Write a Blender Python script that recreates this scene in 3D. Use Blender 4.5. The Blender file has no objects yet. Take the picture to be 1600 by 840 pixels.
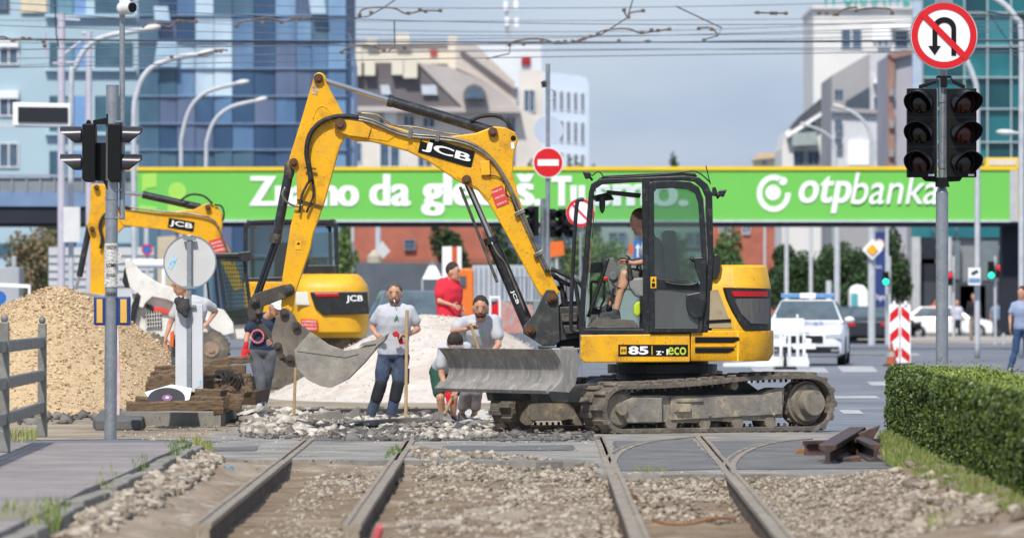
import bpy, math, random
import numpy as np
from mathutils import Vector, Matrix, noise as mnoise
R = math.radians
sc = bpy.context.scene
rng = np.random.default_rng(7)
random.seed(7)
F = 8889.0            # focal length in pixels of a 1600 px wide picture
HZ = 480.0            # row of the horizon
CH = 1.4              # camera height
# ---------------------------------------------------------------- camera
cd = bpy.data.cameras.new('camera'); cam = bpy.data.objects.new('camera', cd)
sc.collection.objects.link(cam); sc.camera = cam
cam.location = (0, 0, CH); cam.rotation_euler = (R(90), 0, 0)
cd.lens = 200; cd.sensor_width = 36; cd.shift_y = 60 / 1600
cd.clip_start = 1; cd.clip_end = 6000
cd.dof.use_dof = True; cd.dof.focus_distance = 63.5; cd.dof.aperture_fstop = 3.6
# ---------------------------------------------------------------- light
SUN_EL, SUN_ROT = 50, -165         # sun height, and bearing from +Y towards +X
w = bpy.data.worlds.new('World'); sc.world = w; w.use_nodes = True
nt = w.node_tree; bg = nt.nodes['Background']
sky = nt.nodes.new('ShaderNodeTexSky'); sky.sky_type = 'NISHITA'; sky.sun_disc = False
sky.sun_elevation = R(SUN_EL); sky.sun_rotation = R(SUN_ROT)
sky.air_density = 1.0; sky.dust_density = 1.2; sky.ozone_density = 3.0
tc = nt.nodes.new('ShaderNodeTexCoord')
mp = nt.nodes.new('ShaderNodeMapping'); mp.inputs['Scale'].default_value = (6, 6, 22)
ns = nt.nodes.new('ShaderNodeTexNoise'); ns.inputs['Scale'].default_value = 1.6; ns.inputs['Detail'].default_value = 5
rp = nt.nodes.new('ShaderNodeValToRGB')
rp.color_ramp.elements[0].position = .38; rp.color_ramp.elements[0].color = (3.2, 4.05, 5.75, 1)
rp.color_ramp.elements[1].position = .66; rp.color_ramp.elements[1].color = (4.7, 5.4, 6.6, 1)
mx = nt.nodes.new('ShaderNodeMix'); mx.data_type = 'RGBA'; mx.inputs[0].default_value = .78   # thin high cloud veil
nt.links.new(tc.outputs['Generated'], mp.inputs[0]); nt.links.new(mp.outputs[0], ns.inputs['Vector'])
nt.links.new(ns.outputs[0], rp.inputs[0]); nt.links.new(sky.outputs[0], mx.inputs[6]); nt.links.new(rp.outputs[0], mx.inputs[7])
nt.links.new(mx.outputs[2], bg.inputs[0]); bg.inputs[1].default_value = .10
sl = bpy.data.lights.new('sun', 'SUN'); so = bpy.data.objects.new('sun', sl); sc.collection.objects.link(so)
sl.energy = 3.3; sl.angle = R(2.5); sl.color = (1, .95, .87)
sd = Vector((math.sin(R(SUN_ROT)) * math.cos(R(SUN_EL)), math.cos(R(SUN_ROT)) * math.cos(R(SUN_EL)), math.sin(R(SUN_EL))))
so.rotation_euler = sd.to_track_quat('Z', 'Y').to_euler(); so.location = sd * 100
sc.view_settings.view_transform = 'Standard'; sc.view_settings.look = 'None'
sc.view_settings.gamma = 1; sc.view_settings.exposure = .35; sc.view_settings.use_curve_mapping = False
sc.render.engine = 'CYCLES'; sc.cycles.use_denoising = True
sc.cycles.max_bounces = 6; sc.cycles.transparent_max_bounces = 12

# ---------------------------------------------------------------- helpers
def P(x, y, Y):
    "picture position at distance Y"
    s = F / Y
    return Vector(((x - 800) / s, Y, CH + (HZ - y) / s))
def GY(y, z=0.0): return F * (CH - z) / (y - HZ)      # distance of a ground row
def G(x, y, z=0.0):
    Y = GY(y, z); return Vector(((x - 800) * Y / F, Y, z))
def C(r, g, b, k=1.0):
    f = lambda v: ((v / 255 + .055) / 1.055) ** 2.4 if v > 10 else v / 255 / 12.92
    return (f(r) * k, f(g) * k, f(b) * k, 1)
MATS = {}
def M(name, c, c2=None, s=3, rough=.6, metal=0, bump=0, bs=None, spot=None, ss=8, sa=.6, coat=0, emit=0, island=False, stretch=None, detail=6, spec=None, chip=None, cs=60, ca=.8, band=None):
    if name in MATS: return MATS[name]
    m = bpy.data.materials.new(name); m.use_nodes = True; n = m.node_tree; b = n.nodes['Principled BSDF']
    L = n.links.new
    b.inputs['Roughness'].default_value = rough; b.inputs['Metallic'].default_value = metal
    if coat: b.inputs['Coat Weight'].default_value = coat; b.inputs['Coat Roughness'].default_value = .15
    if spec is not None: b.inputs['Specular IOR Level'].default_value = spec
    t = n.nodes.new('ShaderNodeTexCoord'); src = t.outputs['Object']
    if stretch:
        mpn = n.nodes.new('ShaderNodeMapping'); mpn.inputs['Scale'].default_value = stretch; L(src, mpn.inputs[0]); src = mpn.outputs[0]
    def noi(sca, det=detail):
        q = n.nodes.new('ShaderNodeTexNoise'); q.inputs['Scale'].default_value = sca; q.inputs['Detail'].default_value = det
        q.inputs['Roughness'].default_value = .62; L(src, q.inputs['Vector']); return q.outputs[0]
    def ramp(f, a, bb, p0, p1):
        q = n.nodes.new('ShaderNodeValToRGB'); e = q.color_ramp.elements
        e[0].position = p0; e[1].position = p1; e[0].color = a; e[1].color = bb; L(f, q.inputs[0]); return q.outputs[0]
    col = None
    if c2 is None: c2 = tuple(v * .86 for v in c[:3]) + (1,)
    if island:
        g = n.nodes.new('ShaderNodeNewGeometry'); q = n.nodes.new('ShaderNodeValToRGB'); e = q.color_ramp.elements
        e[0].color = c; e[1].color = c2; e[0].position = 0; e[1].position = 1; L(g.outputs['Random Per Island'], q.inputs[0]); col = q.outputs[0]
    else:
        col = ramp(noi(s), c, c2, .36, .66)
    if spot:
        k = ramp(noi(ss, 8), (0, 0, 0, 1), (sa, sa, sa, 1), .52, .68)
        x = n.nodes.new('ShaderNodeMix'); x.data_type = 'RGBA'; L(k, x.inputs[0]); L(col, x.inputs[6]); x.inputs[7].default_value = spot; col = x.outputs[2]
    if band:       # large irregular areas of a third tone
        k = ramp(noi(band[1], 5), (0, 0, 0, 1), (band[2],) * 3 + (1,), .5, .6)
        x = n.nodes.new('ShaderNodeMix'); x.data_type = 'RGBA'; L(k, x.inputs[0]); L(col, x.inputs[6]); x.inputs[7].default_value = band[0]; col = x.outputs[2]
    if chip:       # small sharp chips and grit
        k = ramp(noi(cs, 3), (0, 0, 0, 1), (ca, ca, ca, 1), .63, .67)
        x = n.nodes.new('ShaderNodeMix'); x.data_type = 'RGBA'; L(k, x.inputs[0]); L(col, x.inputs[6]); x.inputs[7].default_value = chip; col = x.outputs[2]
    L(col, b.inputs['Base Color'])
    if bump:
        q = n.nodes.new('ShaderNodeBump'); q.inputs['Strength'].default_value = min(1, bump); q.inputs['Distance'].default_value = .02 * max(1, bump)
        L(noi(bs or s * 6, 4), q.inputs['Height']); L(q.outputs[0], b.inputs['Normal'])
    if emit:
        L(col, b.inputs['Emission Color']); b.inputs['Emission Strength'].default_value = emit
    MATS[name] = m; return m
def glass(name, tint, alpha=.25, rough=.05):
    "pane: partly see-through, partly glossy"
    if name in MATS: return MATS[name]
    m = bpy.data.materials.new(name); m.use_nodes = True; n = m.node_tree; n.nodes.clear(); L = n.links.new
    o = n.nodes.new('ShaderNodeOutputMaterial'); t = n.nodes.new('ShaderNodeBsdfTransparent'); t.inputs[0].default_value = tint
    g = n.nodes.new('ShaderNodeBsdfGlossy'); g.inputs['Roughness'].default_value = rough
    d = n.nodes.new('ShaderNodeBsdfDiffuse'); d.inputs[0].default_value = (.25, .26, .25, 1)
    fr = n.nodes.new('ShaderNodeFresnel'); fr.inputs[0].default_value = 1.5
    a = n.nodes.new('ShaderNodeMixShader'); a.inputs[0].default_value = alpha; L(t.outputs[0], a.inputs[1]); L(d.outputs[0], a.inputs[2])
    b = n.nodes.new('ShaderNodeMixShader'); L(fr.outputs[0], b.inputs[0]); L(a.outputs[0], b.inputs[1]); L(g.outputs[0], b.inputs[2])
    L(b.outputs[0], o.inputs[0]); MATS[name] = m; return m

def link(o): sc.collection.objects.link(o); return o
def tag(o, label=None, cat=None, group=None, kind=None):
    if label: o['label'] = label
    if cat: o['category'] = cat
    if group: o['group'] = group
    if kind: o['kind'] = kind
    return o
def thing(name, label, cat, loc, group=None):
    o = bpy.data.objects.new(name, None); link(o); o.location = loc; o.empty_display_size = .2
    return tag(o, label, cat, group)
def orig(o):
    v = Vector((0, 0, 0))
    while o: v += o.location; o = o.parent
    return v
def fast(name, V, Fc, mat, parent=None, smooth=False, org=None, mi=None):
    "mesh from arrays; V (n,3), Fc (m,k)"
    V = np.asarray(V, dtype=np.float32); Fc = np.asarray(Fc, dtype=np.int32); k = Fc.shape[1]
    o0 = np.array(orig(parent) if parent else (org if org is not None else (V[:, 0].mean(), V[:, 1].mean(), V[:, 2].min())), dtype=np.float32)
    me = bpy.data.meshes.new(name)
    me.vertices.add(len(V)); me.vertices.foreach_set('co', (V - o0).ravel())
    me.loops.add(Fc.size); me.loops.foreach_set('vertex_index', Fc.ravel())
    me.polygons.add(len(Fc)); me.polygons.foreach_set('loop_start', np.arange(0, Fc.size, k, dtype=np.int32))
    me.polygons.foreach_set('loop_total', np.full(len(Fc), k, dtype=np.int32))
    if mi is not None: me.polygons.foreach_set('material_index', np.asarray(mi, dtype=np.int32))
    me.update(calc_edges=True)
    if smooth: me.polygons.foreach_set('use_smooth', np.ones(len(Fc), dtype=bool))
    for q in (mat if isinstance(mat, (list, tuple)) else [mat]): me.materials.append(q)
    o = bpy.data.objects.new(name, me); link(o)
    if parent: o.parent = parent
    else: o.location = o0.tolist()
    return o
def basis(d, up=(0, 0, 1)):
    d = Vector(d).normalized(); u = Vector(up)
    if abs(d.dot(u)) > .97: u = Vector((1, 0, 0)) if abs(d.x) < .9 else Vector((0, 1, 0))
    a = d.cross(u).normalized(); return d, a, a.cross(d).normalized()
class MB:
    def __init__(s): s.v = []; s.f = []; s.m = []; s.i = 0
    def add(s, vs, fs):
        b = len(s.v); s.v += [tuple(p) for p in vs]; s.f += [tuple(b + i for i in q) for q in fs]; s.m += [s.i] * len(fs); return s
    def box(s, x0, x1, y0, y1, z0, z1):
        return s.add([(x0, y0, z0), (x1, y0, z0), (x1, y1, z0), (x0, y1, z0), (x0, y0, z1), (x1, y0, z1), (x1, y1, z1), (x0, y1, z1)],
            [(0, 3, 2, 1), (4, 5, 6, 7), (0, 1, 5, 4), (1, 2, 6, 5), (2, 3, 7, 6), (3, 0, 4, 7)])
    def obox(s, c, a, b, d):
        "box: centre and three half axes"
        c, a, b, d = map(Vector, (c, a, b, d))
        v = [c + i * a + j * b + k * d for k in (-1, 1) for i, j in ((-1, -1), (1, -1), (1, 1), (-1, 1))]
        return s.add(v, [(0, 3, 2, 1), (4, 5, 6, 7), (0, 1, 5, 4), (1, 2, 6, 5), (2, 3, 7, 6), (3, 0, 4, 7)])
    def bar(s, p, q, w, h, up=(0, 0, 1)):
        p, q = Vector(p), Vector(q); d, a, b = basis(q - p, up)
        return s.obox((p + q) / 2, (q - p) / 2, a * w / 2, b * h / 2)
    def cyl(s, p, q, r, r2=None, n=16, caps=True):
        p, q = Vector(p), Vector(q); r2 = r if r2 is None else r2; d, a, b = basis(q - p)
        v = []
        for c, rr in ((p, r), (q, r2)):
            for i in range(n):
                t = 2 * math.pi * i / n; v.append(c + a * math.cos(t) * rr + b * math.sin(t) * rr)
        f = [(i, (i + 1) % n, n + (i + 1) % n, n + i) for i in range(n)]
        if caps: f += [tuple(range(n - 1, -1, -1)), tuple(range(n, 2 * n))]
        return s.add(v, f)
    def ring(s, c, ax, r0, r1, h, n=32):
        "flat ring or hub: inner, outer radius, thickness along ax"
        c = Vector(c); d, a, b = basis(ax); v = []; f = []
        for o, rr in ((0, r0), (0, r1), (h, r1), (h, r0)):
            for i in range(n):
                t = 2 * math.pi * i / n; v.append(c + d * o + a * math.cos(t) * rr + b * math.sin(t) * rr)
        for k in range(4):
            for i in range(n): f.append((k * n + i, k * n + (i + 1) % n, ((k + 1) % 4) * n + (i + 1) % n, ((k + 1) % 4) * n + i))
        return s.add(v, f)
    def tube(s, pts, r, n=8, closed=False):
        pts = [Vector(p) for p in pts]; rs = r if isinstance(r, (list, tuple)) else [r] * len(pts)
        v = []; f = []; m = len(pts); a = None
        for k, p in enumerate(pts):
            d = (pts[min(k + 1, m - 1)] - pts[max(k - 1, 0)])
            if d.length < 1e-9: d = Vector((0, 0, 1))
            d.normalize()
            if a is None: _, a, _ = basis(d)
            a = (a - d * a.dot(d)); a = a.normalized() if a.length > 1e-6 else basis(d)[1]
            b = d.cross(a)
            for i in range(n):
                t = 2 * math.pi * i / n; v.append(p + a * math.cos(t) * rs[k] + b * math.sin(t) * rs[k])
        for k in range(m - 1):
            for i in range(n): f.append((k * n + i, k * n + (i + 1) % n, (k + 1) * n + (i + 1) % n, (k + 1) * n + i))
        f += [tuple(range(n - 1, -1, -1)), tuple(range((m - 1) * n, m * n))]
        return s.add(v, f)
    def prism(s, pts, d):
        "polygon (3D points) pushed along d"
        pts = [Vector(p) for p in pts]; d = Vector(d); n = len(pts)
        nr = Vector((0, 0, 0))
        for i in range(n): nr += pts[i].cross(pts[(i + 1) % n])
        if nr.dot(d) > 0: pts.reverse()
        v = pts + [p + d for p in pts]
        return s.add(v, [tuple(range(n)), tuple(range(2 * n - 1, n - 1, -1))] + [(i + 1 if i + 1 < n else 0, i, n + i, n + (i + 1) % n) for i in range(n)])
    def px(s, pts, Y, t): return s.prism([P(x, y, Y) for x, y in pts], (0, t, 0))
    def ell(s, c, r, n=14, m=9, X=None, Yv=None, Z=None):
        c = Vector(c); r = (r, r, r) if isinstance(r, (int, float)) else r
        X = Vector(X or (1, 0, 0)); Yv = Vector(Yv or (0, 1, 0)); Z = Vector(Z or (0, 0, 1)); v = [c - Z * r[2]]; f = []
        for j in range(1, m):
            ph = -math.pi / 2 + math.pi * j / m
            for i in range(n):
                t = 2 * math.pi * i / n
                v.append(c + X * r[0] * math.cos(ph) * math.cos(t) + Yv * r[1] * math.cos(ph) * math.sin(t) + Z * r[2] * math.sin(ph))
        v.append(c + Z * r[2]); top = len(v) - 1
        for i in range(n):
            f.append((0, 1 + (i + 1) % n, 1 + i)); f.append((top, top - n + i, top - n + (i + 1) % n))
        for j in range(m - 2):
            for i in range(n):
                a = 1 + j * n; f.append((a + i, a + (i + 1) % n, a + n + (i + 1) % n, a + n + i))
        return s.add(v, f)
    def cap(s, p, q, r, r2=None, n=12):
        "tapered capsule"
        p, q = Vector(p), Vector(q); r2 = r if r2 is None else r2; d = q - p
        if d.length < 1e-6: return s.ell(p, r)
        d.normalize(); pts = []; rs = []
        for k in range(5): t = math.pi / 2 * (1 - k / 4); pts.append(p - d * r * math.sin(t)); rs.append(max(1e-4, r * math.cos(t)))
        for k in range(5): t = math.pi / 2 * k / 4; pts.append(q + d * r2 * math.sin(t)); rs.append(max(1e-4, r2 * math.cos(t)))
        return s.tube(pts, rs, n)
    def loft(s, rings, n=20):
        "rings: (centre, half axis a, half axis b)"
        v = []; f = []
        for c, a, b in rings:
            for i in range(n):
                t = 2 * math.pi * i / n; v.append(Vector(c) + Vector(a) * math.cos(t) + Vector(b) * math.sin(t))
        for k in range(len(rings) - 1):
            for i in range(n): f.append((k * n + i, k * n + (i + 1) % n, (k + 1) * n + (i + 1) % n, (k + 1) * n + i))
        f += [tuple(range(n - 1, -1, -1)), tuple(range((len(rings) - 1) * n, len(rings) * n))]
        return s.add(v, f)
    def build(s, name, mat, parent=None, smooth=False, bev=0, org=None):
        me = bpy.data.meshes.new(name)
        V = np.array([tuple(p) for p in s.v], dtype=float)
        o0 = np.array(orig(parent)) if parent else np.array(org if org is not None else ((V[:, 0].min() + V[:, 0].max()) / 2, (V[:, 1].min() + V[:, 1].max()) / 2, V[:, 2].min()))
        me.from_pydata((V - o0).tolist(), [], s.f)
        for q in (mat if isinstance(mat, (list, tuple)) else [mat]): me.materials.append(q)
        me.polygons.foreach_set('material_index', s.m)
        me.update()
        o = bpy.data.objects.new(name, me); link(o)
        if parent: o.parent = parent
        else: o.location = o0.tolist()
        if smooth: me.shade_smooth() if smooth is True else me.shade_auto(smooth) if hasattr(me, 'shade_auto') else me.shade_smooth()
        if smooth and smooth is not True: set_auto(me, smooth)
        if bev:
            b = o.modifiers.new('bevel', 'BEVEL'); b.width = bev; b.segments = 2; b.limit_method = 'ANGLE'; b.angle_limit = R(40)
        return o
def set_auto(me, ang):
    "smooth shading with sharp edges above ang degrees"
    me.shade_smooth()
    try: me.set_sharp_from_angle(angle=R(ang))
    except Exception: pass
def text(name, st, O, U, V, mat, parent, off=0, shear=0, N=None, lift=.006, space=1, bold=0):
    "lettering fitted into the parallelogram O + u U + v V"
    cu = bpy.data.curves.new('t', 'FONT'); cu.body = st; cu.offset = off; cu.shear = shear; cu.space_character = space
    to = bpy.data.objects.new('t', cu); link(to); bpy.context.view_layer.update()
    me = bpy.data.meshes.new_from_object(to.evaluated_get(bpy.context.evaluated_depsgraph_get()))
    v = np.empty(len(me.vertices) * 3); me.vertices.foreach_get('co', v); v = v.reshape(-1, 3)
    mn, mxx = v.min(0), v.max(0); O, U, V = Vector(O), Vector(U), Vector(V)
    n = U.cross(V).normalized()
    fs = [tuple(p.vertices) for p in me.polygons]
    mb = MB()
    for q, dx in enumerate((0,) if not bold else (-bold, 0, bold)):
        u0, u1 = bold + dx, 1 - bold + dx
        mb.add([O + U * (u0 + (u1 - u0) * (a[0] - mn[0]) / (mxx[0] - mn[0])) + V * ((a[1] - mn[1]) / (mxx[1] - mn[1])) + n * (lift + q * lift * .5) for a in v], fs)
    bpy.data.objects.remove(to); bpy.data.curves.remove(cu)
    return mb.build(name, mat, parent)
def textpx(name, st, x0, x1, y0, y1, Y, mat, parent, **k):
    O = P(x0, y1, Y); return text(name, st, O, P(x1, y1, Y) - O, P(x0, y0, Y) - O, mat, parent, **k)
ICO = None
def ico():
    t = (1 + 5 ** .5) / 2
    v = np.array([(-1, t, 0), (1, t, 0), (-1, -t, 0), (1, -t, 0), (0, -1, t), (0, 1, t), (0, -1, -t), (0, 1, -t), (t, 0, -1), (t, 0, 1), (-t, 0, -1), (-t, 0, 1)], float)
    v /= np.linalg.norm(v[0])
    f = np.array([(0, 11, 5), (0, 5, 1), (0, 1, 7), (0, 7, 10), (0, 10, 11), (1, 5, 9), (5, 11, 4), (11, 10, 2), (10, 7, 6), (7, 1, 8), (3, 9, 4), (3, 4, 2), (3, 2, 6), (3, 6, 8), (3, 8, 9), (4, 9, 5), (2, 4, 11), (6, 2, 10), (8, 6, 7), (9, 8, 1)])
    return v, f
def rotm(n):
    q = rng.normal(size=(n, 4)); q /= np.linalg.norm(q, axis=1)[:, None]; a, b, c, d = q.T
    return np.stack([1 - 2 * (c * c + d * d), 2 * (b * c - a * d), 2 * (b * d + a * c), 2 * (b * c + a * d), 1 - 2 * (b * b + d * d), 2 * (c * d - a * b), 2 * (b * d - a * c), 2 * (c * d + a * b), 1 - 2 * (b * b + c * c)], 1).reshape(n, 3, 3)
CUBE = (np.array([(-1, -1, -1), (1, -1, -1), (1, 1, -1), (-1, 1, -1), (-1, -1, 1), (1, -1, 1), (1, 1, 1), (-1, 1, 1)], float) * .62,
    np.array([(0, 2, 1), (0, 3, 2), (4, 5, 6), (4, 6, 7), (0, 1, 5), (0, 5, 4), (1, 2, 6), (1, 6, 5), (2, 3, 7), (2, 7, 6), (3, 0, 4), (3, 4, 7)]))
def stones(name, pts, size, mat, flat=.7, parent=None, jag=.42, cube=True):
    v, f = CUBE if cube else ico(); n = len(pts); K = len(v); size = np.broadcast_to(size, (n,))
    V = v[None] * (1 + rng.uniform(-jag, jag, (n, K, 1))) * rng.uniform(.55, 1.1, (n, 1, 3))
    V = np.einsum('nij,nkj->nki', rotm(n), V); V[:, :, 2] *= flat
    V = V * size[:, None, None] + np.asarray(pts)[:, None, :]
    Fc = f[None] + (np.arange(n) * K)[:, None, None]
    return fast(name, V.reshape(-1, 3), Fc.reshape(-1, 3), mat, parent)
def leaves(name, pts, size, mat, parent=None, org=None, upb=0, asp=.6):
    n = len(pts); Rm = rotm(n); size = np.broadcast_to(size, (n,))
    q = np.array([(-1, 0, 0), (0, -asp, .15), (1, 0, 0), (0, asp, .15)])
    V = np.einsum('nij,kj->nki', Rm, q) * size[:, None, None] + np.asarray(pts)[:, None, :]
    Fc = np.arange(n * 4).reshape(n, 4)
    return fast(name, V.reshape(-1, 3), Fc, mat, parent, org=org)
# ================================================================ materials
YEL = M('machine yellow', C(236, 176, 12), C(224, 162, 10), s=2.5, rough=.45, spot=C(120, 84, 42), ss=5, sa=.42, bump=.08, bs=30, chip=C(96, 70, 44), cs=42, ca=.75, band=(C(214, 160, 50), 3.2, .5))
YEL2 = M('hood yellow', C(236, 180, 34), C(226, 168, 26), s=2, rough=.48, spot=C(168, 130, 66), ss=4, sa=.4, chip=C(120, 96, 60), cs=50, ca=.6)
BLK = M('black plastic', C(34, 37, 40), C(24, 27, 30), s=4, rough=.42, spot=C(90, 88, 84), ss=9, sa=.25)
BLK2 = M('signal black', C(9, 10, 12), C(6, 7, 9), s=6, rough=.5, spec=.3)
FRAME = M('cab frame black', C(32, 36, 40), C(22, 25, 28), s=3, rough=.38, spot=C(105, 100, 92), ss=14, sa=.3)
RUB = M('track rubber', C(118, 110, 100), C(88, 82, 75), s=6, rough=.95, bump=.6, bs=30, spot=C(158, 144, 124), ss=5, sa=.8)
DIRTY = M('muddy steel', C(150, 142, 130), C(112, 109, 104), s=4, rough=.85, spot=C(204, 184, 150), ss=3.2, sa=.9, bump=.3, bs=40, chip=C(84, 82, 80), cs=22, ca=.7)
HUB = M('hub steel', C(146, 136, 120), C(120, 112, 100), s=8, rough=.7, spot=C(90, 84, 76), ss=12, sa=.6)
WORN = M('worn blade steel', C(158, 154, 148), C(124, 121, 117), s=4, rough=.55, metal=.2, spot=C(200, 194, 184), ss=13, sa=.55, stretch=(1, 1, .35), bump=.1, bs=30)
BKT = M('bucket steel', C(168, 162, 152), C(128, 122, 114), s=3, rough=.5, metal=.2, spot=C(192, 180, 158), ss=4, sa=.6, bump=.15, bs=26)
LINK = M('linkage steel', C(76, 72, 68), C(56, 54, 52), s=6, rough=.6, spot=C(136, 122, 100), ss=8, sa=.6, metal=.2)
KING = M('kingpost grey', C(66, 68, 68), C(48, 50, 51), s=5, rough=.5, spot=C(130, 120, 106), ss=8, sa=.45)
CHROME = M('chrome rod', C(215, 215, 218), C(196, 198, 202), s=3, rough=.16, metal=1)
RAM = M('ram black', C(42, 45, 50), C(32, 34, 38), s=4, rough=.35, spot=C(110, 104, 98), ss=12, sa=.35)
HOSE = M('hose rubber', C(34, 34, 36), C(24, 24, 26), s=9, rough=.65, spot=C(92, 86, 80), ss=14, sa=.4)
PIPE = M('steel pipe', C(165, 160, 148), C(120, 115, 105), s=8, rough=.35, metal=.8)
RUST = M('rusty pin', C(110, 78, 50), C(84, 60, 44), s=14, rough=.7, metal=.3)
WHITE = M('white paint', C(226, 228, 230), C(212, 214, 217), s=4, rough=.45, spot=C(170, 165, 155), ss=9, sa=.25)
WHITED = M('dirty white', C(228, 227, 222), C(212, 209, 202), s=3, rough=.5, spot=C(140, 128, 110), ss=4, sa=.4)
LETW = M('white lettering', C(245, 245, 245), C(238, 238, 238), rough=.6)
RED = M('red paint', C(206, 30, 32), C(192, 24, 28), s=4, rough=.4)
GALV = M('galvanised steel', C(158, 164, 170), C(138, 145, 152), s=9, rough=.42, metal=.55, spot=C(180, 184, 188), ss=30, sa=.5)
LAMPG = M('lamp post grey', C(196, 200, 204), C(180, 184, 190), s=5, rough=.5)
CONC = M('concrete', C(146, 142, 134), C(124, 121, 115), s=3, rough=.92, bump=.5, bs=24, spot=C(96, 92, 86), ss=5, sa=.6, chip=C(84, 80, 74), cs=22, ca=.6)
WOODG = M('weathered timber', C(128, 106, 82), C(84, 66, 48), s=5, rough=.85, stretch=(2, 14, 14), bump=.5, bs=16, spot=C(46, 36, 28), ss=3, sa=.85)
WOODH = M('tool wood', C(184, 156, 116), C(160, 132, 94), s=6, rough=.7, stretch=(8, 8, 2))
SKIN = M('skin', C(200, 152, 126), C(186, 136, 110), s=14, rough=.55)
GLASSC = glass('cab glass', (.66, .80, .74, 1), .12, .03)
GLASSL = glass('clear glass', (.9, .96, .94, 1), .04, .03)
# ================================================================ ground
def fbm(x, y, o=4, seed=0.):
    return mnoise.fractal(Vector((x, y, seed)), .9, 2.1, o)
def rail_x(pts):
    "pixel points (x,y) of a rail on the ground -> function giving X for a distance Y"
    w_ = sorted([(G(x, y).y, G(x, y).x) for x, y in pts]); ys = [a for a, b in w_]; xs = [b for a, b in w_]
    k = (xs[-1] - xs[0]) / (ys[-1] - ys[0]); return lambda Y: xs[0] + (Y - ys[0]) * k
RAILS = [rail_x([(323, 818), (482, 690)]), rail_x([(556, 818), (641, 691)]), rail_x([(996, 840), (935, 684)]), rail_x([(1222, 840), (1092, 683)])]
KERB = [(300, 691), (243, 714), (194, 739), (134, 763), (65, 800), (-30, 845)]
KW = sorted([(GY(y, .1), (x - 800) * GY(y, .1) / F) for x, y in KERB])
def kerb_x(Y): return float(np.interp(Y, [a for a, b in KW], [b for a, b in KW]))
def ht(X, Y):
    n = fbm(X * .9, Y * .9) * .03 + fbm(X * 4, Y * 4, 3, 5.) * .012
    t = min(1, max(0, (47.75 - Y) / 1.6)) if X > .72 else min(1, max(0, (52.2 - Y) / 1.6))
    z = -.02 - .085 * t + (n + fbm(X * 9, Y * 5, 2, 11.) * .012) * t
    r0, r1, r2, r3 = [r(Y) for r in RAILS]
    if X < r0 - .1:                                     # rubble berm up to the kerb
        k = kerb_x(Y); f = (r0 - .1 - X) / max(.3, (r0 - .1 - k)); f = min(1, max(0, f)); z += t * (.10 * math.sin(f * math.pi * .8) + n * 1.2)
    if X > r3 + .25:                                    # gravel slope rising to the hedge
        f = min(1, (X - r3 - .25) / 1.3); z += t * f * (.22 + n * 1.5)
    if r1 + .25 < X < r2 - .2: z += t * .05 * max(0, fbm(X * 1.3, Y * .7, 3, 9.) + .3)
    if r0 - .05 < X < r1 + .05 or r2 - .05 < X < r3 + .05: z -= .03 * t
    return z
xs = np.concatenate([np.linspace(-60, -6, 28)[:-1], np.arange(-6, 6, .05), np.linspace(6, 60, 28)])
ys = np.concatenate([np.linspace(4, 32, 16)[:-1], np.arange(32, 58.6, .11)])
Vt = np.empty((len(ys), len(xs), 3)); Vt[:, :, 0] = xs[None]; Vt[:, :, 1] = ys[:, None]
for j, yy in enumerate(ys):
    for i, xx in enumerate(xs): Vt[j, i, 2] = ht(float(xx), float(yy)) if abs(xx) < 7 and yy > 30 else -.14
nx = len(xs); jj, ii = np.meshgrid(np.arange(len(ys) - 1), np.arange(nx - 1), indexing='ij'); a = (jj * nx + ii).ravel()
DIRT = M('dug earth', C(160, 146, 128), C(128, 112, 94), s=1.1, rough=.95, bump=1, bs=17, spot=C(178, 168, 154), ss=3, sa=.8, chip=C(92, 80, 68), cs=16, ca=.6, band=(C(118, 98, 76), .8, .75), stretch=(1, .55, 1))
PITS = M('compacted brown soil', C(138, 120, 98), C(108, 90, 70), s=1.4, rough=.97, bump=1, bs=15, spot=C(164, 148, 126), ss=3.4, sa=.6, chip=C(84, 70, 56), cs=14, ca=.6, stretch=(.5, 1.2, 1))
fcx = (xs[:-1] + xs[1:])[None] / 2 + np.zeros((len(ys) - 1, 1)); fcy = (ys[:-1] + ys[1:])[:, None] / 2 + np.zeros((1, nx - 1))
r0_, r1_, r2_, r3_ = [r(fcy) for r in RAILS]; wb = np.array([[fbm(float(x) * 1.4, float(y) * .6, 4, 21.) if abs(x) < 6 else 0 for x in xs[:-1]] for y in ys[:-1]])
pit = ((fcx > r0_) & (fcx < r1_) & (fcy < 50.8)) | ((fcx > r2_) & (fcx < r3_) & (fcy < 45.3 + wb)) | ((fcx > r1_) & (fcx < r1_ + .9 + wb * 1.6) & (fcy < 49.6)) | ((wb > .22) & (fcx > r1_ + .9) & (fcy < 47))
tag(fast('trackbed_ground', Vt.reshape(-1, 3), np.stack([a, a + 1, a + nx + 1, a + nx], 1), [DIRT, PITS], smooth=True, mi=pit.ravel().astype(int), org=(0, 45, 0)), kind='structure')
ASPH = M('dusty asphalt', C(122, 127, 136), C(106, 111, 120), s=.35, rough=.88, bump=.12, bs=20, spot=C(150, 150, 150), ss=.6, sa=.6, band=(C(96, 99, 106), .22, .6), chip=C(84, 86, 90), cs=9, ca=.4)
mb = MB(); mb.add([(-1500, 58.4, -.004), (1500, 58.4, -.004), (1500, 4000, -.004), (-1500, 4000, -.004)], [(0, 1, 2, 3)])
tag(mb.build('road', ASPH, org=(0, 58.4, 0)), kind='structure')
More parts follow.
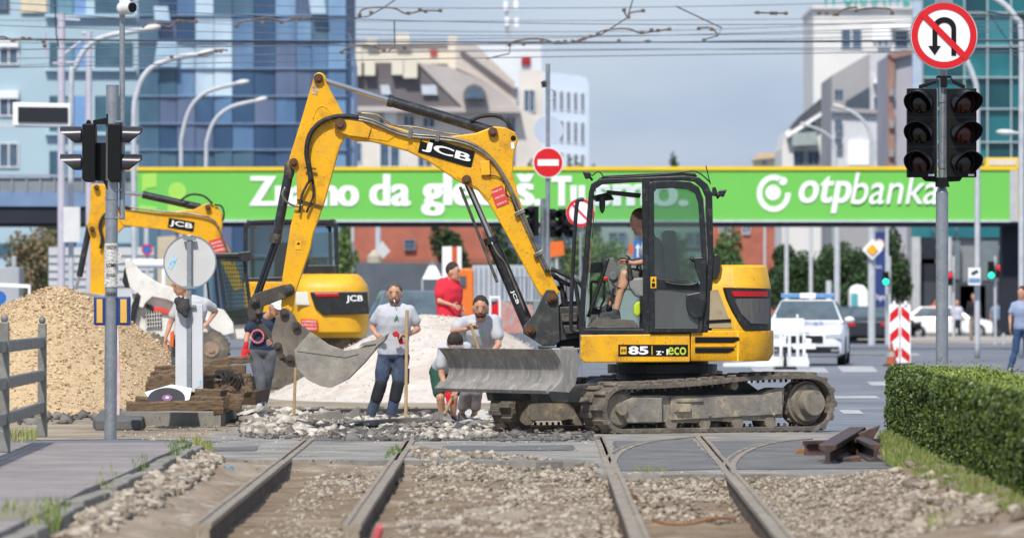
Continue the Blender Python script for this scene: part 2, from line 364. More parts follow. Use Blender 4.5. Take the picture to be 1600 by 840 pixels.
# work-zone earth and the pale gravelly crossing
def sheet(name, pts, z, mat, org=None, thick=0, jag=0, step=.25):
    "flat sheet from world XY points, optionally with a ragged edge and a side face"
    q = []
    for i, (x, y) in enumerate(pts):
        x2, y2 = pts[(i + 1) % len(pts)]; n = max(1, int(math.hypot(x2 - x, y2 - y) / step)) if jag else 1
        for k in range(n):
            t = k / n; q.append((x + (x2 - x) * t + (random.uniform(-jag, jag)), y + (y2 - y) * t + random.uniform(-jag, jag) * 5))
    m_ = MB()
    if thick: m_.prism([(x, y, z) for x, y in q], (0, 0, -thick))
    else:
        ar = sum(q[i][0] * q[(i + 1) % len(q)][1] - q[(i + 1) % len(q)][0] * q[i][1] for i in range(len(q)))
        if ar < 0: q.reverse()
        m_.add([(x, y, z) for x, y in q], [tuple(range(len(q)))])
    return m_.build(name, mat, org=(q[0][0], q[0][1], z))
g2 = lambda x, y: tuple(G(x, y))[:2]
EARTH = M('trodden earth', C(158, 144, 124), C(128, 114, 96), s=.8, rough=.95, bump=.9, bs=12, spot=C(96, 88, 80), ss=1.2, sa=.6, chip=C(72, 66, 60), cs=7, ca=.7, band=(C(180, 166, 142), .7, .6))
tag(sheet('earth', [(-22, 58.6), (2.0, 60.6), (2.6, 64), (1.8, 72), (1.5, 86), (-1, 96), (-24, 98)], .001, EARTH, jag=.12, step=.5), kind='structure')
CROSS = M('old asphalt crossing', C(146, 142, 136), C(124, 121, 117), s=.9, rough=.92, bump=.4, bs=22, spot=C(92, 90, 88), ss=1.7, sa=.75, chip=C(76, 72, 68), cs=14, ca=.7, band=(C(168, 160, 148), 1.3, .6))
tag(sheet('crossing', [g2(290, 690), g2(352, 718), g2(930, 722), g2(934, 742), g2(1400, 742), g2(1420, 676), g2(700, 676), g2(380, 668)], .008, CROSS, thick=.13, jag=.035), kind='structure')
DARKP = M('dark asphalt patch', C(112, 111, 110), C(92, 92, 92), s=1, rough=.9, bump=.3, bs=24, spot=C(134, 130, 124), ss=2.4, sa=.7, chip=C(64, 62, 60), cs=14, ca=.6)
tag(sheet('asphalt_patch', [g2(692, 698), g2(895, 696), g2(898, 704), g2(700, 706)], .013, DARKP, jag=.03), kind='structure')
tag(sheet('asphalt_patch', [g2(330, 700), g2(405, 698), g2(400, 705), g2(335, 706)], .013, DARKP, jag=.02), kind='structure')
tag(sheet('asphalt_patch', [g2(960, 690), g2(1082, 688), g2(1128, 735), g2(966, 737)], .013, DARKP, jag=.03), kind='structure')
tag(sheet('asphalt_patch', [g2(1104, 690), g2(1250, 690), g2(1400, 700), g2(1400, 733), g2(1150, 735)], .013, DARKP, jag=.03), kind='structure')
tag(sheet('asphalt_patch', [g2(470, 684), g2(920, 682), g2(920, 688), g2(640, 690), g2(470, 690)], .014, DARKP, jag=.05), kind='structure')
# left footway with its kerb
PAVE = M('footway asphalt', C(146, 138, 136), C(130, 123, 121), s=.8, rough=.92, bump=.35, bs=26, spot=C(108, 102, 99), ss=2.4, sa=.5, chip=C(94, 88, 86), cs=18, ca=.6, band=(C(160, 152, 146), .9, .5))
kp = [(x, y) for y, x in KW]
tag(sheet('footway', [(-9, KW[0][0])] + kp + [(-9, KW[-1][0])], .1, PAVE, thick=.25), kind='structure')
mb = MB()
for i in range(len(kp) - 1):
    (x0, y0), (x1, y1) = kp[i], kp[i + 1]; n = max(1, int(math.hypot(x1 - x0, y1 - y0) / 1.0))
    for k in range(n):
        p = Vector((x0 + (x1 - x0) * k / n, y0 + (y1 - y0) * k / n, -.042 + random.uniform(-.03, .006))); q = Vector((x0 + (x1 - x0) * (k + .985) / n, y0 + (y1 - y0) * (k + .985) / n, p.z))
        mb.bar(p + Vector((.065 + random.uniform(-.01, .02), 0, 0)), q + Vector((.065 + random.uniform(-.01, .02), 0, random.uniform(-.02, .01))), .13, .28)
tag(mb.build('kerb', CONC, bev=.012), kind='structure')
# far pavement, markings
PAVF = M('far pavement', C(176, 168, 158), C(160, 152, 144), s=.2, rough=.9)
Yp = GY(536)
mb = MB(); mb.box(8.0, 60, Yp, Yp + 60, 0, .12); tag(mb.build('pavement', PAVF, org=(8, Yp, 0)), kind='structure')
MARK = M('road paint', C(188, 190, 192), C(160, 162, 164), s=2, rough=.8, spot=C(126, 128, 132), ss=1.6, sa=.9)
for x0, x1, y0, y1 in ((1316, 1372, 572, 581), (1180, 1296, 574, 582), (1362, 1400, 596, 602), (1330, 1392, 553, 556), (1200, 1290, 610, 613), (1330, 1440, 552, 555), (1318, 1350, 640, 646), (1020, 1180, 590, 598), (1240, 1376, 618, 622)):
    tag(sheet('road_marking', [g2(x0, y1), g2(x1, y1), g2(x1 - 8, y0), g2(x0 - 8, y0)], .002, MARK), kind='structure')
# ---------------------------------------------------------------- rails
RAILM = M('rail steel', C(158, 146, 130), C(128, 118, 104), s=4, rough=.65, metal=.1, spot=C(182, 168, 146), ss=3, sa=.8, bump=.2, bs=30, chip=C(92, 80, 70), cs=16, ca=.8)
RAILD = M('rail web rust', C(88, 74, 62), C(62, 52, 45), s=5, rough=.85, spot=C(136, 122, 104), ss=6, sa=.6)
def rail(fx, y_near, y_far, label, side=1):
    Y0, Y1 = GY(y_near), GY(y_far); n = 24
    prof = [(-.055, -.16), (.045, -.16), (.038, -.035), (.052, -.022), (.052, .008), (.046, .013), (-.004, .013), (-.010, -.004), (-.036, -.004), (-.04, .009), (-.075, .008), (-.078, -.02), (-.048, -.04)]
    if side < 0: prof = [(-x, z) for x, z in prof][::-1]
    mb = MB(); v = []; f = []; m = len(prof)
    for k in range(n + 1):
        Y = Y0 + (Y1 - Y0) * k / n; wob = .002 * math.sin(k * 1.3)
        for x, z in prof: v.append((fx(Y) + x * .94 + wob, Y, z + .012))
    for k in range(n):
        for i in range(m): f.append((k * m + i, k * m + (i + 1) % m, (k + 1) * m + (i + 1) % m, (k + 1) * m + i))
    f.append(tuple(range(m))[::-1]); f.append(tuple(range(n * m, n * m + m)))
    mb.add(v, f)
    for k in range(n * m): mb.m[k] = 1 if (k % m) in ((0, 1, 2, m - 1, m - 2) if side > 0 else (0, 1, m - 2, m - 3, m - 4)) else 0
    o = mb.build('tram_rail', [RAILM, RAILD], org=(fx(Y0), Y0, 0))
    return tag(o, label, 'rail', 'grooved tram rails in the dug-out street')
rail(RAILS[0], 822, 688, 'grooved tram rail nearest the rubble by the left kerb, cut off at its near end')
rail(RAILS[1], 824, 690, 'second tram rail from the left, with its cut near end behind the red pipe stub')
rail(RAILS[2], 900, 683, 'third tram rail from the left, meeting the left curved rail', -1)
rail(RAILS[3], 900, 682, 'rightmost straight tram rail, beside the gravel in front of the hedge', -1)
def flat_rail(pts, label):
    q = [Vector(G(x, y)) for x, y in pts]; r = []
    for i in range(len(q) - 1):                     # Catmull-Rom
        p0 = q[max(i - 1, 0)]; p1 = q[i]; p2 = q[i + 1]; p3 = q[min(i + 2, len(q) - 1)]
        for k in range(8):
            t = k / 8; r.append(.5 * ((2 * p1) + (p2 - p0) * t + (2 * p0 - 5 * p1 + 4 * p2 - p3) * t * t + (3 * p1 - p0 - 3 * p2 + p3) * t ** 3))
    r.append(q[-1]); mb = MB(); prof = [(-.06, -.1), (.06, -.1), (.06, .02), (.01, .02), (.0, .002), (-.03, .002), (-.035, .018), (-.06, .018)]; m = len(prof); v = []; f = []
    for k, p in enumerate(r):
        d = (r[min(k + 1, len(r) - 1)] - r[max(k - 1, 0)]).normalized(); nn = Vector((d.y, -d.x, 0))
        for x, z in prof: v.append(p + nn * x + Vector((0, 0, z)))
    for k in range(len(r) - 1):
        for i in range(m): f.append((k * m + i, (k + 1) * m + i, (k + 1) * m + (i + 1) % m, k * m + (i + 1) % m))
    f.append(tuple(range(m))); f.append(tuple(range(len(v) - m, len(v)))[::-1]); mb.add(v, f)
    return tag(mb.build('curved_rail', RAILM, smooth=30), label, 'rail', 'curved rails leaving the tram track')
flat_rail([(956, 742), (953, 724), (968, 706), (1010, 692), (1085, 684)], 'curved rail bending right from the third straight rail')
flat_rail([(1142, 742), (1140, 726), (1160, 708), (1200, 694), (1262, 687)], 'curved rail bending right from the rightmost straight rail')
# ================================================================ main excavator
XC, YC = P(1035, 0, 64.3).x, 64.3
TH = R(33)
FX = Vector((-math.cos(TH), -math.sin(TH), 0)); SX = Vector((math.sin(TH), -math.cos(TH), 0)); CEN = Vector((XC, YC, 0)); ZZ = Vector((0, 0, 1))
def UL(f, s_, z): return CEN + FX * f + SX * s_ + ZZ * z        # undercarriage frame: forward, to the near side, up
def pin(mb, x, y, Yn, r, t=.06, r2=None):
    c = P(x, y, Yn); mb.cyl(c, c - Vector((0, t, 0)), r, n=18); mb.cyl(c - Vector((0, t, 0)), c - Vector((0, t + .02, 0)), r * .55, n=10)
def pins(L, Y, m, par):
    for x, y, r in L: mb = MB(); pin(mb, x, y, Y, r, .05); mb.build('pivot_pin', m, par, bev=.004)
def tubepx(pts, Y, r, n=8, smooth=3):
    q = [P(p[0], p[1], Y + (p[2] if len(p) > 2 else 0)) for p in pts]; out = []
    for i in range(len(q) - 1):
        p0 = q[max(i - 1, 0)]; p1 = q[i]; p2 = q[i + 1]; p3 = q[min(i + 2, len(q) - 1)]
        for k in range(smooth):
            t = k / smooth; out.append(.5 * ((2 * p1) + (p2 - p0) * t + (2 * p0 - 5 * p1 + 4 * p2 - p3) * t * t + (3 * p1 - p0 - 3 * p2 + p3) * t ** 3))
    out.append(q[-1]); return MB().tube(out, r, n)
EX = thing('excavator', 'large yellow tracked excavator with black cab working across the tram tracks in front', 'excavator', (XC, YC, 0))
# ---- tracks
LT, HT = 3.16, .655
def belt_path(n=10):
    "closed loop in (f, z): front idler at +f, rear sprocket at -f"
    r0, r1 = .27, .318; zf, zr = .0 + r0 + .05, .0 + r1 + .01; c0 = (LT / 2 - r0, zf - .04), (-LT / 2 + r1, zr)
    p = []
    for k in range(n + 1): t = -math.pi / 2 + math.pi * k / n; p.append((c0[0][0] + r0 * math.cos(t), c0[0][1] + r0 * math.sin(t)))
    for k in range(1, 12):
        t = k / 12; z0 = c0[0][1] + r0; z1 = c0[1][1] + r1; p.append((c0[0][0] + (c0[1][0] - c0[0][0]) * t, z0 + (z1 - z0) * t - .022 * math.sin(t * math.pi * 2) * (1 if t > .5 else .6)))
    for k in range(n + 1): t = math.pi / 2 + math.pi * k / n; p.append((c0[1][0] + r1 * math.cos(t), c0[1][1] + r1 * math.sin(t)))
    for k in range(1, 12): t = k / 12; p.append((c0[1][0] + (c0[0][0] - c0[1][0]) * t, .012 + .01 * 0))
    return p
def track(side, label):
    s0 = side * .925; W = .225; bp = belt_path(); N = len(bp)
    # resample evenly
    pts = [Vector((a, b)) for a, b in bp]; acc = [0]
    for i in range(N): acc.append(acc[-1] + (pts[(i + 1) % N] - pts[i]).length)
    tot = acc[-1]; NL = 44; lug = []
    def at(d):
        d %= tot
        for i in range(N):
            if acc[i] <= d <= acc[i + 1]:
                t = (d - acc[i]) / max(1e-6, acc[i + 1] - acc[i]); a, b = pts[i], pts[(i + 1) % N]; return a + (b - a) * t, (b - a).normalized()
        return pts[0], Vector((0, 1))
    mb = MB(); v = []; f = []
    M_ = 132
    for k in range(M_):
        p, d = at(tot * k / M_); nn = Vector((d.y, -d.x))          # outward
        for q, o in ((-W, 0), (W, 0), (W, .052), (-W, .052)):
            pp = p - nn * o; v.append(UL(pp.x, s0 + q, pp.y))
    for k in range(M_):
        for i in range(4): f.append((k * 4 + i, ((k + 1) % M_) * 4 + i, ((k + 1) % M_) * 4 + (i + 1) % 4, k * 4 + (i + 1) % 4))
    mb.add(v, f)
    for k in range(NL):
        p, d = at(tot * (k + .5) / NL); nn = Vector((d.y, -d.x)); sh = .06
        for sg in (-1, 1):                                         # staggered chevron lugs
            p2, d2 = at(tot * (k + .5 + .25 * sg) / NL); n2 = Vector((d2.y, -d2.x)); c = p2 + n2 * .014
            mb.obox(UL(c.x, s0 + sg * W * .49, c.y), (FX * d2.x + ZZ * d2.y) * .03, SX * W * .5, (FX * n2.x + ZZ * n2.y) * .017)
        c = p - nn * .07
        mb.obox(UL(c.x, s0 - .06, c.y), (FX * d.x + ZZ * d.y) * .014, SX * .012, (FX * nn.x + ZZ * nn.y) * .02)
        mb.obox(UL(c.x, s0 + .06, c.y), (FX * d.x + ZZ * d.y) * .014, SX * .012, (FX * nn.x + ZZ * nn.y) * .02)
        c = p - nn * .02
        mb.obox(UL(c.x, s0, c.y), (FX * d.x + ZZ * d.y) * .012, SX * (W + .004), (FX * nn.x + ZZ * nn.y) * .024)
    tr = mb.build('track', RUB, EX, bev=.006)
    if label: tr['label'] = label
    near = side > 0; e = s0 + W * side * .55
    # front idler
    mb = MB(); c = UL(LT / 2 - .27, s0 - .11, .28); mb.cyl(c, c + SX * .22, .215, n=28); c2 = UL(LT / 2 - .27, s0 + side * .12, .28)
    mb.cyl(c2, c2 + SX * side * .03, .2, .17, n=28); mb.cyl(c2, c2 + SX * side * .09, .07, n=16)
    for k in range(6):
        t = k * math.pi / 3 + .3; q = c2 + FX * .125 * math.cos(t) + ZZ * .125 * math.sin(t); mb.cyl(q, q + SX * side * .034, .022, n=8)
    mb.build('idler_wheel', HUB, tr, bev=.006)
    mb = MB(); c = UL(-LT / 2 + .318, s0 - .1, .325); mb.cyl(c, c + SX * .2, .25, n=30)
    for k in range(15):
        t = k * 2 * math.pi / 15; q = c + FX * .255 * math.cos(t) + ZZ * .255 * math.sin(t) + SX * .1
        mb.obox(q, (FX * math.cos(t) + ZZ * math.sin(t)) * .02, (FX * -math.sin(t) + ZZ * math.cos(t)) * .025, SX * .04)
    c2 = UL(-LT / 2 + .318, s0 + side * .1, .325); mb.cyl(c2, c2 + SX * side * .05, .225, .21, n=30); mb.cyl(c2, c2 + SX * side * .17, .15, .142, n=28)
    mb.build('sprocket', HUB, tr, bev=.008)
    # side frame
    mb = MB()
    prof = [(LT / 2 - .40, .43), (LT / 2 - .30, .40), (LT / 2 - .29, .18), (LT / 2 - .34, .12), (LT / 2 - .78, .12), (LT / 2 - .84, .13), (.25, .115), (.2, .145), (-.25, .12), (-.3, .15), (-.72, .125), (-.78, .17), (-LT / 2 + .66, .16), (-LT / 2 + .63, .5), (-LT / 2 + .74, .50), (-.6, .43), (.5, .42), (LT / 2 - .8, .43)]
    mb.prism([UL(a, s0 - .12, b) for a, b in prof], SX * .24)
    mb.prism([UL(a, s0 + side * .12, b) for a, b in [(LT / 2 - .42, .41), (LT / 2 - .3, .36), (LT / 2 - .3, .2), (LT / 2 - .36, .13), (LT / 2 - .82, .13), (LT / 2 - .82, .4)]], SX * side * .055)
    mb.prism([UL(a, s0 + side * .118, b) for a, b in [(.62, .405), (-.6, .42), (-LT / 2 + .68, .47), (-LT / 2 + .68, .2), (.62, .15)]], SX * side * .03)
    mb.prism([UL(a, s0 + side * .14, b) for a, b in [(.55, .39), (.2, .39), (.2, .35), (.55, .35)]], SX * side * .03)
    mb.prism([UL(a, s0 + side * .14, b) for a, b in [(.58, .33), (.38, .33), (.38, .24), (.58, .24)]], SX * side * .05)
    for a in (.1, -.35, -.78): 
        q = UL(a, s0 + side * .12, .2); mb.cyl(q, q + SX * side * .04, .02, n=8)
    mb.build('track_frame', DIRTY, tr, bev=.008)
    for a in (-.75, -.3, .15, .6):
        mb = MB(); q = UL(a, s0 - .13, .115); mb.cyl(q, q + SX * .26, .075, n=16); mb.build('bottom_roller', HUB, tr)
    mb = MB(); q = UL(-.25, s0 - .1, .53); mb.cyl(q, q + SX * .24, .05, n=16); mb.build('carrier_roller', HUB, tr, bev=.004)
    return tr
track(1, 'near track with the mud-caked side frame'); track(-1, 'far track in the shade under the blade')
mb = MB()
mb.prism([UL(a, -.72, b) for a, b in [(.7, .3), (.8, .46), (.45, .6), (-.6, .6), (-.9, .42), (-.8, .3)]], SX * 1.44)
for sgn in (-1, 1):
    mb.prism([UL(a, sgn * .45 - .07, b) for a, b in [(.4, .3), (2.02, .36), (2.06, .52), (1.2, .56), (.4, .5)]], SX * .14)
mb.build('chassis', KING, EX, bev=.01)
mb = MB(); mb.cyl(CEN + ZZ * .58, CEN + ZZ * .84, .52, n=40); mb.cyl(CEN + ZZ * .66, CEN + ZZ * .76, .62, n=40); mb.build('slewing_ring', BLK, EX)
# ---- blade
bc = lambda t: (2.12 + .22 * (t - .45) ** 2 * 4 * (1 if t < .5 else .55) , .485 + .46 * t)
mb = MB(); n = 14; v = []
for k in range(n + 1):
    f_, z_ = bc(k / n); v.append((f_, z_))
prof = v + [(a - .045, b) for a, b in v[::-1]]
mb.prism([UL(a, -1.14, b) for a, b in prof], SX * 2.28)
bl = mb.build('blade', WORN, EX, smooth=35, bev=.006)
mb = MB(); mb.prism([UL(a, -1.14, b) for a, b in [(v[0][0] + .005, v[0][1] - .03), (v[0][0] + .03, v[0][1] + .01), (v[0][0] - .045, v[0][1] + .09), (v[0][0] - .075, v[0][1] + .03)]], SX * 2.28); mb.build('cutting_edge', WORN, bl, bev=.004)
for sg in (-1, 1):
    mb = MB(); mb.prism([UL(a, sg * 1.14, b) for a, b in v + [(1.94, .94), (1.88, .84), (1.96, .55), (2.04, .47)]], SX * sg * .03); mb.cyl(UL(2.12, sg * 1.13, .945), UL(1.96, sg * 1.13, .945), .03, n=10); mb.build('end_plate', WORN, bl, bev=.005)
mb = MB(); mb.cyl(UL(2.0, -.2, .62), UL(1.1, -.2, .62), .07, n=14); mb.build('blade_ram', RAM, bl)
# ---- superstructure: plan outline with rounded tail
def upx(x, Y): return (x - 800) * Y / F
def zpx(y, Y): return CH + (HZ - y) * Y / F
YN = YC - .97                                     # near face
def plan(xl, xr, cut=.34):
    "plan outline: straight sides and a rounded tail, world XY"
    a, b = upx(xl, YN), upx(xr, YC - .2); o = [(a, YN), (b - .42, YN)]
    for k in range(7): t = -math.pi / 2 + (math.pi / 2) * k / 6; o.append((b - .42 + .42 * math.cos(t), YC - .45 + .52 * math.sin(t)))
    for k in range(7): t = (math.pi / 2) * k / 6; o.append((b - .42 + .42 * math.cos(t), YC + .45 + .52 * math.sin(t)))
    o += [(b - .42, YC + .97), (a, YC + .97)]; return o
body = thing('x', 'x', 'x', (0, 0, 0)); bpy.data.objects.remove(body)
# front deck skirt (split lines as gaps)
mb = MB()
mb.px([(907, 523), (1078, 521), (1078, 565), (914, 566), (907, 560)], YN, .10)
mb.build('side_skirt', YEL, EX, bev=.012)
mb = MB(); mb.px([(910, 526), (1130, 524), (1130, 545), (910, 545)], YC - .86, 1.75); mb.build('deck_frame', KING, EX)
# tail counterweight
mb = MB(); z0, z1 = zpx(564, YN), zpx(516, YN); o = plan(1079.5, 1207)
low = [(x - (.05 if x > upx(1190, YN) else 0), YC + (y - YC) * .965) for x, y in o]
mid = [(x, y) for x, y in o]; n = len(o); zz = [z0, z0 + .07, z1 - .02, z1]
vv = []
for z_, q in ((z0, low), (z0 + .08, mid), (z1, mid)): vv += [(x, y, z_) for x, y in q]
f = [tuple(range(n))[::-1], tuple(range(2 * n, 3 * n))]
for k in range(2):
    for i in range(n): f.append((k * n + i, k * n + (i + 1) % n, (k + 1) * n + (i + 1) % n, (k + 1) * n + i))
mb.add(vv, f); cw = mb.build('counterweight', YEL, EX, smooth=40, bev=.012)
mb = MB()
for x0, x1, x2, y0, y1 in ((1086, 1154, 1146, 526, 535), (1086, 1146, 1138, 543, 551)):
    mb.px([(x0, y0), (x1, y0), (x1 + 2, (y0 + y1) / 2 - 1), (x2, y1), (x0, y1)], YN - .012, .03)
mb.build('vent', BLK2, cw, bev=.004)
mb = MB(); mb.px([(1086, 539), (1150, 538), (1148, 541), (1086, 541.5)], YN - .014, .03); mb.build('vent_slat', YEL, cw)
# engine cover: yellow shell in tiers
mb = MB(); o = plan(1112, 1203); n = len(o); tiers = [(516, 1.0, 0), (450, .985, 0), (443, .97, -.02), (417, .90, -.14), (413.5, .86, -.2)]
vv = []; xb = upx(1112, YN)
for y, k, dx in tiers:
    for x, yy in o: vv.append((xb + (x - xb) * (1 + dx * .45), YC + (yy - YC) * k, zpx(y, YN)))
f = [tuple(range(n))[::-1], tuple(range((len(tiers) - 1) * n, len(tiers) * n))]
for j in range(len(tiers) - 1):
    for i in range(n): f.append((j * n + i, j * n + (i + 1) % n, (j + 1) * n + (i + 1) % n, (j + 1) * n + i))
mb.add(vv, f); hood = mb.build('engine_cover', YEL2, EX, smooth=28, bev=.01)
PAN = M('tan side panel', C(168, 152, 122), C(150, 136, 110), s=3, rough=.7, spot=C(110, 104, 92), ss=9, sa=.5)
mb = MB(); mb.px([(1110, 454), (1122, 452), (1140, 500), (1144, 512), (1108, 512)], YN - .008, .02); mb.build('side_panel', PAN, EX)
mb = MB(); mb.px([(1104, 500), (1142, 498), (1142, 503), (1104, 505)], YN - .014, .02); mb.build('side_vent', BLK2, EX)
# black lamp surround wrapping the tail corner
def wrap(pts, lift, mat, name, par):
    "px outline wrapped on the tail plan (near face then rounded corner)"
    b = upx(1203, YC - .2) * 1.0
    def at(x, y):
        X = upx(x, YN); x_s = b - .42
        if X <= x_s: return Vector((X, YN - lift, zpx(y, YN)))
        t = min(1.45, (X - x_s) / (.42) * 1.25); t = min(t, 1.5)
        return Vector((x_s + (.42 + lift) * math.sin(t), YC - .45 - (.52 + lift) * math.cos(t), zpx(y, YN)))
    (xa, ya0, ya1), *_ = pts; mb = MB(); cols = []
    N = 16
    for k in range(N + 1):
        t = k / N; x = pts[0][0] + (pts[-1][0] - pts[0][0]) * t
        y0 = np.interp(x, [p[0] for p in pts], [p[1] for p in pts]); y1 = np.interp(x, [p[0] for p in pts], [p[2] for p in pts])
        cols.append((at(x, y0), at(x, y1)))
    v = []; [v.extend(c) for c in cols]; inn = [Vector((p.x - .03, p.y + .03, p.z)) for p in v]; m = len(v)
    f = [(2 * k, 2 * k + 1, 2 * k + 3, 2 * k + 2) for k in range(N)]; f += [tuple(m + i for i in q[::-1]) for q in f]
    for k in range(N): f += [(2 * k, 2 * k + 2, m + 2 * k + 2, m + 2 * k), (2 * k + 3, 2 * k + 1, m + 2 * k + 1, m + 2 * k + 3)]
    f += [(0, m, m + 1, 1), (2 * N + 1, m + 2 * N + 1, m + 2 * N, 2 * N)]
    mb.add(v + inn, f); return mb.build(name, mat, par, smooth=40)
sur = wrap([(1134, 449, 452), (1138, 449, 466), (1160, 449.5, 515), (1205, 451, 516)], .022, BLK, 'tail_lamp_surround', EX)
wrap([(1144, 455, 457), (1147, 454.5, 463), (1194, 455, 463)], .034, M('red reflector', C(190, 28, 30), C(170, 22, 26), rough=.25), 'tail_lamp', sur)
GRL = M('smoky grille', C(96, 96, 94), C(74, 74, 73), s=5, rough=.4, stretch=(30, 30, 1), spot=C(130, 124, 112), ss=4, sa=.4)
wrap([(1150, 467, 472), (1156, 466, 490), (1168, 466, 505), (1198, 466, 506)], .032, GRL, 'grille', sur)
# model plate
mb = MB(); mb.px([(966, 538), (1075, 538), (1075, 556), (966, 556)], YN - .006, .008); pl = mb.build('model_plate', BLK2, EX)
textpx('lettering', '85', 982, 1013, 540.5, 553.5, YN - .008, LETW, pl, off=.035)
textpx('lettering', 'z·1', 1025, 1044, 545, 554, YN - .008, LETW, pl, off=.02)
LIME = M('lime lettering', C(196, 214, 70), C(190, 208, 64), rough=.6)
textpx('lettering', 'eco', 1044, 1072, 542, 554, YN - .008, LIME, pl, off=.01)
mb = MB(); mb.px([(1018, 540), (1019.5, 540), (1019.5, 554), (1018, 554)], YN - .012, .004); mb.build('divider', YEL, pl)
mb = MB(); mb.px([(969, 541), (979, 541), (979, 553), (969, 553)], YN - .012, .004); mb.build('badge', YEL2, pl); textpx('lettering', 'JCB', 970, 978, 545, 549.5, YN - .014, BLK2, pl, off=.03)
# ---- cab
YCN, YCF = YN + .0, YN + .98
def frame_ring(mb, outer, inner, Y, t):
    "plate with an opening: both outlines same number of points"
    n = len(outer); v = [P(x, y, Y) for x, y in outer] + [P(x, y, Y) for x, y in inner]
    v += [p + Vector((0, t, 0)) for p in v]; f = []
    for i in range(n):
        j = (i + 1) % n; f += [(i, n + i, n + j, j), (2 * n + i, 2 * n + j, 3 * n + j, 3 * n + i), (i, j, 2 * n + j, 2 * n + i), (n + i, 3 * n + i, 3 * n + j, n + j)]
    mb.add(v, f)
cabO = [(903, 521), (905, 490), (912, 400), (920, 300), (924, 287), (936, 279.5), (1006, 277), (1070, 274.5), (1092, 277), (1106, 288), (1113, 304), (1115, 400), (1113, 440), (1107, 520), (1016, 521), (960, 521)]
cabI = [(914, 514), (914, 490), (919, 400), (927, 305), (931, 295), (941, 288), (1004, 284), (1068, 281.5), (1085, 284), (1096, 294), (1102, 308), (1106, 400), (1103, 440), (1098, 512), (1016, 514), (960, 514)]
cab = MB()
for Yk in (YCN, YCF - .05): frame_ring(cab, cabO, cabI, Yk, .05)
cabp = cab.build('cab', FRAME, EX, bev=.008)
for yy in (YCN, YCF - .06): mb = MB(); mb.px([(1003, 282), (1016, 282), (1018, 516), (1005, 516)], yy, .06); mb.build('centre_pillar', FRAME, cabp, bev=.006)
mb = MB(); v = cabO[4:11]; mb.px([(x, y) for x, y in v] + [(x, y + 5) for x, y in v[::-1]], YCN + .05, .88); 
mb.px([(935, 279), (1090, 275.5), (1086, 270.5), (1060, 268.5), (945, 274)], YCN + .08, .8); mb.build('cab_roof', BLK, cabp, bev=.01)
mb = MB()                                           # front and rear cross members, floor
for a, b in (((915, 514), (905, 521)),): mb.px([(906, 512), (1105, 512), (1105, 522), (906, 522)], YCN + .05, .88)
mb.px([(912, 410), (917, 410), (913, 440), (909, 440)], YCN + .05, .88)
mb.px([(1106, 430), (1113, 430), (1108, 518), (1100, 518)], YCN + .05, .88); mb.build('cab_floor', BLK, cabp)
# front windscreen wiper, monitors, inside bits
mb = MB(); mb.px([(929, 296), (932, 296), (915, 512), (911, 512)], YCN + .06, .86); mb.build('windscreen', GLASSL, cabp)
mb = MB(); mb.px([(1105, 305), (1108, 305), (1108, 430), (1105, 430)], YCN + .06, .86); mb.build('rear_window', GLASSL, cabp)
mb = MB(); mb.px([(933, 292), (1003, 290), (1004, 512), (917, 512)], YCF - .03, .006); mb.build('far_window', GLASSL, cabp)
mb = MB(); mb.px([(1018, 290), (1084, 288), (1094, 300), (1100, 400), (1097, 512), (1018, 512)], YCF - .03, .006); mb.build('far_window', GLASSL, cabp)
# door
door = MB()
dO = [(1015, 519), (1014, 400), (1013, 288), (1020, 283), (1050, 282), (1078, 284), (1092, 292), (1099, 310), (1105, 400), (1104, 440), (1099, 500), (1097, 519)]
dI = [(1022, 438), (1022, 400), (1022, 300), (1024, 295), (1050, 294), (1074, 296), (1086, 302), (1091, 318), (1096, 400), (1097, 420), (1096, 436), (1094, 438)]
frame_ring(door, dO[:], [(1023, 512), (1022, 400), (1022, 300), (1026, 295), (1050, 294), (1074, 296), (1086, 302), (1091, 318), (1096, 400), (1096, 440), (1092, 495), (1090, 512)], YCN - .035, .035)
dr = door.build('door', FRAME, cabp, bev=.006)
mb = MB(); mb.px([(1022, 434), (1096, 444), (1096, 454), (1060, 452), (1020, 450)], YCN - .03, .03); mb.build('door_bar', BLK, dr, bev=.005)
mb = MB(); mb.px([(1021, 294), (1074, 295), (1087, 302), (1092, 318), (1097, 440), (1021, 436)], YCN - .012, .006); mb.build('door_glass', GLASSC, dr)
mb = MB(); mb.px([(1021, 450), (1096, 454), (1092, 512), (1021, 512)], YCN - .012, .006); mb.build('door_glass', glass('lower glass', (.3, .36, .36, 1), .35), dr)
mb = MB(); mb.px([(1083, 402), (1098, 401), (1104, 408), (1103, 470), (1098, 496), (1086, 498), (1076, 490), (1072, 478), (1072, 460), (1092, 456), (1094, 440), (1087, 420)], YCN - .07, .04); mb.build('door_latch_panel', BLK, dr, bev=.012)
mb = tubepx([(1040, 440), (1055, 444), (1080, 445), (1091, 441)], YCN - .06, .016); mb.cyl(P(1079, 402, YCN - .05), P(1085, 408, YCN - .05), .02); mb.build('handle', BLK, dr, smooth=True)
mb = MB(); mb.px([(1016.5, 432), (1025.5, 432), (1025.5, 450), (1016.5, 450)], YCN - .04, .006); wl = mb.build('warning_label', YEL2, dr)
mb = MB(); mb.add([P(1018.5, 439.5, YCN - .043), P(1023.5, 439.5, YCN - .043), P(1021, 434, YCN - .043)], [(0, 1, 2)]); mb.px([(1018.5, 442), (1023.5, 442), (1023.5, 448), (1018.5, 448)], YCN - .043, .002); mb.build('pictogram', BLK2, wl)
mb = MB(); mb.px([(1115, 398), (1121, 396), (1126, 402), (1125, 424), (1120, 436), (1113, 436)], YCN - .02, .12); mb.build('door_catch', BLK, cabp, bev=.012)
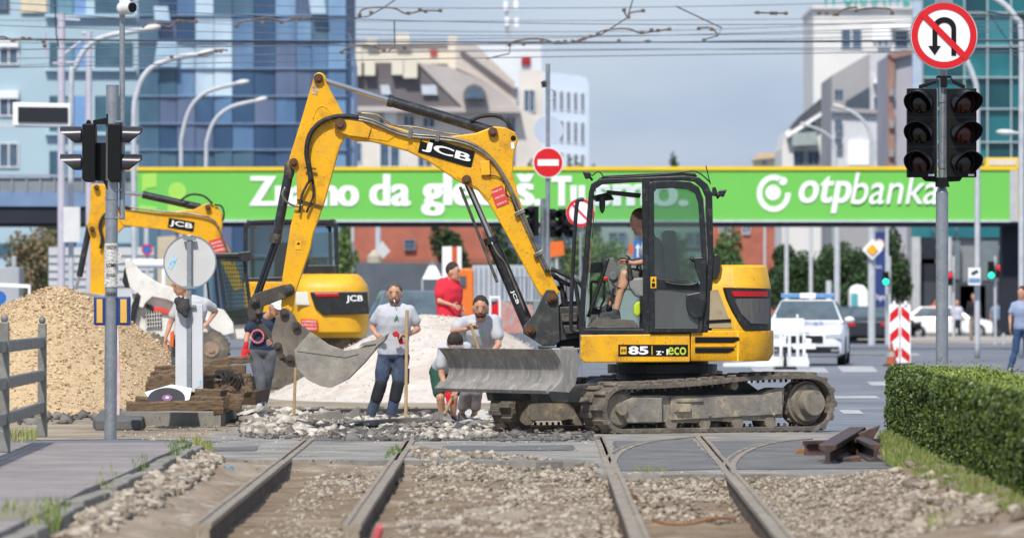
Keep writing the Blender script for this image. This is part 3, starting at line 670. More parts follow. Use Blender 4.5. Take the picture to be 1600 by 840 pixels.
# outside grab rail, mirror, lamps, aerial
mb = tubepx([(912, 312), (906, 312), (901, 322), (896, 400), (892, 500), (896, 516), (906, 517)], YCN - .05, .022); mb.build('grab_rail', BLK, EX, smooth=True)
def worklamp(x, y, sx):
    mb = MB(); c = P(x, y, YCN + .12)
    mb.px([(x - 7 * sx, y - 5), (x + 4 * sx, y - 4), (x + 8 * sx, y), (x + 5 * sx, y + 5), (x - 2 * sx, y + 7)], YCN + .08, .1); mb.cyl(P(x + 5 * sx, y + 4, YCN + .13), P(x + 9 * sx, y + 9, YCN + .13), .015)
    return mb.build('work_lamp', BLK, EX, bev=.01)
worklamp(917, 273, 1); worklamp(1129, 301, -1)
mb = tubepx([(1126, 303), (1118, 304), (1110, 302)], YCN + .1, .02); mb.px([(1113, 293), (1118, 292), (1121, 300), (1116, 306), (1113, 304)], YCN + .05, .06); mb.build('lamp_bracket', BLK, EX)
tubepx([(1110, 288), (1103, 259)], YCN + .3, .006, smooth=1).build('antenna', BLK, EX)
tubepx([(925, 275), (934, 268), (941, 273), (944, 281)], YCN + .06, .007).build('lamp_cable', HOSE, EX, smooth=True)
tubepx([(940, 278), (1000, 275.5), (1060, 270), (1088, 268), (1110, 285)], YCN - .0, .008).build('roof_rail', BLK, EX, smooth=True)
# interior
mb = tubepx([(950, 403), (943, 425), (928, 470), (919, 495)], YCN + .2, .022); mb.build('control_column', BLK, EX, smooth=True)
CONS = M('console grey', C(112, 116, 114), C(96, 100, 98), s=4, rough=.6)
mb = MB(); mb.px([(941, 404), (958, 402), (970, 425), (966, 445), (972, 470), (965, 480), (955, 470), (950, 440), (942, 425)], YCN + .5, .25); mb.px([(924, 410), (960, 408), (962, 424), (920, 426)], YCN + .7, .2)
for x, y in ((958, 431), (962, 455)): c = P(x, y, YCN + .5); mb.cyl(c, c - Vector((0, .03, 0)), .05, n=16)
mb.build('console', CONS, EX, bev=.012)
mb = tubepx([(924, 440), (945, 440), (944, 468), (937, 482), (923, 484), (924, 440)], YCN + .4, .014, smooth=1); mb.build('lower_window_frame', BLK, EX)
mb = MB(); mb.px([(941, 432), (950, 432), (950, 438), (941, 438)], YCN + .35, .04); mb.build('knob', RED, EX, bev=.01)
mb = MB(); mb.px([(982, 434), (1003, 432), (1045, 434), (1045, 462), (1005, 466), (993, 462), (984, 450)], YCN + .28, .45); mb.px([(1036, 360), (1056, 360), (1064, 440), (1040, 440)], YCN + .25, .5)
seat = mb.build('seat', M('seat grey', C(150, 152, 152), C(128, 130, 130), s=5, rough=.6), EX, bev=.03)
mb = MB(); mb.px([(1000, 462), (1050, 460), (1050, 512), (1000, 512)], YCN + .28, .45); mb.build('seat_base', BLK, seat)
mb = MB(); c = P(983, 428, YCN + .3); mb.cyl(P(986, 436, YCN + .3), P(982, 411, YCN + .3), .035, .02, n=10); mb.ell(P(981, 408, YCN + .3), .03); mb.ring(P(997, 420, YCN + .3), (1, .3, 0), .05, .075, .02); mb.build('joystick', HOSE, EX, smooth=50)
mb = tubepx([(955, 438), (962, 448), (985, 452), (1004, 448)], YCN + .32, .008); mb.build('cable', HOSE, EX, smooth=True)
mb = MB(); mb.px([(925, 306), (952, 300), (960, 312), (930, 315)], YCF - .3, .12); mb.px([(948, 297), (1002, 302), (1000, 309), (950, 303)], YCN + .3, .3); mb.build('overhead_console', BLK, EX, bev=.008)
mb = MB(); mb.ell(P(941, 318, YCN + .2), (.035, .02, .11)); mb.build('inside_mirror', BLK, EX, smooth=True)
mb = MB(); mb.px([(918, 510), (932, 496), (990, 500), (1000, 512)], YCN + .1, .6); mb.px([(925, 500), (950, 494), (955, 497), (930, 503)], YCN + .2, .15); mb.build('floor_mat', M('floor mat', C(110, 104, 96), C(84, 80, 74), s=8, rough=.9), EX)
# ---- kingpost
YB = YC + .05; BT = .13                              # boom centre plane and half thickness
mb = MB()
kp_ = [(854, 452), (866, 453), (873, 464), (875, 533), (866, 540), (848, 540), (817, 520), (818, 509), (836, 488), (848, 462)]
for y0 in (-.2, .14): mb.px(kp_, YB + y0, .06)
mb.px([(858, 480), (905, 478), (905, 528), (858, 534)], YB - .14, .28); kg = mb.build('kingpost', KING, EX, bev=.01)
mb = MB(); mb.px([(866, 485), (880, 470), (906, 470), (906, 545), (870, 548)], YB + .1, .25); mb.px([(840, 540), (905, 545), (905, 558), (846, 553)], YB - .2, .4); mb.build('slew_bracket', BLK, EX, bev=.01)
mb = MB(); mb.px([(876, 490), (902, 488), (902, 502), (878, 503)], YB - .25, .1); mb.px([(880, 508), (902, 507), (902, 520), (884, 522)], YB - .25, .1); mb.build('valve_block', LINK, EX, bev=.01)
mb = MB(); mb.cyl(P(862, 547, YB - .25), P(886, 546, YB - .25), .03); mb.cyl(P(886, 546, YB - .25), P(906, 545, YB - .25), .022); mb.build('slew_ram', CHROME, EX)
pins(((862, 465, .055), (828, 515, .06)), YB - .2, RUST, kg)
# ---- boom
BOOM = [(531, 187), (547, 186), (605, 194.5), (660, 211), (701, 213), (743, 208), (762, 201), (772, 197.5), (790, 199), (806, 207.5), (809, 219), (803, 241), (801, 270), (811, 309), (830, 360), (866, 440), (874, 456), (867, 470), (856, 472), (843, 459), (772, 331), (766, 321), (746.6, 297), (727, 289), (711, 280), (689, 265), (669, 252), (637, 236), (605, 227), (579, 221), (553, 220), (537, 211.5), (522, 200), (522, 192)]
mb = MB(); mb.px(BOOM, YB - BT, 2 * BT); bm = mb.build('boom', YEL, EX, bev=.014)
mb = MB()                                            # welded side plates and seams
mb.px([(553, 213), (560, 205), (585, 203), (600, 207), (622, 209), (606, 221), (580, 217)], YB - BT - .008, .01); mb.build('weld_plate', YEL, bm, bev=.004); mb = MB()
mb.px([(714, 276), (727, 262), (740, 262), (752, 275), (770, 300), (764, 312), (744, 292), (728, 286)], YB - BT - .01, .012); mb.build('weld_plate', YEL, bm, bev=.004)
mb = MB(); O = P(653, 237.5, YB - BT - .012); U = P(736, 262, YB - BT - .012) - O; V = P(659, 212, YB - BT - .012) - O
mb.prism([O, O + U, O + U + V, O + V], (0, .006, 0)); bd = mb.build('name_plate', BLK2, bm)
text('lettering', 'JCB', O + U * .06 + V * .14 + Vector((0, -.002, 0)), U * .9, V * .62, LETW, bd, off=.015, lift=.004, bold=.012)
mb = MB(); q = O + U * .02 + V * .68 + Vector((0, -.008, 0)); mb.prism([q, q + U * .14, q + U * .14 + V * .26, q + V * .26], (0, .002, 0)); mb.build('badge', YEL2, bd)
text('lettering', 'JCB', q + U * .02 + V * .06 + Vector((0, -.001, 0)), U * .1, V * .12, BLK2, bd, lift=.002)
REDS = M('red sticker', C(214, 74, 62), C(204, 62, 52), s=6, rough=.6)
mb = MB(); O = P(776, 325, YB - BT - .008); U = P(796, 317, YB - BT - .008) - O; V = P(765, 297, YB - BT - .008) - O
mb.prism([O, O + U, O + U + V, O + V], (0, .004, 0)); rs = mb.build('sticker', REDS, bm)
for k in range(5):
    text('lettering', 'OPREZ STROJ'[: 8 + k % 3], O + U * (.12) + V * (.1 + k * .17), U * .75, V * .09, LETW, rs, lift=.004) if k in (0, 2, 4) else None
mb = MB(); mb.px([(750, 252), (765, 251), (766, 273), (752, 274)], YB - BT - .05, .05); mb.build('lamp_box', YEL2, bm, bev=.006)
mb = MB(); mb.px([(798, 223), (803, 222), (804, 232), (799, 233)], YB - BT - .006, .004); mb.build('tag', LETW, bm)
pins(((531.5, 194.5, .07), (770, 206.5, .055), (729, 281, .055)), YB - BT - .005, RUST, bm)
mb = MB(); c = P(802, 216, YB - BT - .004); mb.cyl(c, c + Vector((0, .004, 0)), .03, n=14); mb.build('lifting_eye', BLK2, bm)
for k, (dy, r) in enumerate(((0, .016), (4.2, .016))):
    tubepx([(546, 181 + dy), (579, 187 + dy), (611, 200.5 + dy), (640, 209.5 + dy * .9), (682, 213 + dy), (717, 218 + dy), (746, 229 + dy), (772, 252 + dy * .5), (795 - dy * .6, 288), (811 - dy, 322), (827 - dy, 357), (846 - dy, 400), (858 - dy, 425)], YB - BT - .03, r).build('hydraulic_pipe', PIPE, bm, smooth=True)
tubepx([(560, 177), (590, 180), (612, 195), (650, 199), (690, 207), (726, 212)], YB + .02, .014).build('hydraulic_pipe', PIPE, bm, smooth=True)
for x, y, a in ((641, 208, .2), (684, 213, .2), (812, 332, 1.1), (842, 396, 1.1)):
    mb = MB(); c = P(x, y, YB - BT - .03); d = Vector((math.sin(a), 0, math.cos(a))); mb.obox(c, d * .06, Vector((math.cos(a), 0, -math.sin(a))) * .022, (0, .028, 0)); mb.build('pipe_clamp', PIPE, bm, bev=.003)
tubepx([(797, 286), (790, 292), (792, 304), (800, 312), (806, 330)], YB - BT - .03, .007).build('cable', HOSE, bm, smooth=True)
tubepx([(764, 274), (780, 277), (792, 290)], YB - BT - .02, .006).build('cable', HOSE, bm, smooth=True)
# dipper ram
mb = MB(); mb.cyl(P(500, 123.5, YB), P(608, 157, YB), .032, n=18); rod = mb.build('ram_rod', CHROME, bm, smooth=40)
mb = MB(); mb.cyl(P(607, 157, YB), P(768, 205, YB), .062, n=24); mb.cyl(P(606, 156.7, YB), P(614, 159, YB), .07, n=24); mb.build('dipper_ram', RAM, bm, smooth=40, bev=.004)
tubepx([(735, 189), (752, 182), (775, 181), (792, 190), (799, 203), (797, 207)], YB - .06, .022).build('ram_hose', HOSE, bm, smooth=True)
# boom rams (two, one each side) with the guard plate
for sg, yy in ((-1, -.02), (1, .04)):
    pass
mb = MB(); mb.cyl(P(729, 284, YB), P(770, 378, YB), .036, n=18); mb.build('ram_rod', CHROME, bm, smooth=40)
mb = MB(); mb.cyl(P(768, 373, YB), P(827, 512, YB), .072, n=24); mb.cyl(P(766, 370, YB), P(770, 380, YB), .085, n=20); br = mb.build('boom_ram', RAM, bm, smooth=40, bev=.004)
tubepx([(768, 378), (777, 396), (790, 412), (808, 455), (822, 490)], YB - .085, .012).build('ram_pipe', PIPE, br, smooth=True)
mb = MB(); mb.bar(P(719, 292, YB - .02), P(777, 441, YB - .02), .035, .16, up=(0, 1, 0)); mb.build('guard_strip', LINK, br, bev=.006)
O = P(797, 455, YB - .078); U = P(806, 476, YB - .078) - O; V = P(803, 452, YB - .078) - O
text('lettering', 'JCB', O, U, V, LETW, br, off=.015, lift=.002)
# hoses between boom foot and deck
for k, pts in enumerate((((861, 420), (880, 428), (897, 440), (903, 470), (905, 500)), ((866, 432), (890, 445), (903, 440), (912, 455), (906, 480), (893, 492)), ((858, 425), (876, 440), (880, 470), (890, 500), (903, 515)), ((870, 448), (882, 458), (886, 490), (898, 508)))):
    tubepx(pts, YB - .12 + .07 * k, .024).build('hose', HOSE, bm, smooth=True)
# ---- dipper arm
ARM = [(491, 117), (495, 114), (499, 113), (504, 114.5), (508.5, 119), (510, 129), (521.5, 151), (536, 178), (538, 215), (531, 229), (520, 268), (507, 315), (489, 366), (485, 388), (461, 458), (457, 486), (448, 492), (439, 488), (441, 434), (454, 352), (464, 315), (463, 270), (459, 265), (451, 257), (452, 247), (470, 190), (489, 125)]
YA = YB; AT = .10
mb = MB(); mb.px(ARM, YA - AT, 2 * AT); arm = mb.build('dipper_arm', YEL, EX, bev=.012)
mb = MB(); tubepx([(489, 186), (494, 172), (502, 166), (512, 170), (522, 184)], YA - AT, .007).build('weld_seam', YEL, arm, smooth=True)
pins(((497.7, 122.8, .055), (458.8, 254, .05), (449, 451, .05)), YA - AT, RUST, arm)
# boom tip cheeks around the arm
for y0 in (-.165, .135): mb = MB(); mb.px([(521, 192), (531, 186), (560, 186), (580, 200), (575, 216), (545, 212), (522, 202)], YB + y0, .03); mb.build('boom_tip_fork', YEL, bm, bev=.006)
tubepx([(560, 184), (545, 182), (522, 183), (500, 192), (484, 211), (479, 238), (483, 262), (486, 284)], YA - AT - .06, [.03] * 21 + [.034], n=10).build('hose_sleeve', HOSE, arm, smooth=True)
for dx in (-4, 3):
    tubepx([(486 + dx, 284), (482 + dx * 2.6, 305), (477 + dx * 2, 322), (474 + dx * 1.6, 332)], YA - AT - .05, .014).build('hose', HOSE, arm, smooth=True)
tubepx([(474, 320), (462, 322), (449, 316), (441, 304), (446, 292)], YA - AT - .05, .012).build('hydraulic_pipe', PIPE, arm, smooth=True)
mb = MB(); mb.bar(P(476, 262, YA - AT - .05), P(494, 264, YA - AT - .05), .02, .02); mb.bar(P(464, 312, YA - AT - .02), P(506, 323, YA - AT - .02), .02, .02); mb.build('hose_clamp', RUST, arm)
mb = MB(); mb.px([(462, 376), (471, 376), (470, 390), (461, 390)], YA - AT - .005, .004); wl = mb.build('warning_label', YEL2, arm)
mb = MB(); mb.add([P(463.5, 382, YA - AT - .008), P(469, 382, YA - AT - .008), P(466.5, 377.5, YA - AT - .008)], [(0, 1, 2)]); mb.build('pictogram', BLK2, wl)
mb = MB(); mb.px([(489, 132), (498, 133), (496, 149), (487, 147)], YA - AT - .005, .004); mb.build('sticker', M('worn sticker', C(210, 190, 150), C(140, 100, 50), s=40, rough=.7), arm)
# bucket ram
mb = MB(); mb.cyl(P(454, 256, YA), P(431, 375, YA), .055, n=20); brm = mb.build('bucket_ram', RAM, arm, smooth=40)
mb = MB(); mb.ell(P(452, 266, YA - .04), (.06, .04, .12)); mb.cyl(P(432, 365, YA), P(429, 380, YA), .066, n=18); mb.build('ram_collar', LINK, brm)
for dx, yy in ((-2, .02), (3, -.03)):
    mb = MB(); mb.cyl(P(431 + dx, 378, YA + yy), P(400 + dx, 466, YA + yy), .022 if dx > 0 else .03, n=14); mb.build('ram_rod', M('dark rod', C(70, 70, 74), C(54, 54, 58), rough=.25, metal=.8), brm, smooth=40)
# linkage
for sg, yn in ((0, YA - .17), (1, YA + .12)):
    mb = MB(); mb.px([(396, 459), (440, 445), (455, 443), (461, 451), (458, 460), (445, 466), (412, 478), (409, 497), (402, 504), (390, 502), (386, 490), (389, 470)], yn, .05); lk = mb.build('link', LINK, EX, bev=.008)
    if sg == 0:
        pins(((398, 469, .05), (451, 452, .05), (404, 487, .035), (395, 497, .038)), yn, LINK, lk)
    mb = MB(); mb.bar(P(397, 496, yn + .05), P(437, 540, yn + .05), .07, .04, up=(0, 1, 0)); mb.build('connecting_bar', LINK, EX, bev=.006)
# quick hitch
mb = MB(); HP = [(432, 494), (440, 484), (450, 482), (460, 492), (466, 505), (476, 510), (486, 520), (482, 545), (464, 574), (450, 572), (436, 560), (427, 540), (424, 520)]
for y0 in (-.17, .12): mb.px(HP, YA + y0, .05)
mb.px([(436, 500), (470, 512), (470, 560), (440, 556)], YA - .12, .24); hh = mb.build('quick_hitch', M('hitch steel', C(122, 112, 100), C(88, 82, 76), s=5, rough=.6, metal=.1, spot=C(156, 138, 112), ss=6, sa=.6), EX, bev=.008)
pins(((444, 488, .05), (463, 509, .05), (434, 541, .05), (453, 560, .05), (440, 557, .04)), YA - .17, LINK, hh)
# bucket: shell swept across, side plates
SH = [(485, 520), (460, 548), (464, 576), (481, 593), (502, 603), (518, 605), (543, 593), (568, 568), (589, 543), (600, 528)]
def thickline(pts, t):
    o = []; cx, cy = 520, 548
    for x, y in pts: d = math.hypot(x - cx, y - cy); o.append((x + (cx - x) / d * t, y + (cy - y) / d * t))
    return pts + o[::-1]
BW = .36
mb = MB(); mb.px(thickline(SH, 3.2), YA - BW, 2 * BW); bk = mb.build('bucket', BKT, EX, smooth=30, bev=.004)
for y0 in (-BW - .012, BW - .012):
    mb = MB(); mb.px([(485, 518), (497, 526), (514, 538), (539, 547), (561, 543), (588, 532), (599, 529), (589, 542.5), (568, 567.5), (543, 592.5), (518, 605), (502, 603), (481, 592.5), (464, 576), (460, 547)], YA + y0, .025); mb.build('side_plate', BKT, bk, bev=.005)
mb = MB(); mb.px([(464, 545), (540, 556), (560, 551), (560, 552.5), (540, 558), (464, 548)], YA - BW - .022, .012); mb.build('wear_strip', BKT, bk)
mb = MB(); mb.px([(560, 541), (566, 535), (594, 528), (604, 523), (601, 531), (589, 541), (585, 545), (588, 537)], YA - BW - .03, .1); mb.px([(596, 526), (606, 521), (602, 531), (592, 541)], YA - BW, 2 * BW); mb.build('cutting_edge', BKT, bk, bev=.004)
# ================================================================ rubble, gravel, heaps
def scatter(n, poly, z=None, jz=.0, edge=None):
    "random ground points inside a picture-space polygon of ground rows"
    out = []; ys = [p[1] for p in poly]; W = [tuple(G(x, y))[:2] for x, y in poly]
    x0, x1 = min(p[0] for p in W), max(p[0] for p in W); y0, y1 = min(p[1] for p in W), max(p[1] for p in W)
    def inside(a, b):
        c = False; m = len(W)
        for i in range(m):
            (ax, ay), (bx, by) = W[i], W[(i + 1) % m]
            if (ay > b) != (by > b) and a < (bx - ax) * (b - ay) / (by - ay) + ax: c = not c
        return c
    while len(out) < n:
        a, b = random.uniform(x0, x1), random.uniform(y0, y1)
        if inside(a, b):
            if edge and random.random() > edge(a, b): continue
            zz = (ht(a, b) if b < 52 else 0) if z is None else z; out.append((a, b, zz + random.uniform(0, jz)))
    return np.array(out)
STONE = M('grey stone', C(190, 178, 162), C(112, 100, 86), island=True, rough=.95, bump=.3, bs=40, s=5)
STONEW = M('white concrete rubble', C(212, 204, 192), C(112, 104, 94), island=True, rough=.95, s=5)
STONED = M('broken asphalt', C(66, 64, 63), C(136, 130, 124), island=True, rough=.95, s=5)
def sz(n, a, b, p=2.2): return a + (b - a) * rng.random(n) ** p
def st(name, n, poly, a, b, mat, **k):
    fl = k.pop('flat', .7); pp = scatter(n, poly, **k); tag(stones(name, pp, sz(n, a, b), mat, flat=fl), kind='stuff')
st('rubble', 7500, [(300, 700), (345, 718), (322, 745), (150, 838), (70, 838), (70, 806), (140, 768), (200, 744), (248, 722)], .008, .075, STONE, jz=.02)
st('gravel', 2600, [(500, 722), (612, 722), (560, 840), (330, 840)], .006, .03, STONE, jz=.0, edge=lambda a, b: 1 if b > 49.6 or fbm(a * 2, b, 3, 2.) > .12 else .12)
st('gravel', 9000, [(650, 720), (945, 724), (950, 745), (975, 840), (590, 840)], .005, .042, STONE, jz=.008, edge=lambda a, b: 1 if b > 49.8 or (a > -.1 and fbm(a * 1.6, b * .8, 3, 4.) > .0) else .14)
st('gravel', 2500, [(300, 700), (930, 700), (960, 735), (930, 735), (640, 728), (350, 724)], .004, .02, STONE)
st('gravel', 1500, [(940, 690), (1380, 690), (1400, 742), (950, 742)], .004, .018, STONE)
st('gravel', 900, [(640, 700), (930, 724), (935, 745), (650, 735)], .01, .06, STONE, jz=.02)
st('gravel', 1800, [(972, 738), (1135, 740), (1165, 790), (985, 790)], .008, .05, STONE, jz=.015, edge=lambda a, b: 1 if b > 45 else .15)
st('gravel', 14000, [(1150, 738), (1320, 730), (1400, 752), (1560, 838), (1250, 838)], .005, .03, STONE, jz=.012)
st('rubble', 260, [(1390, 740), (1600, 815), (1600, 838), (1420, 838)], .02, .09, STONE, jz=.02)
st('gravel', 900, [(300, 835), (1000, 828), (1000, 840), (300, 840)], .008, .04, STONE)
st('rubble', 300, [(480, 724), (640, 724), (600, 750), (470, 750)], .012, .05, STONE)
st('rubble', 260, [(1210, 735), (1290, 728), (1340, 735), (1300, 748)], .012, .05, STONE)
# broken-up strip in front of the workers
st('concrete_rubble', 2400, [(372, 640), (480, 640), (540, 655), (650, 655), (770, 660), (775, 684), (640, 688), (380, 680)], .01, .085, STONEW, jz=.04, edge=lambda a, b: 1 if fbm(a * 1.5, b * .6, 3, 3.) > -.05 else .25)
st('concrete_rubble', 420, [(380, 652), (470, 646), (475, 678), (385, 680)], .02, .15, STONEW, jz=.05)
st('concrete_rubble', 260, [(690, 672), (765, 670), (768, 686), (650, 688)], .02, .10, STONEW, jz=.03)
st('broken_asphalt', 2200, [(370, 640), (640, 640), (780, 662), (930, 676), (930, 692), (640, 690), (375, 686)], .008, .07, STONED, jz=.03)
st('broken_asphalt', 260, [(520, 668), (640, 672), (640, 690), (520, 690)], .02, .12, STONED, jz=.03)
st('broken_asphalt', 200, [(0, 640), (140, 632), (230, 655), (60, 665), (0, 668)], .02, .16, STONED, jz=.05)
st('broken_asphalt', 130, [(120, 606), (230, 604), (236, 622), (130, 622)], .02, .15, STONED, jz=.06)
st('gravel', 1500, [(420, 655), (930, 672), (930, 716), (480, 712), (380, 700)], .006, .028, STONEW, edge=lambda a, b: max(.06, min(1, (b - 54) / 8)))
st('gravel', 600, [(190, 650), (380, 668), (370, 700), (300, 690), (190, 684)], .006, .03, STONE)
# pit between the workers: dark slots and pale bed
PIT = M('pale subgrade', C(206, 202, 194), C(180, 174, 164), s=3, rough=.95, bump=.5, bs=16)
def heap(name, cx, Yc, rx, ry, h, mat, label, group, seed, rough=.05, nr=70, na=150, pw=1.0, prof=None, rr=None):
    V = []; Fc = []
    for j in range(nr + 1):
        r = j / nr
        for i in range(na):
            t = 2 * math.pi * i / na; x = cx + (rr if rr and math.cos(t) > 0 else rx) * r * math.cos(t); y = Yc + ry * r * math.sin(t)
            b = prof(r) if prof else (1 - r) ** pw
            V.append((x, y, -.02 + h * b * (1 + .10 * fbm(x * .5, y * .5, 3, seed)) + rough * fbm(x * 1.7, y * 1.7, 5, seed + 3) * min(1, (1 - r) * 6)))
    for j in range(nr):
        for i in range(na): Fc.append((j * na + i, j * na + (i + 1) % na, (j + 1) * na + (i + 1) % na, (j + 1) * na + i))
    Fc = [q[::-1] for q in Fc]
    o = fast(name, V, Fc, mat, smooth=True, org=(cx, Yc, 0)); return tag(o, label, 'gravel heap' if 'gravel' in name else 'sand heap', group), np.array(V)
TAN = M('tan gravel', C(206, 182, 144), C(176, 146, 106), s=22, rough=.95, bump=1.2, bs=26, spot=C(228, 212, 184), ss=36, sa=.6, detail=3)
PALE = M('pale crushed stone', C(214, 205, 195), C(198, 187, 176), s=7, rough=.95, bump=1, bs=22, spot=C(216, 208, 198), ss=20, sa=.5, chip=C(150, 136, 122), cs=9, ca=.4, band=(C(178, 162, 146), .8, .5))
hp, HV = heap('gravel_heap', P(92, 0, 79).x, 79.5, 3.35, 6.5, 1.74, TAN, 'heap of tan gravel on the left behind the galvanised railing', None, 3., prof=lambda r: max(0, 1 - (r * 1.06) ** 1.25) ** 1.02 if r < .94 else 0, rr=2.45)
k = rng.integers(0, len(HV), 36000); PB = M('tan pebbles', C(232, 212, 178), C(170, 138, 100), island=True, rough=.9, s=5)
pts = HV[k] + rng.normal(0, .04, (36000, 3)) * (1, 1, .2)
m_ = (pts[:, 1] < 80.5); tag(stones('pebbles', pts[m_], sz(m_.sum(), .008, .03), PB), kind='stuff')
pp_ = scatter(1800, [(-40, 628), (240, 615), (260, 648), (0, 655)], z=0); tag(stones('pebbles', pp_, sz(1800, .012, .034), PB), kind='stuff')
hp2, HV2 = heap('stone_heap', P(688, 0, 88).x, 89.5, 2.95, 6.5, 1.27, PALE, 'wide heap of pale crushed stone behind the standing workers', None, 8., rough=.05, prof=lambda r: (.5 * (1 + math.cos(math.pi * min(1, r)))) ** .8)
k = rng.integers(0, len(HV2), 5000); pts = HV2[k] + rng.normal(0, .04, (5000, 3)) * (1, 1, .1); tag(stones('pebbles', pts[pts[:, 1] < 92], sz((pts[:, 1] < 92).sum(), .006, .022), M('pale pebbles', C(222, 212, 200), C(168, 152, 136), island=True, rough=.95)), kind='stuff')
hp3, _ = heap('stone_heap', P(790, 0, 99).x, 99.5, 1.7, 4, .62, PALE, 'lower pale heap of crushed stone right of the red-shirted man', None, 5., rough=.02)
# ================================================================ old rail timbers, kerb island, broken slabs
tag(sheet('traffic_island', [g2(190, 664), g2(345, 666), g2(378, 645), g2(350, 634), g2(215, 634)], .16, CONC, thick=.2), kind='structure')
def timber(x0, y0, x1, y1, Y0, Y1, hw, hh, label):
    p, q = P(x0, y0, Y0), P(x1, y1, Y1); mb = MB(); d, a, b = basis(q - p); n = 7; rings = []
    for k in range(n + 1):
        t = k / n; c = p + (q - p) * t + Vector((0, 0, random.uniform(-.008, .008))); j1, j2 = random.uniform(.9, 1.06), random.uniform(.88, 1.06)
        rings.append([c + a * hw * j1 * i + b * hh * j2 * jx for i, jx in ((-1, -1), (1, -1), (1, .75), (.75, 1), (-.8, 1), (-1, .7))])
    v = [x for r in rings for x in r]; m = 6; f = [(k * m + i, (k + 1) * m + i, (k + 1) * m + (i + 1) % m, k * m + (i + 1) % m) for k in range(n) for i in range(m)]
    f += [tuple(range(m)), tuple(range(n * m, n * m + m))[::-1]]; mb.add(v, f)
    return tag(mb.build('timber', WOODG, bev=.006), label, 'timber', 'old timbers stacked under the round sign back')
Z0 = 66.4
for a in ((198, 634, 350, 633, 64.6, 64.6, .09, .055, 'split brown timber lying at the front of the stack, beside the kerb island'),
    (212, 626, 300, 628, 66.3, 66.3, .08, .05, 'short dark timber in the second row of the stack, left part'),
    (300, 627, 352, 628, 66.3, 66.0, .08, .07, 'thick light brown block at the front right of the stack'),
    (352, 622, 378, 632, 66.8, 66.8, .08, .09, 'short dark block at the right foot of the stack'),
    (305, 614, 362, 616, 68.2, 68.2, .12, .06, 'timber in the lowest row behind the sign post'),
    (232, 598, 300, 588, 68.4, 68.4, .12, .085, 'thick timber sticking out left of the white sign panel'),
    (300, 602, 386, 600, 68.8, 68.8, .12, .075, 'long timber in the middle of the stack, right of the sign post'),
    (316, 592, 392, 590, 69.4, 69.4, .12, .06, 'grey timber in the upper middle row of the stack'),
    (318, 578, 384, 579, 69.8, 69.8, .12, .075, 'broad timber in the second row from the top'),
    (236, 586, 300, 580, 70, 70, .12, .05, 'timber left of the sign panel in the upper row'),
    (242, 577, 330, 571, 70.6, 70.6, .12, .045, 'pale flat board on the upper left of the stack'),
    (305, 571, 392, 560, 71, 71, .12, .045, 'long pale board lying topmost on the stack'),
    (300, 612, 395, 604, 70.4, 70.4, .12, .07, 'timber at the back of the middle row'),
    (366, 590, 388, 616, 67.8, 67.6, .06, .05, 'broken timber end leaning down at the right side of the stack'),
    (340, 640, 372, 622, 66.9, 67.4, .07, .06, 'short timber leaning on the right corner of the stack'),
    (228, 604, 300, 610, 70.2, 70.2, .1, .07, 'dark timber low in the left part of the stack')):
    timber(*a)
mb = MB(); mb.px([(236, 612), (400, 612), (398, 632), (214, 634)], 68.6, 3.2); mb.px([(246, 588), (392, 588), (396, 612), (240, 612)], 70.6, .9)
RAGM = M('torn dark rag', C(52, 48, 44), C(36, 33, 30), s=9, rough=.95, bump=1, bs=20)
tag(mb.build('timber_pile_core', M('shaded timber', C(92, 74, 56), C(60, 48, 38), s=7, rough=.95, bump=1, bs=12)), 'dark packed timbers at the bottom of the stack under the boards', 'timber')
mb = MB()
for k in range(14):
    x, y = 352 + random.uniform(-16, 16), 588 + random.uniform(-8, 10); mb.ell(P(x, y, 67.8 + random.uniform(-.1, .1)), (random.uniform(.03, .1), .06, random.uniform(.02, .05)), n=7, m=5)
for k in range(6): 
    x, y = 345 + k * 6, 582 + random.uniform(-3, 3); mb.tube([P(x, y, 67.7), P(x + 4, y + 9, 67.6), P(x - 3, y + 20, 67.6)], .02, 5)
tag(mb.build('rag', RAGM), 'torn dark rag hanging over the middle timbers of the stack', 'rag')
def slab(pts, Y, t, label, mat=CONC, rx=0):
    mb = MB(); mb.px(pts, Y, t); return tag(mb.build('broken_slab', mat, bev=.01), label, 'concrete slab', 'broken slabs lifted out of the street')
slab([(531, 656), (558, 634), (562, 638), (562, 650), (545, 660)], 70.2, .4, 'pale broken slab tipped up left of the smoking man')
slab([(540, 658), (655, 652), (676, 656), (600, 668), (545, 668)], 66.8, .3, 'long flat slab edge lying before the feet of the smoking man')
slab([(655, 655), (700, 640), (706, 646), (672, 664)], 69.0, .3, 'narrow slab leaning left of the bending man')
slab([(690, 672), (762, 656), (768, 660), (765, 664), (696, 679)], 65.2, .35, 'long pale slab edge in front of the bending man')
slab([(480, 648), (530, 640), (536, 656), (500, 664), (484, 662)], 69.5, .4, 'grey slab chunk right of the shovel in the rubble')
mb = MB()
for pts, Y in (([(420, 640), (700, 638), (705, 645), (415, 648)], 74.5), ([(560, 664), (770, 668), (770, 674), (560, 676)], 64.9)):
    mb.px(pts, Y, .3)
tag(mb.build('dug_edge', M('dark asphalt edge', C(60, 58, 56), C(44, 42, 41), s=4, rough=.95, bump=1)), kind='structure')
tag(sheet('dug_bed', [g2(470, 640), g2(760, 640), g2(770, 662), g2(640, 664), g2(480, 656)], .006, PIT, jag=.06), kind='structure')
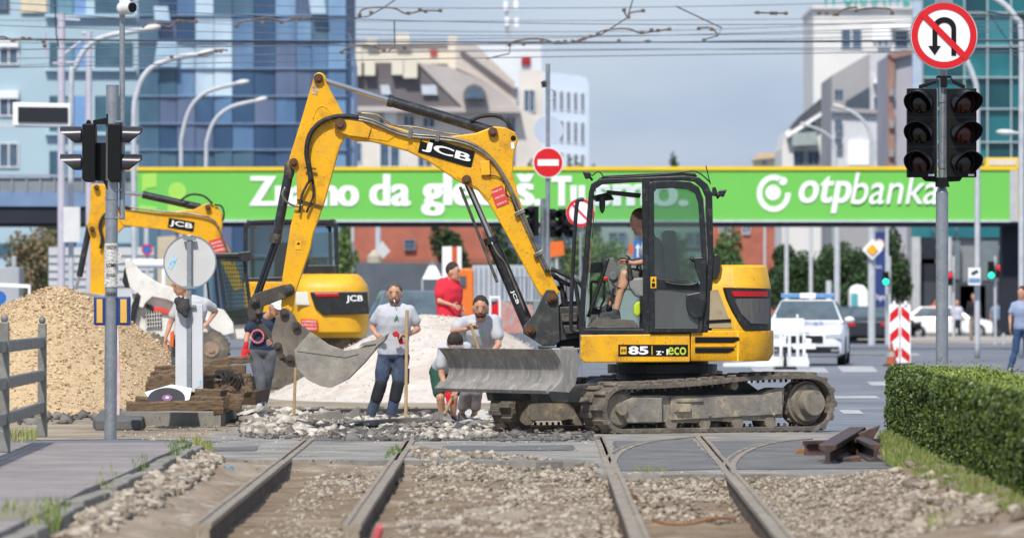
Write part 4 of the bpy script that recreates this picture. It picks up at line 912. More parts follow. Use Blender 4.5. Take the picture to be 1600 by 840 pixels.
# shovel stuck in the rubble, tools
def shovel(x0, y0, x1, y1, Y, label, blade=True, Yb=None):
    Yb = Yb or Y; r = thing('shovel', label, 'shovel', P(x1, y1, Yb)); p, q = P(x0, y0, Y), P(x1, y1, Yb)
    MB().cyl(p, q, .019, n=10).build('handle', WOODH, r, smooth=40)
    if blade:
        d = (q - p).normalized(); a = Vector((1, 0, 0)); a = (a - d * a.dot(d)).normalized(); mb = MB(); nn = a.cross(d)
        v = []
        for t, wv, dp in ((-.03, .03, .0), (.03, .12, .01), (.2, .125, .02), (.28, .08, .015), (.31, .01, .01)):
            for s_ in (-1, 0, 1): v.append(q + d * t + a * wv * s_ + nn * (dp * 1.5 if s_ == 0 else -dp))
        mb.add(v + [p_ + nn * .006 for p_ in v], [(i * 3 + j, i * 3 + j + 1, i * 3 + j + 4, i * 3 + j + 3) for i in range(4) for j in range(2)] + [(15 + i * 3 + j + 3, 15 + i * 3 + j + 4, 15 + i * 3 + j + 1, 15 + i * 3 + j) for i in range(4) for j in range(2)])
        mb.build('blade', WORN, r)
    return r
shovel(462, 570, 459, 652, 69.5, 'long-handled shovel standing in the rubble below the excavator bucket')
# ================================================================ hedge, grass, slope
def edgeX(Y, right): return (np.interp(Y, [34, 59], [3.36, 3.90]) if not right else np.interp(Y, [34, 59], [4.42, 4.86]))
HEDGE = thing('hedge', 'clipped dark green box hedge on the right edge beside the tracks', 'hedge', (4.3, 48, 0))
LEAF = M('hedge leaf', C(92, 112, 40), C(40, 60, 22), island=True, rough=.5, s=5); LEAFT = M('young and lit top leaf', C(146, 160, 72), C(92, 112, 42), island=True, rough=.5)  # lighter second tone paints the stronger light on the hedge top
mb = MB(); v = []; f = []; NN = 26
for k in range(NN + 1):
    Y = 34 + 25 * k / NN; xl, xr = edgeX(Y, 0) + .05, edgeX(Y, 1) - .05; v += [(xl, Y, -.02), (xr, Y, -.02), (xr, Y, .70 - (59 - Y) * .001), (xl, Y, .70)]
f = [(k * 4 + i, (k + 1) * 4 + i, (k + 1) * 4 + (i + 1) % 4, k * 4 + (i + 1) % 4) for k in range(NN) for i in range(4)] + [(0, 1, 2, 3), (NN * 4 + 3, NN * 4 + 2, NN * 4 + 1, NN * 4)]
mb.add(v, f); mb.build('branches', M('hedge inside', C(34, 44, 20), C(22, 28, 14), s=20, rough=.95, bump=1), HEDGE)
n = 60000; Yh = rng.uniform(34, 59.05, n); zz = rng.random(n) ** .9 * .80; wob = np.array([fbm(y * 2.2, z * 3, 3, 1.) for y, z in zip(Yh, zz)]) * .05
rnd = (zz > .70) * (zz - .70) * .7
hol = np.array([fbm(y * 1.5, z * 2.5, 3, 31.) for y, z in zip(Yh, zz)]); wob = wob - np.clip(-hol - .15, 0, .3) * -.25
L1 = np.stack([edgeX(Yh, 0) + wob + rng.exponential(.022, n) + rnd - .03, Yh, zz], 1)
n2 = 52000; Y2 = rng.uniform(34, 59.05, n2); t = rng.random(n2); x2 = edgeX(Y2, 0) + (edgeX(Y2, 1) - edgeX(Y2, 0)) * t
L2 = np.stack([x2, Y2, .77 + np.array([fbm(a * 3, b * 1.5, 3, 6.) for a, b in zip(x2, Y2)]) * .05 - rng.exponential(.02, n2) - np.clip(.06 - t, 0, 1) * .8 - np.clip(t - .94, 0, 1) * .8], 1)
n3 = 5000; L3 = np.stack([rng.uniform(edgeX(59, 0), edgeX(59, 1), n3), rng.normal(59.05, .02, n3), rng.uniform(0, .78, n3)], 1)
nS = 2600; tS = rng.random(nS); yS = rng.uniform(34, 59, nS); L4 = np.stack([edgeX(yS, 0) + (edgeX(yS, 1) - edgeX(yS, 0)) * tS, yS, .76 + rng.exponential(.035, nS)], 1)
leaves('stray_shoots', L4, rng.uniform(.008, .018, nS), LEAFT, HEDGE)
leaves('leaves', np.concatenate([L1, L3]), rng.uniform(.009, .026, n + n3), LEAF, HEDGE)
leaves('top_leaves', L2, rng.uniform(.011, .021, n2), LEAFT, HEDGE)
GRASS = M('dry grass', C(158, 158, 96), C(104, 118, 56), island=True, rough=.8); GRASSG = M('green weeds', C(104, 128, 58), C(74, 100, 38), island=True, rough=.8)
def grass(name, pts, h, mat, wdt=.006, lean=.5):
    n = len(pts); h = h * rng.uniform(.5, 1.2, n); a = rng.uniform(0, 2 * np.pi, n); l = rng.uniform(0, lean, n) * h; d = np.stack([np.cos(a), np.sin(a), 0 * a], 1)
    sd_ = np.stack([-np.sin(a * 1.7), np.cos(a * 1.7), 0 * a], 1) * wdt; up = np.array([[0, 0, 1.]])
    b = np.asarray(pts); mid = b + d * (l * .35)[:, None] + up * (h * .6)[:, None]; tip = b + d * l[:, None] + up * h[:, None]
    V = np.stack([b - sd_, b + sd_, mid + sd_ * .7, mid - sd_ * .7, tip], 1).reshape(-1, 3); k = np.arange(n)[:, None] * 5
    Fc = np.concatenate([k + [0, 1, 2], k + [0, 2, 3], k + [3, 2, 4]]); return fast(name, V, Fc, mat)
def gpts(n, poly, **k): return scatter(n, poly, **k)
tag(grass('grass', gpts(9000, [(1372, 700), (1388, 690), (1470, 745), (1600, 806), (1600, 838), (1540, 812), (1440, 768), (1380, 728)], z=.0, edge=lambda a, b: min(1, max(.05, fbm(a * 2.5, b * 1.2, 3, 7.) + .55))) + np.array([[0, 0, .05]]), .11, GRASS), kind='stuff')
tag(grass('grass', gpts(2500, [(1372, 700), (1388, 690), (1470, 745), (1600, 806), (1600, 838), (1540, 812), (1440, 768), (1380, 728)], z=.0) + np.array([[0, 0, .05]]), .12, GRASSG), kind='stuff')
for poly, n, h, m_ in (([(0, 820), (30, 806), (95, 815), (90, 840), (0, 840)], 260, .12, GRASS), ([(60, 800), (110, 806), (90, 840), (50, 836)], 200, .12, GRASSG),
    ([(262, 714), (285, 700), (300, 716), (268, 728)], 240, .12, GRASSG), ([(205, 738), (228, 728), (232, 742), (212, 750)], 160, .1, GRASSG), ([(300, 694), (330, 702), (335, 714), (306, 708)], 160, .09, GRASS),
    ([(8, 682), (60, 678), (56, 694), (10, 698)], 260, .07, GRASS), ([(600, 712), (622, 700), (628, 712), (602, 722)], 90, .035, GRASSG), ([(990, 736), (1040, 736), (1040, 742), (990, 742)], 60, .03, GRASS), ([(150, 748), (190, 745), (180, 775), (150, 780)], 140, .1, GRASS), ([(1450, 800), (1530, 800), (1540, 838), (1450, 838)], 260, .08, GRASS)):
    tag(grass('weeds', gpts(n, poly, z=.03), h, m_), kind='stuff')
FLW = M('blue petals', C(120, 110, 220), C(100, 92, 200), rough=.6)
mb = MB()
for x, y in ((145, 776), (152, 780), (155, 786), (148, 772)): mb.ell(P(x, y, 43), (.02, .02, .016), n=7, m=5)
tag(mb.build('chicory_flowers', FLW), kind='stuff')
# steel frog (rail crossing piece) by the hedge
FROG = thing('rail_crossing_casting', 'rusty steel rail crossing piece lying by the hedge corner', 'rail piece', G(1320, 720))
FR = M('dark rusty steel', C(82, 66, 62), C(58, 52, 54), s=5, rough=.6, metal=.2, spot=C(128, 84, 66), ss=6, sa=.7)
def rsec(p, q, w_, name, par):
    p, q = Vector(p), Vector(q); d = (q - p).normalized(); a = d.cross(ZZ).normalized(); mb = MB()
    pr = [(-.5, 1), (.5, 1), (.5, .8), (.14, .66), (.14, .3), (.55, .12), (.55, 0), (-.55, 0), (-.55, .12), (-.14, .3), (-.14, .66), (-.5, .8)]
    mb.prism([p + a * x * w_ + ZZ * z * w_ * 1.4 for x, z in pr], q - p); return mb.build(name, FR, par, bev=.006)
Yf = GY(722)
rsec(P(1293, 733, 50.5) + Vector((0, 0, .0)), P(1340, 702, 56), .16, 'rail', FROG); rsec(P(1258, 716, 53.5), P(1372, 712, 53.8), .12, 'rail', FROG); rsec(P(1368, 722, 51.2), P(1330, 703, 56), .12, 'rail', FROG)
mb = MB(); mb.px([(1300, 694), (1362, 690), (1376, 664), (1330, 680), (1290, 690)], 54.5, .15); mb.px([(1270, 722), (1345, 712), (1345, 722), (1275, 733)], 51.2, .4); mb.build('base_plate', FR, FROG, bev=.006)
def litter(name, pts, Y, mat, label, cat, t=.02):
    mb = MB(); mb.px(pts, Y, t); return tag(mb.build(name, mat, bev=.003), label, cat)
LITB = M('brown plate', C(150, 104, 64), C(110, 76, 48), s=9, rough=.8)
litter('wood_scrap', [(1236, 712), (1250, 700), (1268, 702), (1274, 708), (1258, 710), (1240, 714)], 54.0, LITB, 'small brown scrap of wood beside the rusty rail piece', 'scrap', .1)
litter('rusty_bracket', [(980, 768), (996, 774), (998, 788), (1008, 778), (1014, 784), (1006, 798), (990, 792), (982, 780)], 44.8, M('rust brown', C(120, 78, 46), C(88, 58, 36), s=9, rough=.8), 'rusty steel bracket against the third rail in the trench', 'bracket', .15)
mb = tubepx([(1018, 810), (1030, 815), (1050, 818), (1080, 817), (1108, 810), (1125, 808), (1150, 810)], 38.0, .012, n=6); tag(mb.build('rusty_strip', LITB), 'bent rusty steel strip lying in the right trench', 'steel strip')
mb = tubepx([(588, 842), (593, 826), (598, 824)], 36.2, .03, n=10); tag(mb.build('pipe_stub', M('pinkish pipe', C(196, 90, 96), C(170, 70, 76), rough=.6)), 'red pipe stub poking up at the bottom edge between the rails', 'pipe')
mb = tubepx([(350, 727), (356, 733), (362, 728), (366, 737), (358, 741), (372, 746), (384, 747)], 49.5, .008, n=6); tag(mb.build('rope', M('blue rope', C(70, 150, 200), C(50, 120, 170), rough=.7)), 'short piece of blue rope on the rubble left of the rails', 'rope')
# ================================================================ left: railing, signal pole, round sign back
RAILING = thing('railing', 'weathered galvanised steel railing at the left edge of the footway', 'railing', (P(40, 0, 58.5).x, 60, 0))
RG = M('weathered rail steel', C(150, 150, 144), C(120, 120, 114), s=5, rough=.6, metal=.3, spot=C(96, 94, 88), ss=9, sa=.5)
pA, pB = G(66, 682, .1), G(7, 706, .1); pA.z = pB.z = .1; dv = (pB - pA)
for p, h in ((pA, 1.17), (pB, 1.2), (pB + dv, 1.2)):
    mb = MB(); mb.bar(p, p + ZZ * (h - .03), .085, .085); mb.bar(p, p + ZZ * .2, .10, .10); mb.ell(p + ZZ * h, (.035, .035, .04)); mb.build('post', RG, RAILING, bev=.01)
for z in (.95, .62, .3):
    MB().bar(pA + ZZ * z, pB + ZZ * (z), .05, .11).build('crossbar', RG, RAILING, bev=.012); MB().bar(pB + ZZ * z, pB + dv + ZZ * z, .05, .11).build('crossbar', RG, RAILING, bev=.012)
YP = GY(685, .1)
SIG = thing('pedestrian_signal', 'galvanised pole with black pedestrian signals and a camera, left foreground', 'traffic light', P(172, 685, YP))
mb = MB(); mb.cyl(P(172.5, 686, YP), P(175.5, 133, YP), .062, n=22); mb.build('pole', GALV, SIG, smooth=40)
mb = MB(); mb.cyl(P(191, 343, YP + .03), P(191, 8, YP + .03), .028, n=16); mb.cyl(P(183, 200, YP + .03), P(184, 133, YP + .03), .01); mb.build('mast', GALV, SIG, smooth=40)
mb = MB()
for y in (190, 297, 340): mb.bar(P(176, y, YP), P(191, y, YP), .1, .02)
for y in (312, 341): mb.ring(P(174.2, y, YP), (0, 0, 1), .06, .068, .03, 20)
mb.build('clamp', GALV, SIG)
cm = MB(); cm.ell(P(193, 13, YP - .05), (.07, .08, .07)); cm.cyl(P(196, 12, YP - .1), P(206, 12, YP - .16), .07, .06, n=18); cm.px([(186, 0), (195, -4), (204, 2), (188, 8)], YP - .1, .12); camo = cm.build('camera', WHITE, SIG, smooth=50)
MB().cyl(P(205, 12, YP - .155), P(208, 12, YP - .175), .048, n=18).build('lens', BLK2, camo)
VIS = M('visor grey', C(58, 57, 64), C(42, 41, 46), s=3, rough=.25)
for sg, xb, xe in ((-1, 148, 128), (1, 168, 188)):
    x0, x1 = min(xb, xe), max(xb, xe)
    mb = MB(); mb.px([(x0, 196), (x0 + 2, 193), (x1 - 1, 193), (x1 + 1, 196), (x1 + 1, 278), (x1 - 3, 284), (x0 + 4, 284), (x0, 278)], YP - .14, .28)
    mb.px([(x0 + 8, 187), (x1 - 8, 187), (x1 - 5, 194), (x0 + 5, 194)], YP - .05, .1)
    hd = mb.build('signal_head', BLK2, SIG, bev=.01)
    for yc in (213, 256):
        c = P(xe + sg * 1, yc, YP); L_ = (32.5) * YP / F; mb = MB(); n = 20; v = []; f = []
        for i in range(n + 1):
            a = math.radians(-38 + 256 * i / n); r = .098; cut = .5 + .5 * math.sin(a); ln = L_ * (.12 + .88 * min(1, max(0, cut * 1.35)))
            y_, z_ = math.cos(a) * r, math.sin(a) * r
            v += [c + Vector((0, y_, z_)), c + Vector((sg * ln, y_, z_)), c + Vector((sg * ln, y_ * .93, z_ * .93)), c + Vector((0, y_ * .93, z_ * .93))]
        for i in range(n): f += [(i * 4 + k, i * 4 + (k + 1) % 4, i * 4 + 4 + (k + 1) % 4, i * 4 + 4 + k) for k in range(4)]
        mb.add(v, f); mb.build('visor', VIS, hd, smooth=40)
mb = MB(); mb.px([(149, 223), (168, 223), (168, 282), (149, 282)], YP + .02, .1); mb.build('backing_plate', BLK2, SIG)
mb = MB(); mb.px([(145, 188), (166, 184), (166, 178), (170, 178), (170, 196), (164, 194), (145, 194)], YP - .05, .1); mb.px([(160, 282), (180, 282), (178, 300), (170, 300)], YP - .05, .1); mb.build('bracket', BLK2, SIG)
PAP = M('torn paper notices', C(226, 224, 220), C(170, 168, 166), s=26, rough=.9, spot=C(70, 70, 72), ss=38, sa=.75, stretch=(1, 1, 2.2))
mb = MB(); rings = []
for k in range(10):
    y = 380 + 7.6 * k; c = P(174.2 - (y - 300) * .004, y, YP); r = .0665 + random.uniform(-.001, .004); rings.append((c, (r, 0, 0), (0, r, 0)))
mb.loft(rings, 20); mb.prism([P(183, 392, YP - .03), P(190, 394, YP - .05), P(189, 410, YP - .05), P(184, 412, YP - .03)], (0, .003, 0)); mb.prism([P(184, 425, YP - .03), P(187, 430, YP - .05), P(186, 446, YP - .05), P(183, 446, YP - .03)], (0, .003, 0)); mb.prism([P(164, 424, YP - .05), P(168, 420, YP - .064), P(168, 440, YP - .064), P(163, 446, YP - .05)], (0, .003, 0))
pn = mb.build('notices', PAP, SIG)
for st_, y in (('ODVOZ STVARI', 386), ('KOMBI', 414), ('POVOLJNO', 430), ('SELIDBE', 459)):
    textpx('lettering', st_, 166, 182, y - 3, y + 3, YP - .072, BLK2, pn, off=.02, lift=.001)
BLU = M('blue box', C(30, 62, 130), C(24, 52, 112), s=4, rough=.45); YST = M('yellow stripe', C(226, 178, 84), C(214, 166, 74), s=5, rough=.6)
for x0, x1, a, b, lab in ((146.5, 167, 151, 160, 0), (182, 203, 188, 198, 0)):
    mb = MB(); mb.px([(x0 + 1, 463), (x1, 463), (x1, 508), (x0 + 1, 508), (x0, 506), (x0, 465)], YP - .03, .14); bx_ = mb.build('push_button_box', BLU, SIG, bev=.012)
    mb = MB(); mb.px([(a, 467), (b, 467), (b, 504), (a, 504)], YP - .04, .012); mb.build('stripe', YST, bx_)
# temporary base weight and thin board beside the pole
mb = MB(); mb.prism([G(145, 668), G(150, 672), G(220, 672), G(226, 666), G(216, 656), G(158, 655)], (0, 0, .12)); mb.px([(172, 648), (206, 648), (206, 656), (172, 656)], GY(664), .25)
tag(mb.build('base_weight', M('recycled rubber', C(104, 104, 104), C(88, 88, 88), s=6, rough=.9, bump=.3), bev=.02), 'flat dark rubber base weight behind the left signal pole', 'base weight')
mb = MB(); mb.px([(181, 508), (184.5, 508), (188, 600), (186.5, 650), (182, 650)], GY(664) + .1, .03); tag(mb.build('beacon_board', M('beacon white red', C(228, 226, 226), C(196, 60, 60), s=1.6, rough=.5)), 'narrow white and red board seen edge-on behind the signal pole', 'board')
YS = 68.3
SG = thing('sign_post', 'white round sign seen from the back on a steel post with a white panel below', 'traffic sign', P(296, 640, YS))
mb = MB(); c = P(296.5, 409, YS - .03); mb.cyl(c, c + Vector((0, .02, 0)), 41 * YS / F, n=64); disc = mb.build('sign_disc', M('sign back grey', C(206, 207, 206), C(192, 193, 192), s=2, rough=.5), SG)
mb = MB(); mb.ring(P(296.5, 409, YS - .035), (0, 1, 0), 39.6 * YS / F, 41.6 * YS / F, .03, 64); mb.build('sign_rim', GALV, disc)
mb = MB(); mb.px([(292, 367), (299, 367), (299, 612), (292, 612)], YS - .11, .05); mb.px([(293.5, 612), (298, 612), (298, 640), (293.5, 640)], YS - .1, .04); mb.build('post', GALV, SG, bev=.006)
mb = MB(); 
for y in (371, 447, 476): mb.px([(286, y), (306, y), (306, y + 4), (286, y + 4)], YS - .125, .06)
mb.build('clamp', GALV, SG)
mb = MB(); mb.px([(274, 475), (292, 475), (292, 611), (274, 611)], YS - .08, .12); mb.px([(299, 475), (316.5, 475), (317, 613), (299, 612)], YS - .08, .12); mb.px([(292, 475), (299, 475), (299, 611), (292, 611)], YS - .05, .09); mb.build('panel', M('panel white', C(212, 215, 220), C(200, 203, 208), s=2, rough=.5), SG, bev=.006)
STK = M('blue sticker', C(96, 180, 222), C(214, 226, 232), s=24, rough=.6)
mb = MB(); mb.px([(272, 400), (278, 402), (268, 421), (262, 417)], YS - .034, .003); mb.px([(309, 594), (314, 593), (314, 603), (309, 604)], YS - .085, .003); mb.build('sticker', STK, SG)
mb = MB(); c = P(261, 626, 65.6); mb.prism([P(226, 612, 66.6), P(268, 600, 67.2), P(300, 606, 67.0), P(296, 624, 66), P(240, 634, 65.8)], (0, .01, 0)); tag(mb.build('white_sheet', LETW), 'crumpled white sheet lying on the timbers under the sign', 'sheet')
mb = MB(); U_ = Vector((1, 0, 0)); V_ = Vector((0, .5, .52)).normalized(); cc = P(260, 622, 65.5); n = 40
mb.prism([cc + U_ * .215 * math.cos(2 * math.pi * i / n) + V_ * .17 * math.sin(2 * math.pi * i / n) for i in range(n)], (0, .012, -.01)); dk = tag(mb.build('cutting_disc', M('disc black', C(44, 46, 52), C(36, 37, 42), s=5, rough=.5)), 'black cutting disc with a blue and red label, leaning on the white sheet', 'cutting disc')
for r_, m_, l_ in ((.06, M('disc label', C(66, 96, 150), C(170, 76, 84), s=7, rough=.5), .012), (.02, LETW, .018)):
    mb = MB(); nn = U_.cross(V_); q = cc + nn * l_ + U_ * .01; mb.add([q + U_ * r_ * math.cos(2 * math.pi * i / n) + V_ * r_ * .85 * math.sin(2 * math.pi * i / n) for i in range(n)], [tuple(range(n))]); mb.build('label', m_, dk)
# ================================================================ right: no-U-turn sign and two signal heads
YR = 60.4
RS = thing('traffic_signal', 'galvanised pole with two black three-lamp signals under the no U-turn sign', 'traffic light', P(1472, 692, YR))
mb = MB(); mb.cyl(P(1472, 694, YR), P(1472, 300, YR), .066, n=22); mb.cyl(P(1472, 300, YR), P(1474, 100, YR), .042, n=20); mb.cyl(P(1472, 302, YR), P(1472, 292, YR), .066, .043, n=20); mb.build('pole', GALV, RS, smooth=40)
mb = MB(); mb.cyl(P(1474, 110, YR), P(1476, 0, YR), .03, n=12); mb.px([(1460, 6), (1462, -2), (1488, -2), (1490, 6), (1486, 4), (1464, 4)], YR - .05, .05); mb.build('sign_bracket', GALV, RS)
YD = YR - .16
for sg, x0, x1 in ((-1, 1417.5, 1463.5), (1, 1480, 1526)):
    mb = MB(); mb.px([(x0, 138), (x1, 138), (x1, 277), (x0, 277)], YD, .12); hd = mb.build('signal_head', BLK2, RS, bev=.008)
    mb = MB(); mb.px([(x0 + 1 if sg > 0 else x1 + .4, 138), (x0 + 2 if sg > 0 else x1 + 1.4, 138), (x0 + 2 if sg > 0 else x1 + 1.4, 277), (x0 + 1 if sg > 0 else x1 + .4, 277)], YD + .02, .06)
    if sg < 0: mb.build('edge_strip', GALV, hd)
    mb = MB()
    for yy in (183, 229): mb.px([(x0, yy), (x1, yy), (x1, yy + 1), (x0, yy + 1)], YD - .004, .01)
    mb.build('seam', BLK, hd); xl_ = x1 - 13; mb = MB(); mb.px([(xl_, 272), (xl_ + 9, 272), (xl_ + 9, 275), (xl_, 275)], YD - .004, .004); mb.build('maker_label', LETW, hd)
    for k, yc in enumerate((160, 207, 253)):
        c = P((x0 + x1) / 2 + sg * 1.5, yc, YD); col = [(58, 10, 10), (70, 14, 12), (10, 14, 18)] if sg > 0 else [(8, 8, 9), (8, 8, 9), (44, 10, 10)]
        mb = MB(); mb.ell(c, (.118, .035, .118), n=22, m=12); mb.build('lens', M('lens %d %d' % (sg + 1, k), C(*col[k]), C(*[v * .6 for v in col[k]]), rough=.12, s=3), hd, smooth=True)
        mb = MB(); n = 26; v = []; f = []; ax = Vector((sg * .32, -1, -.12)).normalized(); 
        for i in range(n + 1):
            a = math.radians(-50 + 280 * i / n); ln = .24 * (.1 + .9 * min(1, max(0, (.5 + .5 * math.sin(a)) * 1.3))); o_ = Vector((math.cos(a), 0, math.sin(a)))
            v += [c + o_ * .137, c + o_ * .142 + ax * ln, c + o_ * .134 + ax * ln, c + o_ * .129]
        for i in range(n): f += [(i * 4 + k2, i * 4 + (k2 + 1) % 4, i * 4 + 4 + (k2 + 1) % 4, i * 4 + 4 + k2) for k2 in range(4)]
        mb.add(v, f); mb.build('visor', M('visor black', C(18, 20, 24), C(12, 13, 16), rough=.3, s=4), hd, smooth=40)
mb = MB(); mb.px([(1436, 140), (1462, 130), (1464, 122), (1470, 122), (1470, 136), (1480, 136), (1480, 122), (1486, 122), (1488, 130), (1508, 140), (1508, 133), (1488, 124), (1486, 118), (1464, 118), (1462, 125), (1436, 133)], YR - .1, .06)
mb.px([(1440, 277), (1504, 277), (1500, 283), (1482, 284), (1484, 292), (1462, 292), (1462, 284), (1446, 283)], YR - .1, .06); mb.build('bracket', BLK2, RS, bev=.004)
mb = MB()
for y in (160, 263): mb.ring(P(1472.5, y, YR), (0, 0, 1), .04, .05, .025, 20)
mb.build('clamp', GALV, RS)
def roundsign(name, x, y, r_px, Y, kind, par=None, label=None, cat=None):
    k = Y / F; r = r_px * k; c = P(x, y, Y); root = par or thing(name, label, cat, c); n = 56
    MB().cyl(c, c + Vector((0, .02, 0)), r, n=n).build('sign_plate', M('sign white', C(236, 238, 242), C(230, 232, 236), rough=.35, s=2), root)
    SR = M('sign red', C(214, 22, 30), C(204, 20, 28), rough=.35, s=2)
    if kind == 'uturn':
        MB().ring(c - Vector((0, .006, 0)), (0, 1, 0), r * .78, r * .97, .005, n).build('red_ring', SR, root)
        MB().ring(c - Vector((0, .004, 0)), (0, 1, 0), r * .985, r * 1.01, .03, n).build('sign_rim', GALV, root)
        Yk = Y - .008; mb = MB(); w_ = 4.1; pts = []
        for i in range(15): a = math.pi * (1 - i / 14); pts.append((1475.5 + 14 * math.cos(a) * 1.0, 44 - 14 * math.sin(a)))
        outer = [(1475.5 + 18.5 * math.cos(math.pi * (1 - i / 14)), 44.5 - 17.5 * math.sin(math.pi * (1 - i / 14))) for i in range(15)]; inner = [(1475.5 + 11 * math.cos(math.pi * i / 14), 46 - 10.5 * math.sin(math.pi * i / 14)) for i in range(15)]
        mb.px([(1457, 72)] + outer + [(1494, 87), (1486.5, 87)] + inner + [(1464.5, 72), (1470, 72), (1460.5, 86), (1450.5, 72)], Yk, .003); mb.build('arrow', BLK2, root)
        mb = MB(); d = Vector((37, 0, -37)) * k; nn = Vector((1, 0, 1)).normalized() * 4.6 * k; q = c - Vector((0, .014, 0)); mb.prism([q - d * .98 + nn, q + d * .98 + nn, q + d * .98 - nn, q - d * .98 - nn], (0, .004, 0)); mb.build('slash', SR, root)
    if kind == 'noentry':
        MB().cyl(c - Vector((0, .006, 0)), c - Vector((0, .001, 0)), r * .93, n=n).build('red_face', SR, root)
        MB().px([(x - r_px * .68, y - r_px * .2), (x + r_px * .68, y - r_px * .2), (x + r_px * .68, y + r_px * .2), (x - r_px * .68, y + r_px * .2)], Y - .012, .004).build('bar', LETW, root)
    return root
roundsign('no_uturn_sign', 1475, 56, 52.5, YR - .14, 'uturn', RS)
# ================================================================ people
def remeshed(name, mb, mat, parent, vox=.013, it=5, wr=0, extra=None):
    "one continuous skin over the shapes in mb"
    me = bpy.data.meshes.new('t'); me.from_pydata([tuple(p) for p in mb.v], [], mb.f); o = bpy.data.objects.new('t', me); link(o)
    r = o.modifiers.new('r', 'REMESH'); r.mode = 'VOXEL'; r.voxel_size = vox; r.use_smooth_shade = True
    s_ = o.modifiers.new('s', 'SMOOTH'); s_.factor = .5; s_.iterations = it
    bpy.context.view_layer.update(); m2 = bpy.data.meshes.new_from_object(o.evaluated_get(bpy.context.evaluated_depsgraph_get()))
    bpy.data.objects.remove(o); n = len(m2.vertices); co = np.empty(n * 3); m2.vertices.foreach_get('co', co); co = co.reshape(-1, 3)
    if wr:
        no = np.empty(n * 3); m2.vertices.foreach_get('normal', no); no = no.reshape(-1, 3)
        d = np.array([fbm(p[0] * 7, p[2] * 5, 3, p[1] * 4) + .6 * math.sin(p[2] * 26 + 6 * fbm(p[0] * 4, p[2] * 2, 2, 3.)) * .5 for p in co]) * wr; co = co + no * d[:, None]
    fs = [tuple(p.vertices) for p in m2.polygons]; bpy.data.meshes.remove(m2)
    b = MB(); b.v = [tuple(p) for p in co]; b.f = fs; b.m = [0] * len(fs)
    if extra: b.add(extra.v, extra.f)
    return b.build(name, mat, parent, smooth=True)
def finger(mb, base, d, curl, L, r):
    "three bent segments"
    p = Vector(base); d = Vector(d).normalized(); curl = Vector(curl).normalized()
    for k, f_ in enumerate((.42, .32, .26)):
        d2 = (d + curl * (.35 * k + .2)).normalized(); q = p + d2 * L * f_; mb.cap(p, q, r * (1 - .1 * k), r * (.92 - .1 * k), n=6); p = q
def hand(mb, fg, wr, hd, palm_n, side, k=1.0, curl=.6):
    "palm into mb, five fingers into fg; hd = end of palm, palm_n = direction fingers curl to"
    wr, hd = Vector(wr), Vector(hd); d = (hd - wr).normalized(); pn = Vector(palm_n); pn = (pn - d * pn.dot(d)).normalized(); a = d.cross(pn).normalized() * side
    c = wr + d * .05 * k; mb.ell(c, (.04 * k, .018 * k, .052 * k), X=a, Yv=pn, Z=d, n=12, m=8)
    for j, (o, L) in enumerate(((-.03, .06), (-.011, .078), (.010, .084), (.029, .074))):
        finger(fg, c + a * o * k + d * .035 * k, d + a * o * 2, pn * (curl * 1.8) + d * .3, L * k, .0095 * k)
    finger(fg, c + a * .03 * k - d * .02 * k, d * .55 + a * .8, pn * curl + d * .5, .066 * k, .011 * k)
HAIRD = M('dark hair', C(62, 50, 44), C(36, 30, 28), s=30, rough=.8); HAIRG = M('greying hair', C(104, 96, 90), C(60, 54, 50), s=30, rough=.8); HAIRB = M('brown hair', C(104, 76, 52), C(80, 58, 40), s=30, rough=.8)
TEE = M('light grey t-shirt', C(190, 193, 200), C(176, 179, 187), s=5, rough=.9, bump=.25, bs=14); REDT = M('red t-shirt', C(222, 46, 66), C(208, 38, 58), s=5, rough=.9, bump=.25, bs=14)
NAVY = M('dark navy shirt', C(40, 56, 80), C(32, 46, 68), s=6, rough=.9, bump=.25, bs=14); WORKB = M('blue work trousers', C(66, 82, 108), C(50, 62, 84), s=7, rough=.9, bump=.3, bs=16, spot=C(120, 120, 120), ss=8, sa=.3)
PADS = M('black knee pads', C(34, 36, 42), C(26, 28, 33), s=7, rough=.8); GRYP = M('grey work trousers', C(98, 102, 108), C(78, 82, 88), s=6, rough=.9, bump=.3, bs=16, spot=C(130, 128, 124), ss=8, sa=.3)
GRN = M('dark green shorts', C(36, 84, 66), C(28, 68, 54), s=6, rough=.9, bump=.25, bs=14); TAUPE = M('faded grey trousers', C(142, 134, 136), C(120, 112, 114), s=6, rough=.9, bump=.3, bs=16)
BOOT = M('work boots', C(64, 58, 54), C(46, 42, 40), s=9, rough=.8, spot=C(150, 144, 134), ss=12, sa=.6); GLV = M('red glove', C(210, 34, 40), C(186, 26, 34), s=9, rough=.8); SHOEW = M('dusty pale shoes', C(200, 198, 192), C(160, 156, 150), s=9, rough=.8)
BELT = M('belt', C(28, 28, 30), C(22, 22, 24), rough=.6); MUS = M('eye', C(126, 98, 84), C(104, 82, 70), rough=.3); LIPS = M('lips', C(150, 88, 76), C(140, 80, 70), rough=.5)
GRNM = M('green print', C(40, 128, 92), C(36, 116, 84), rough=.8)
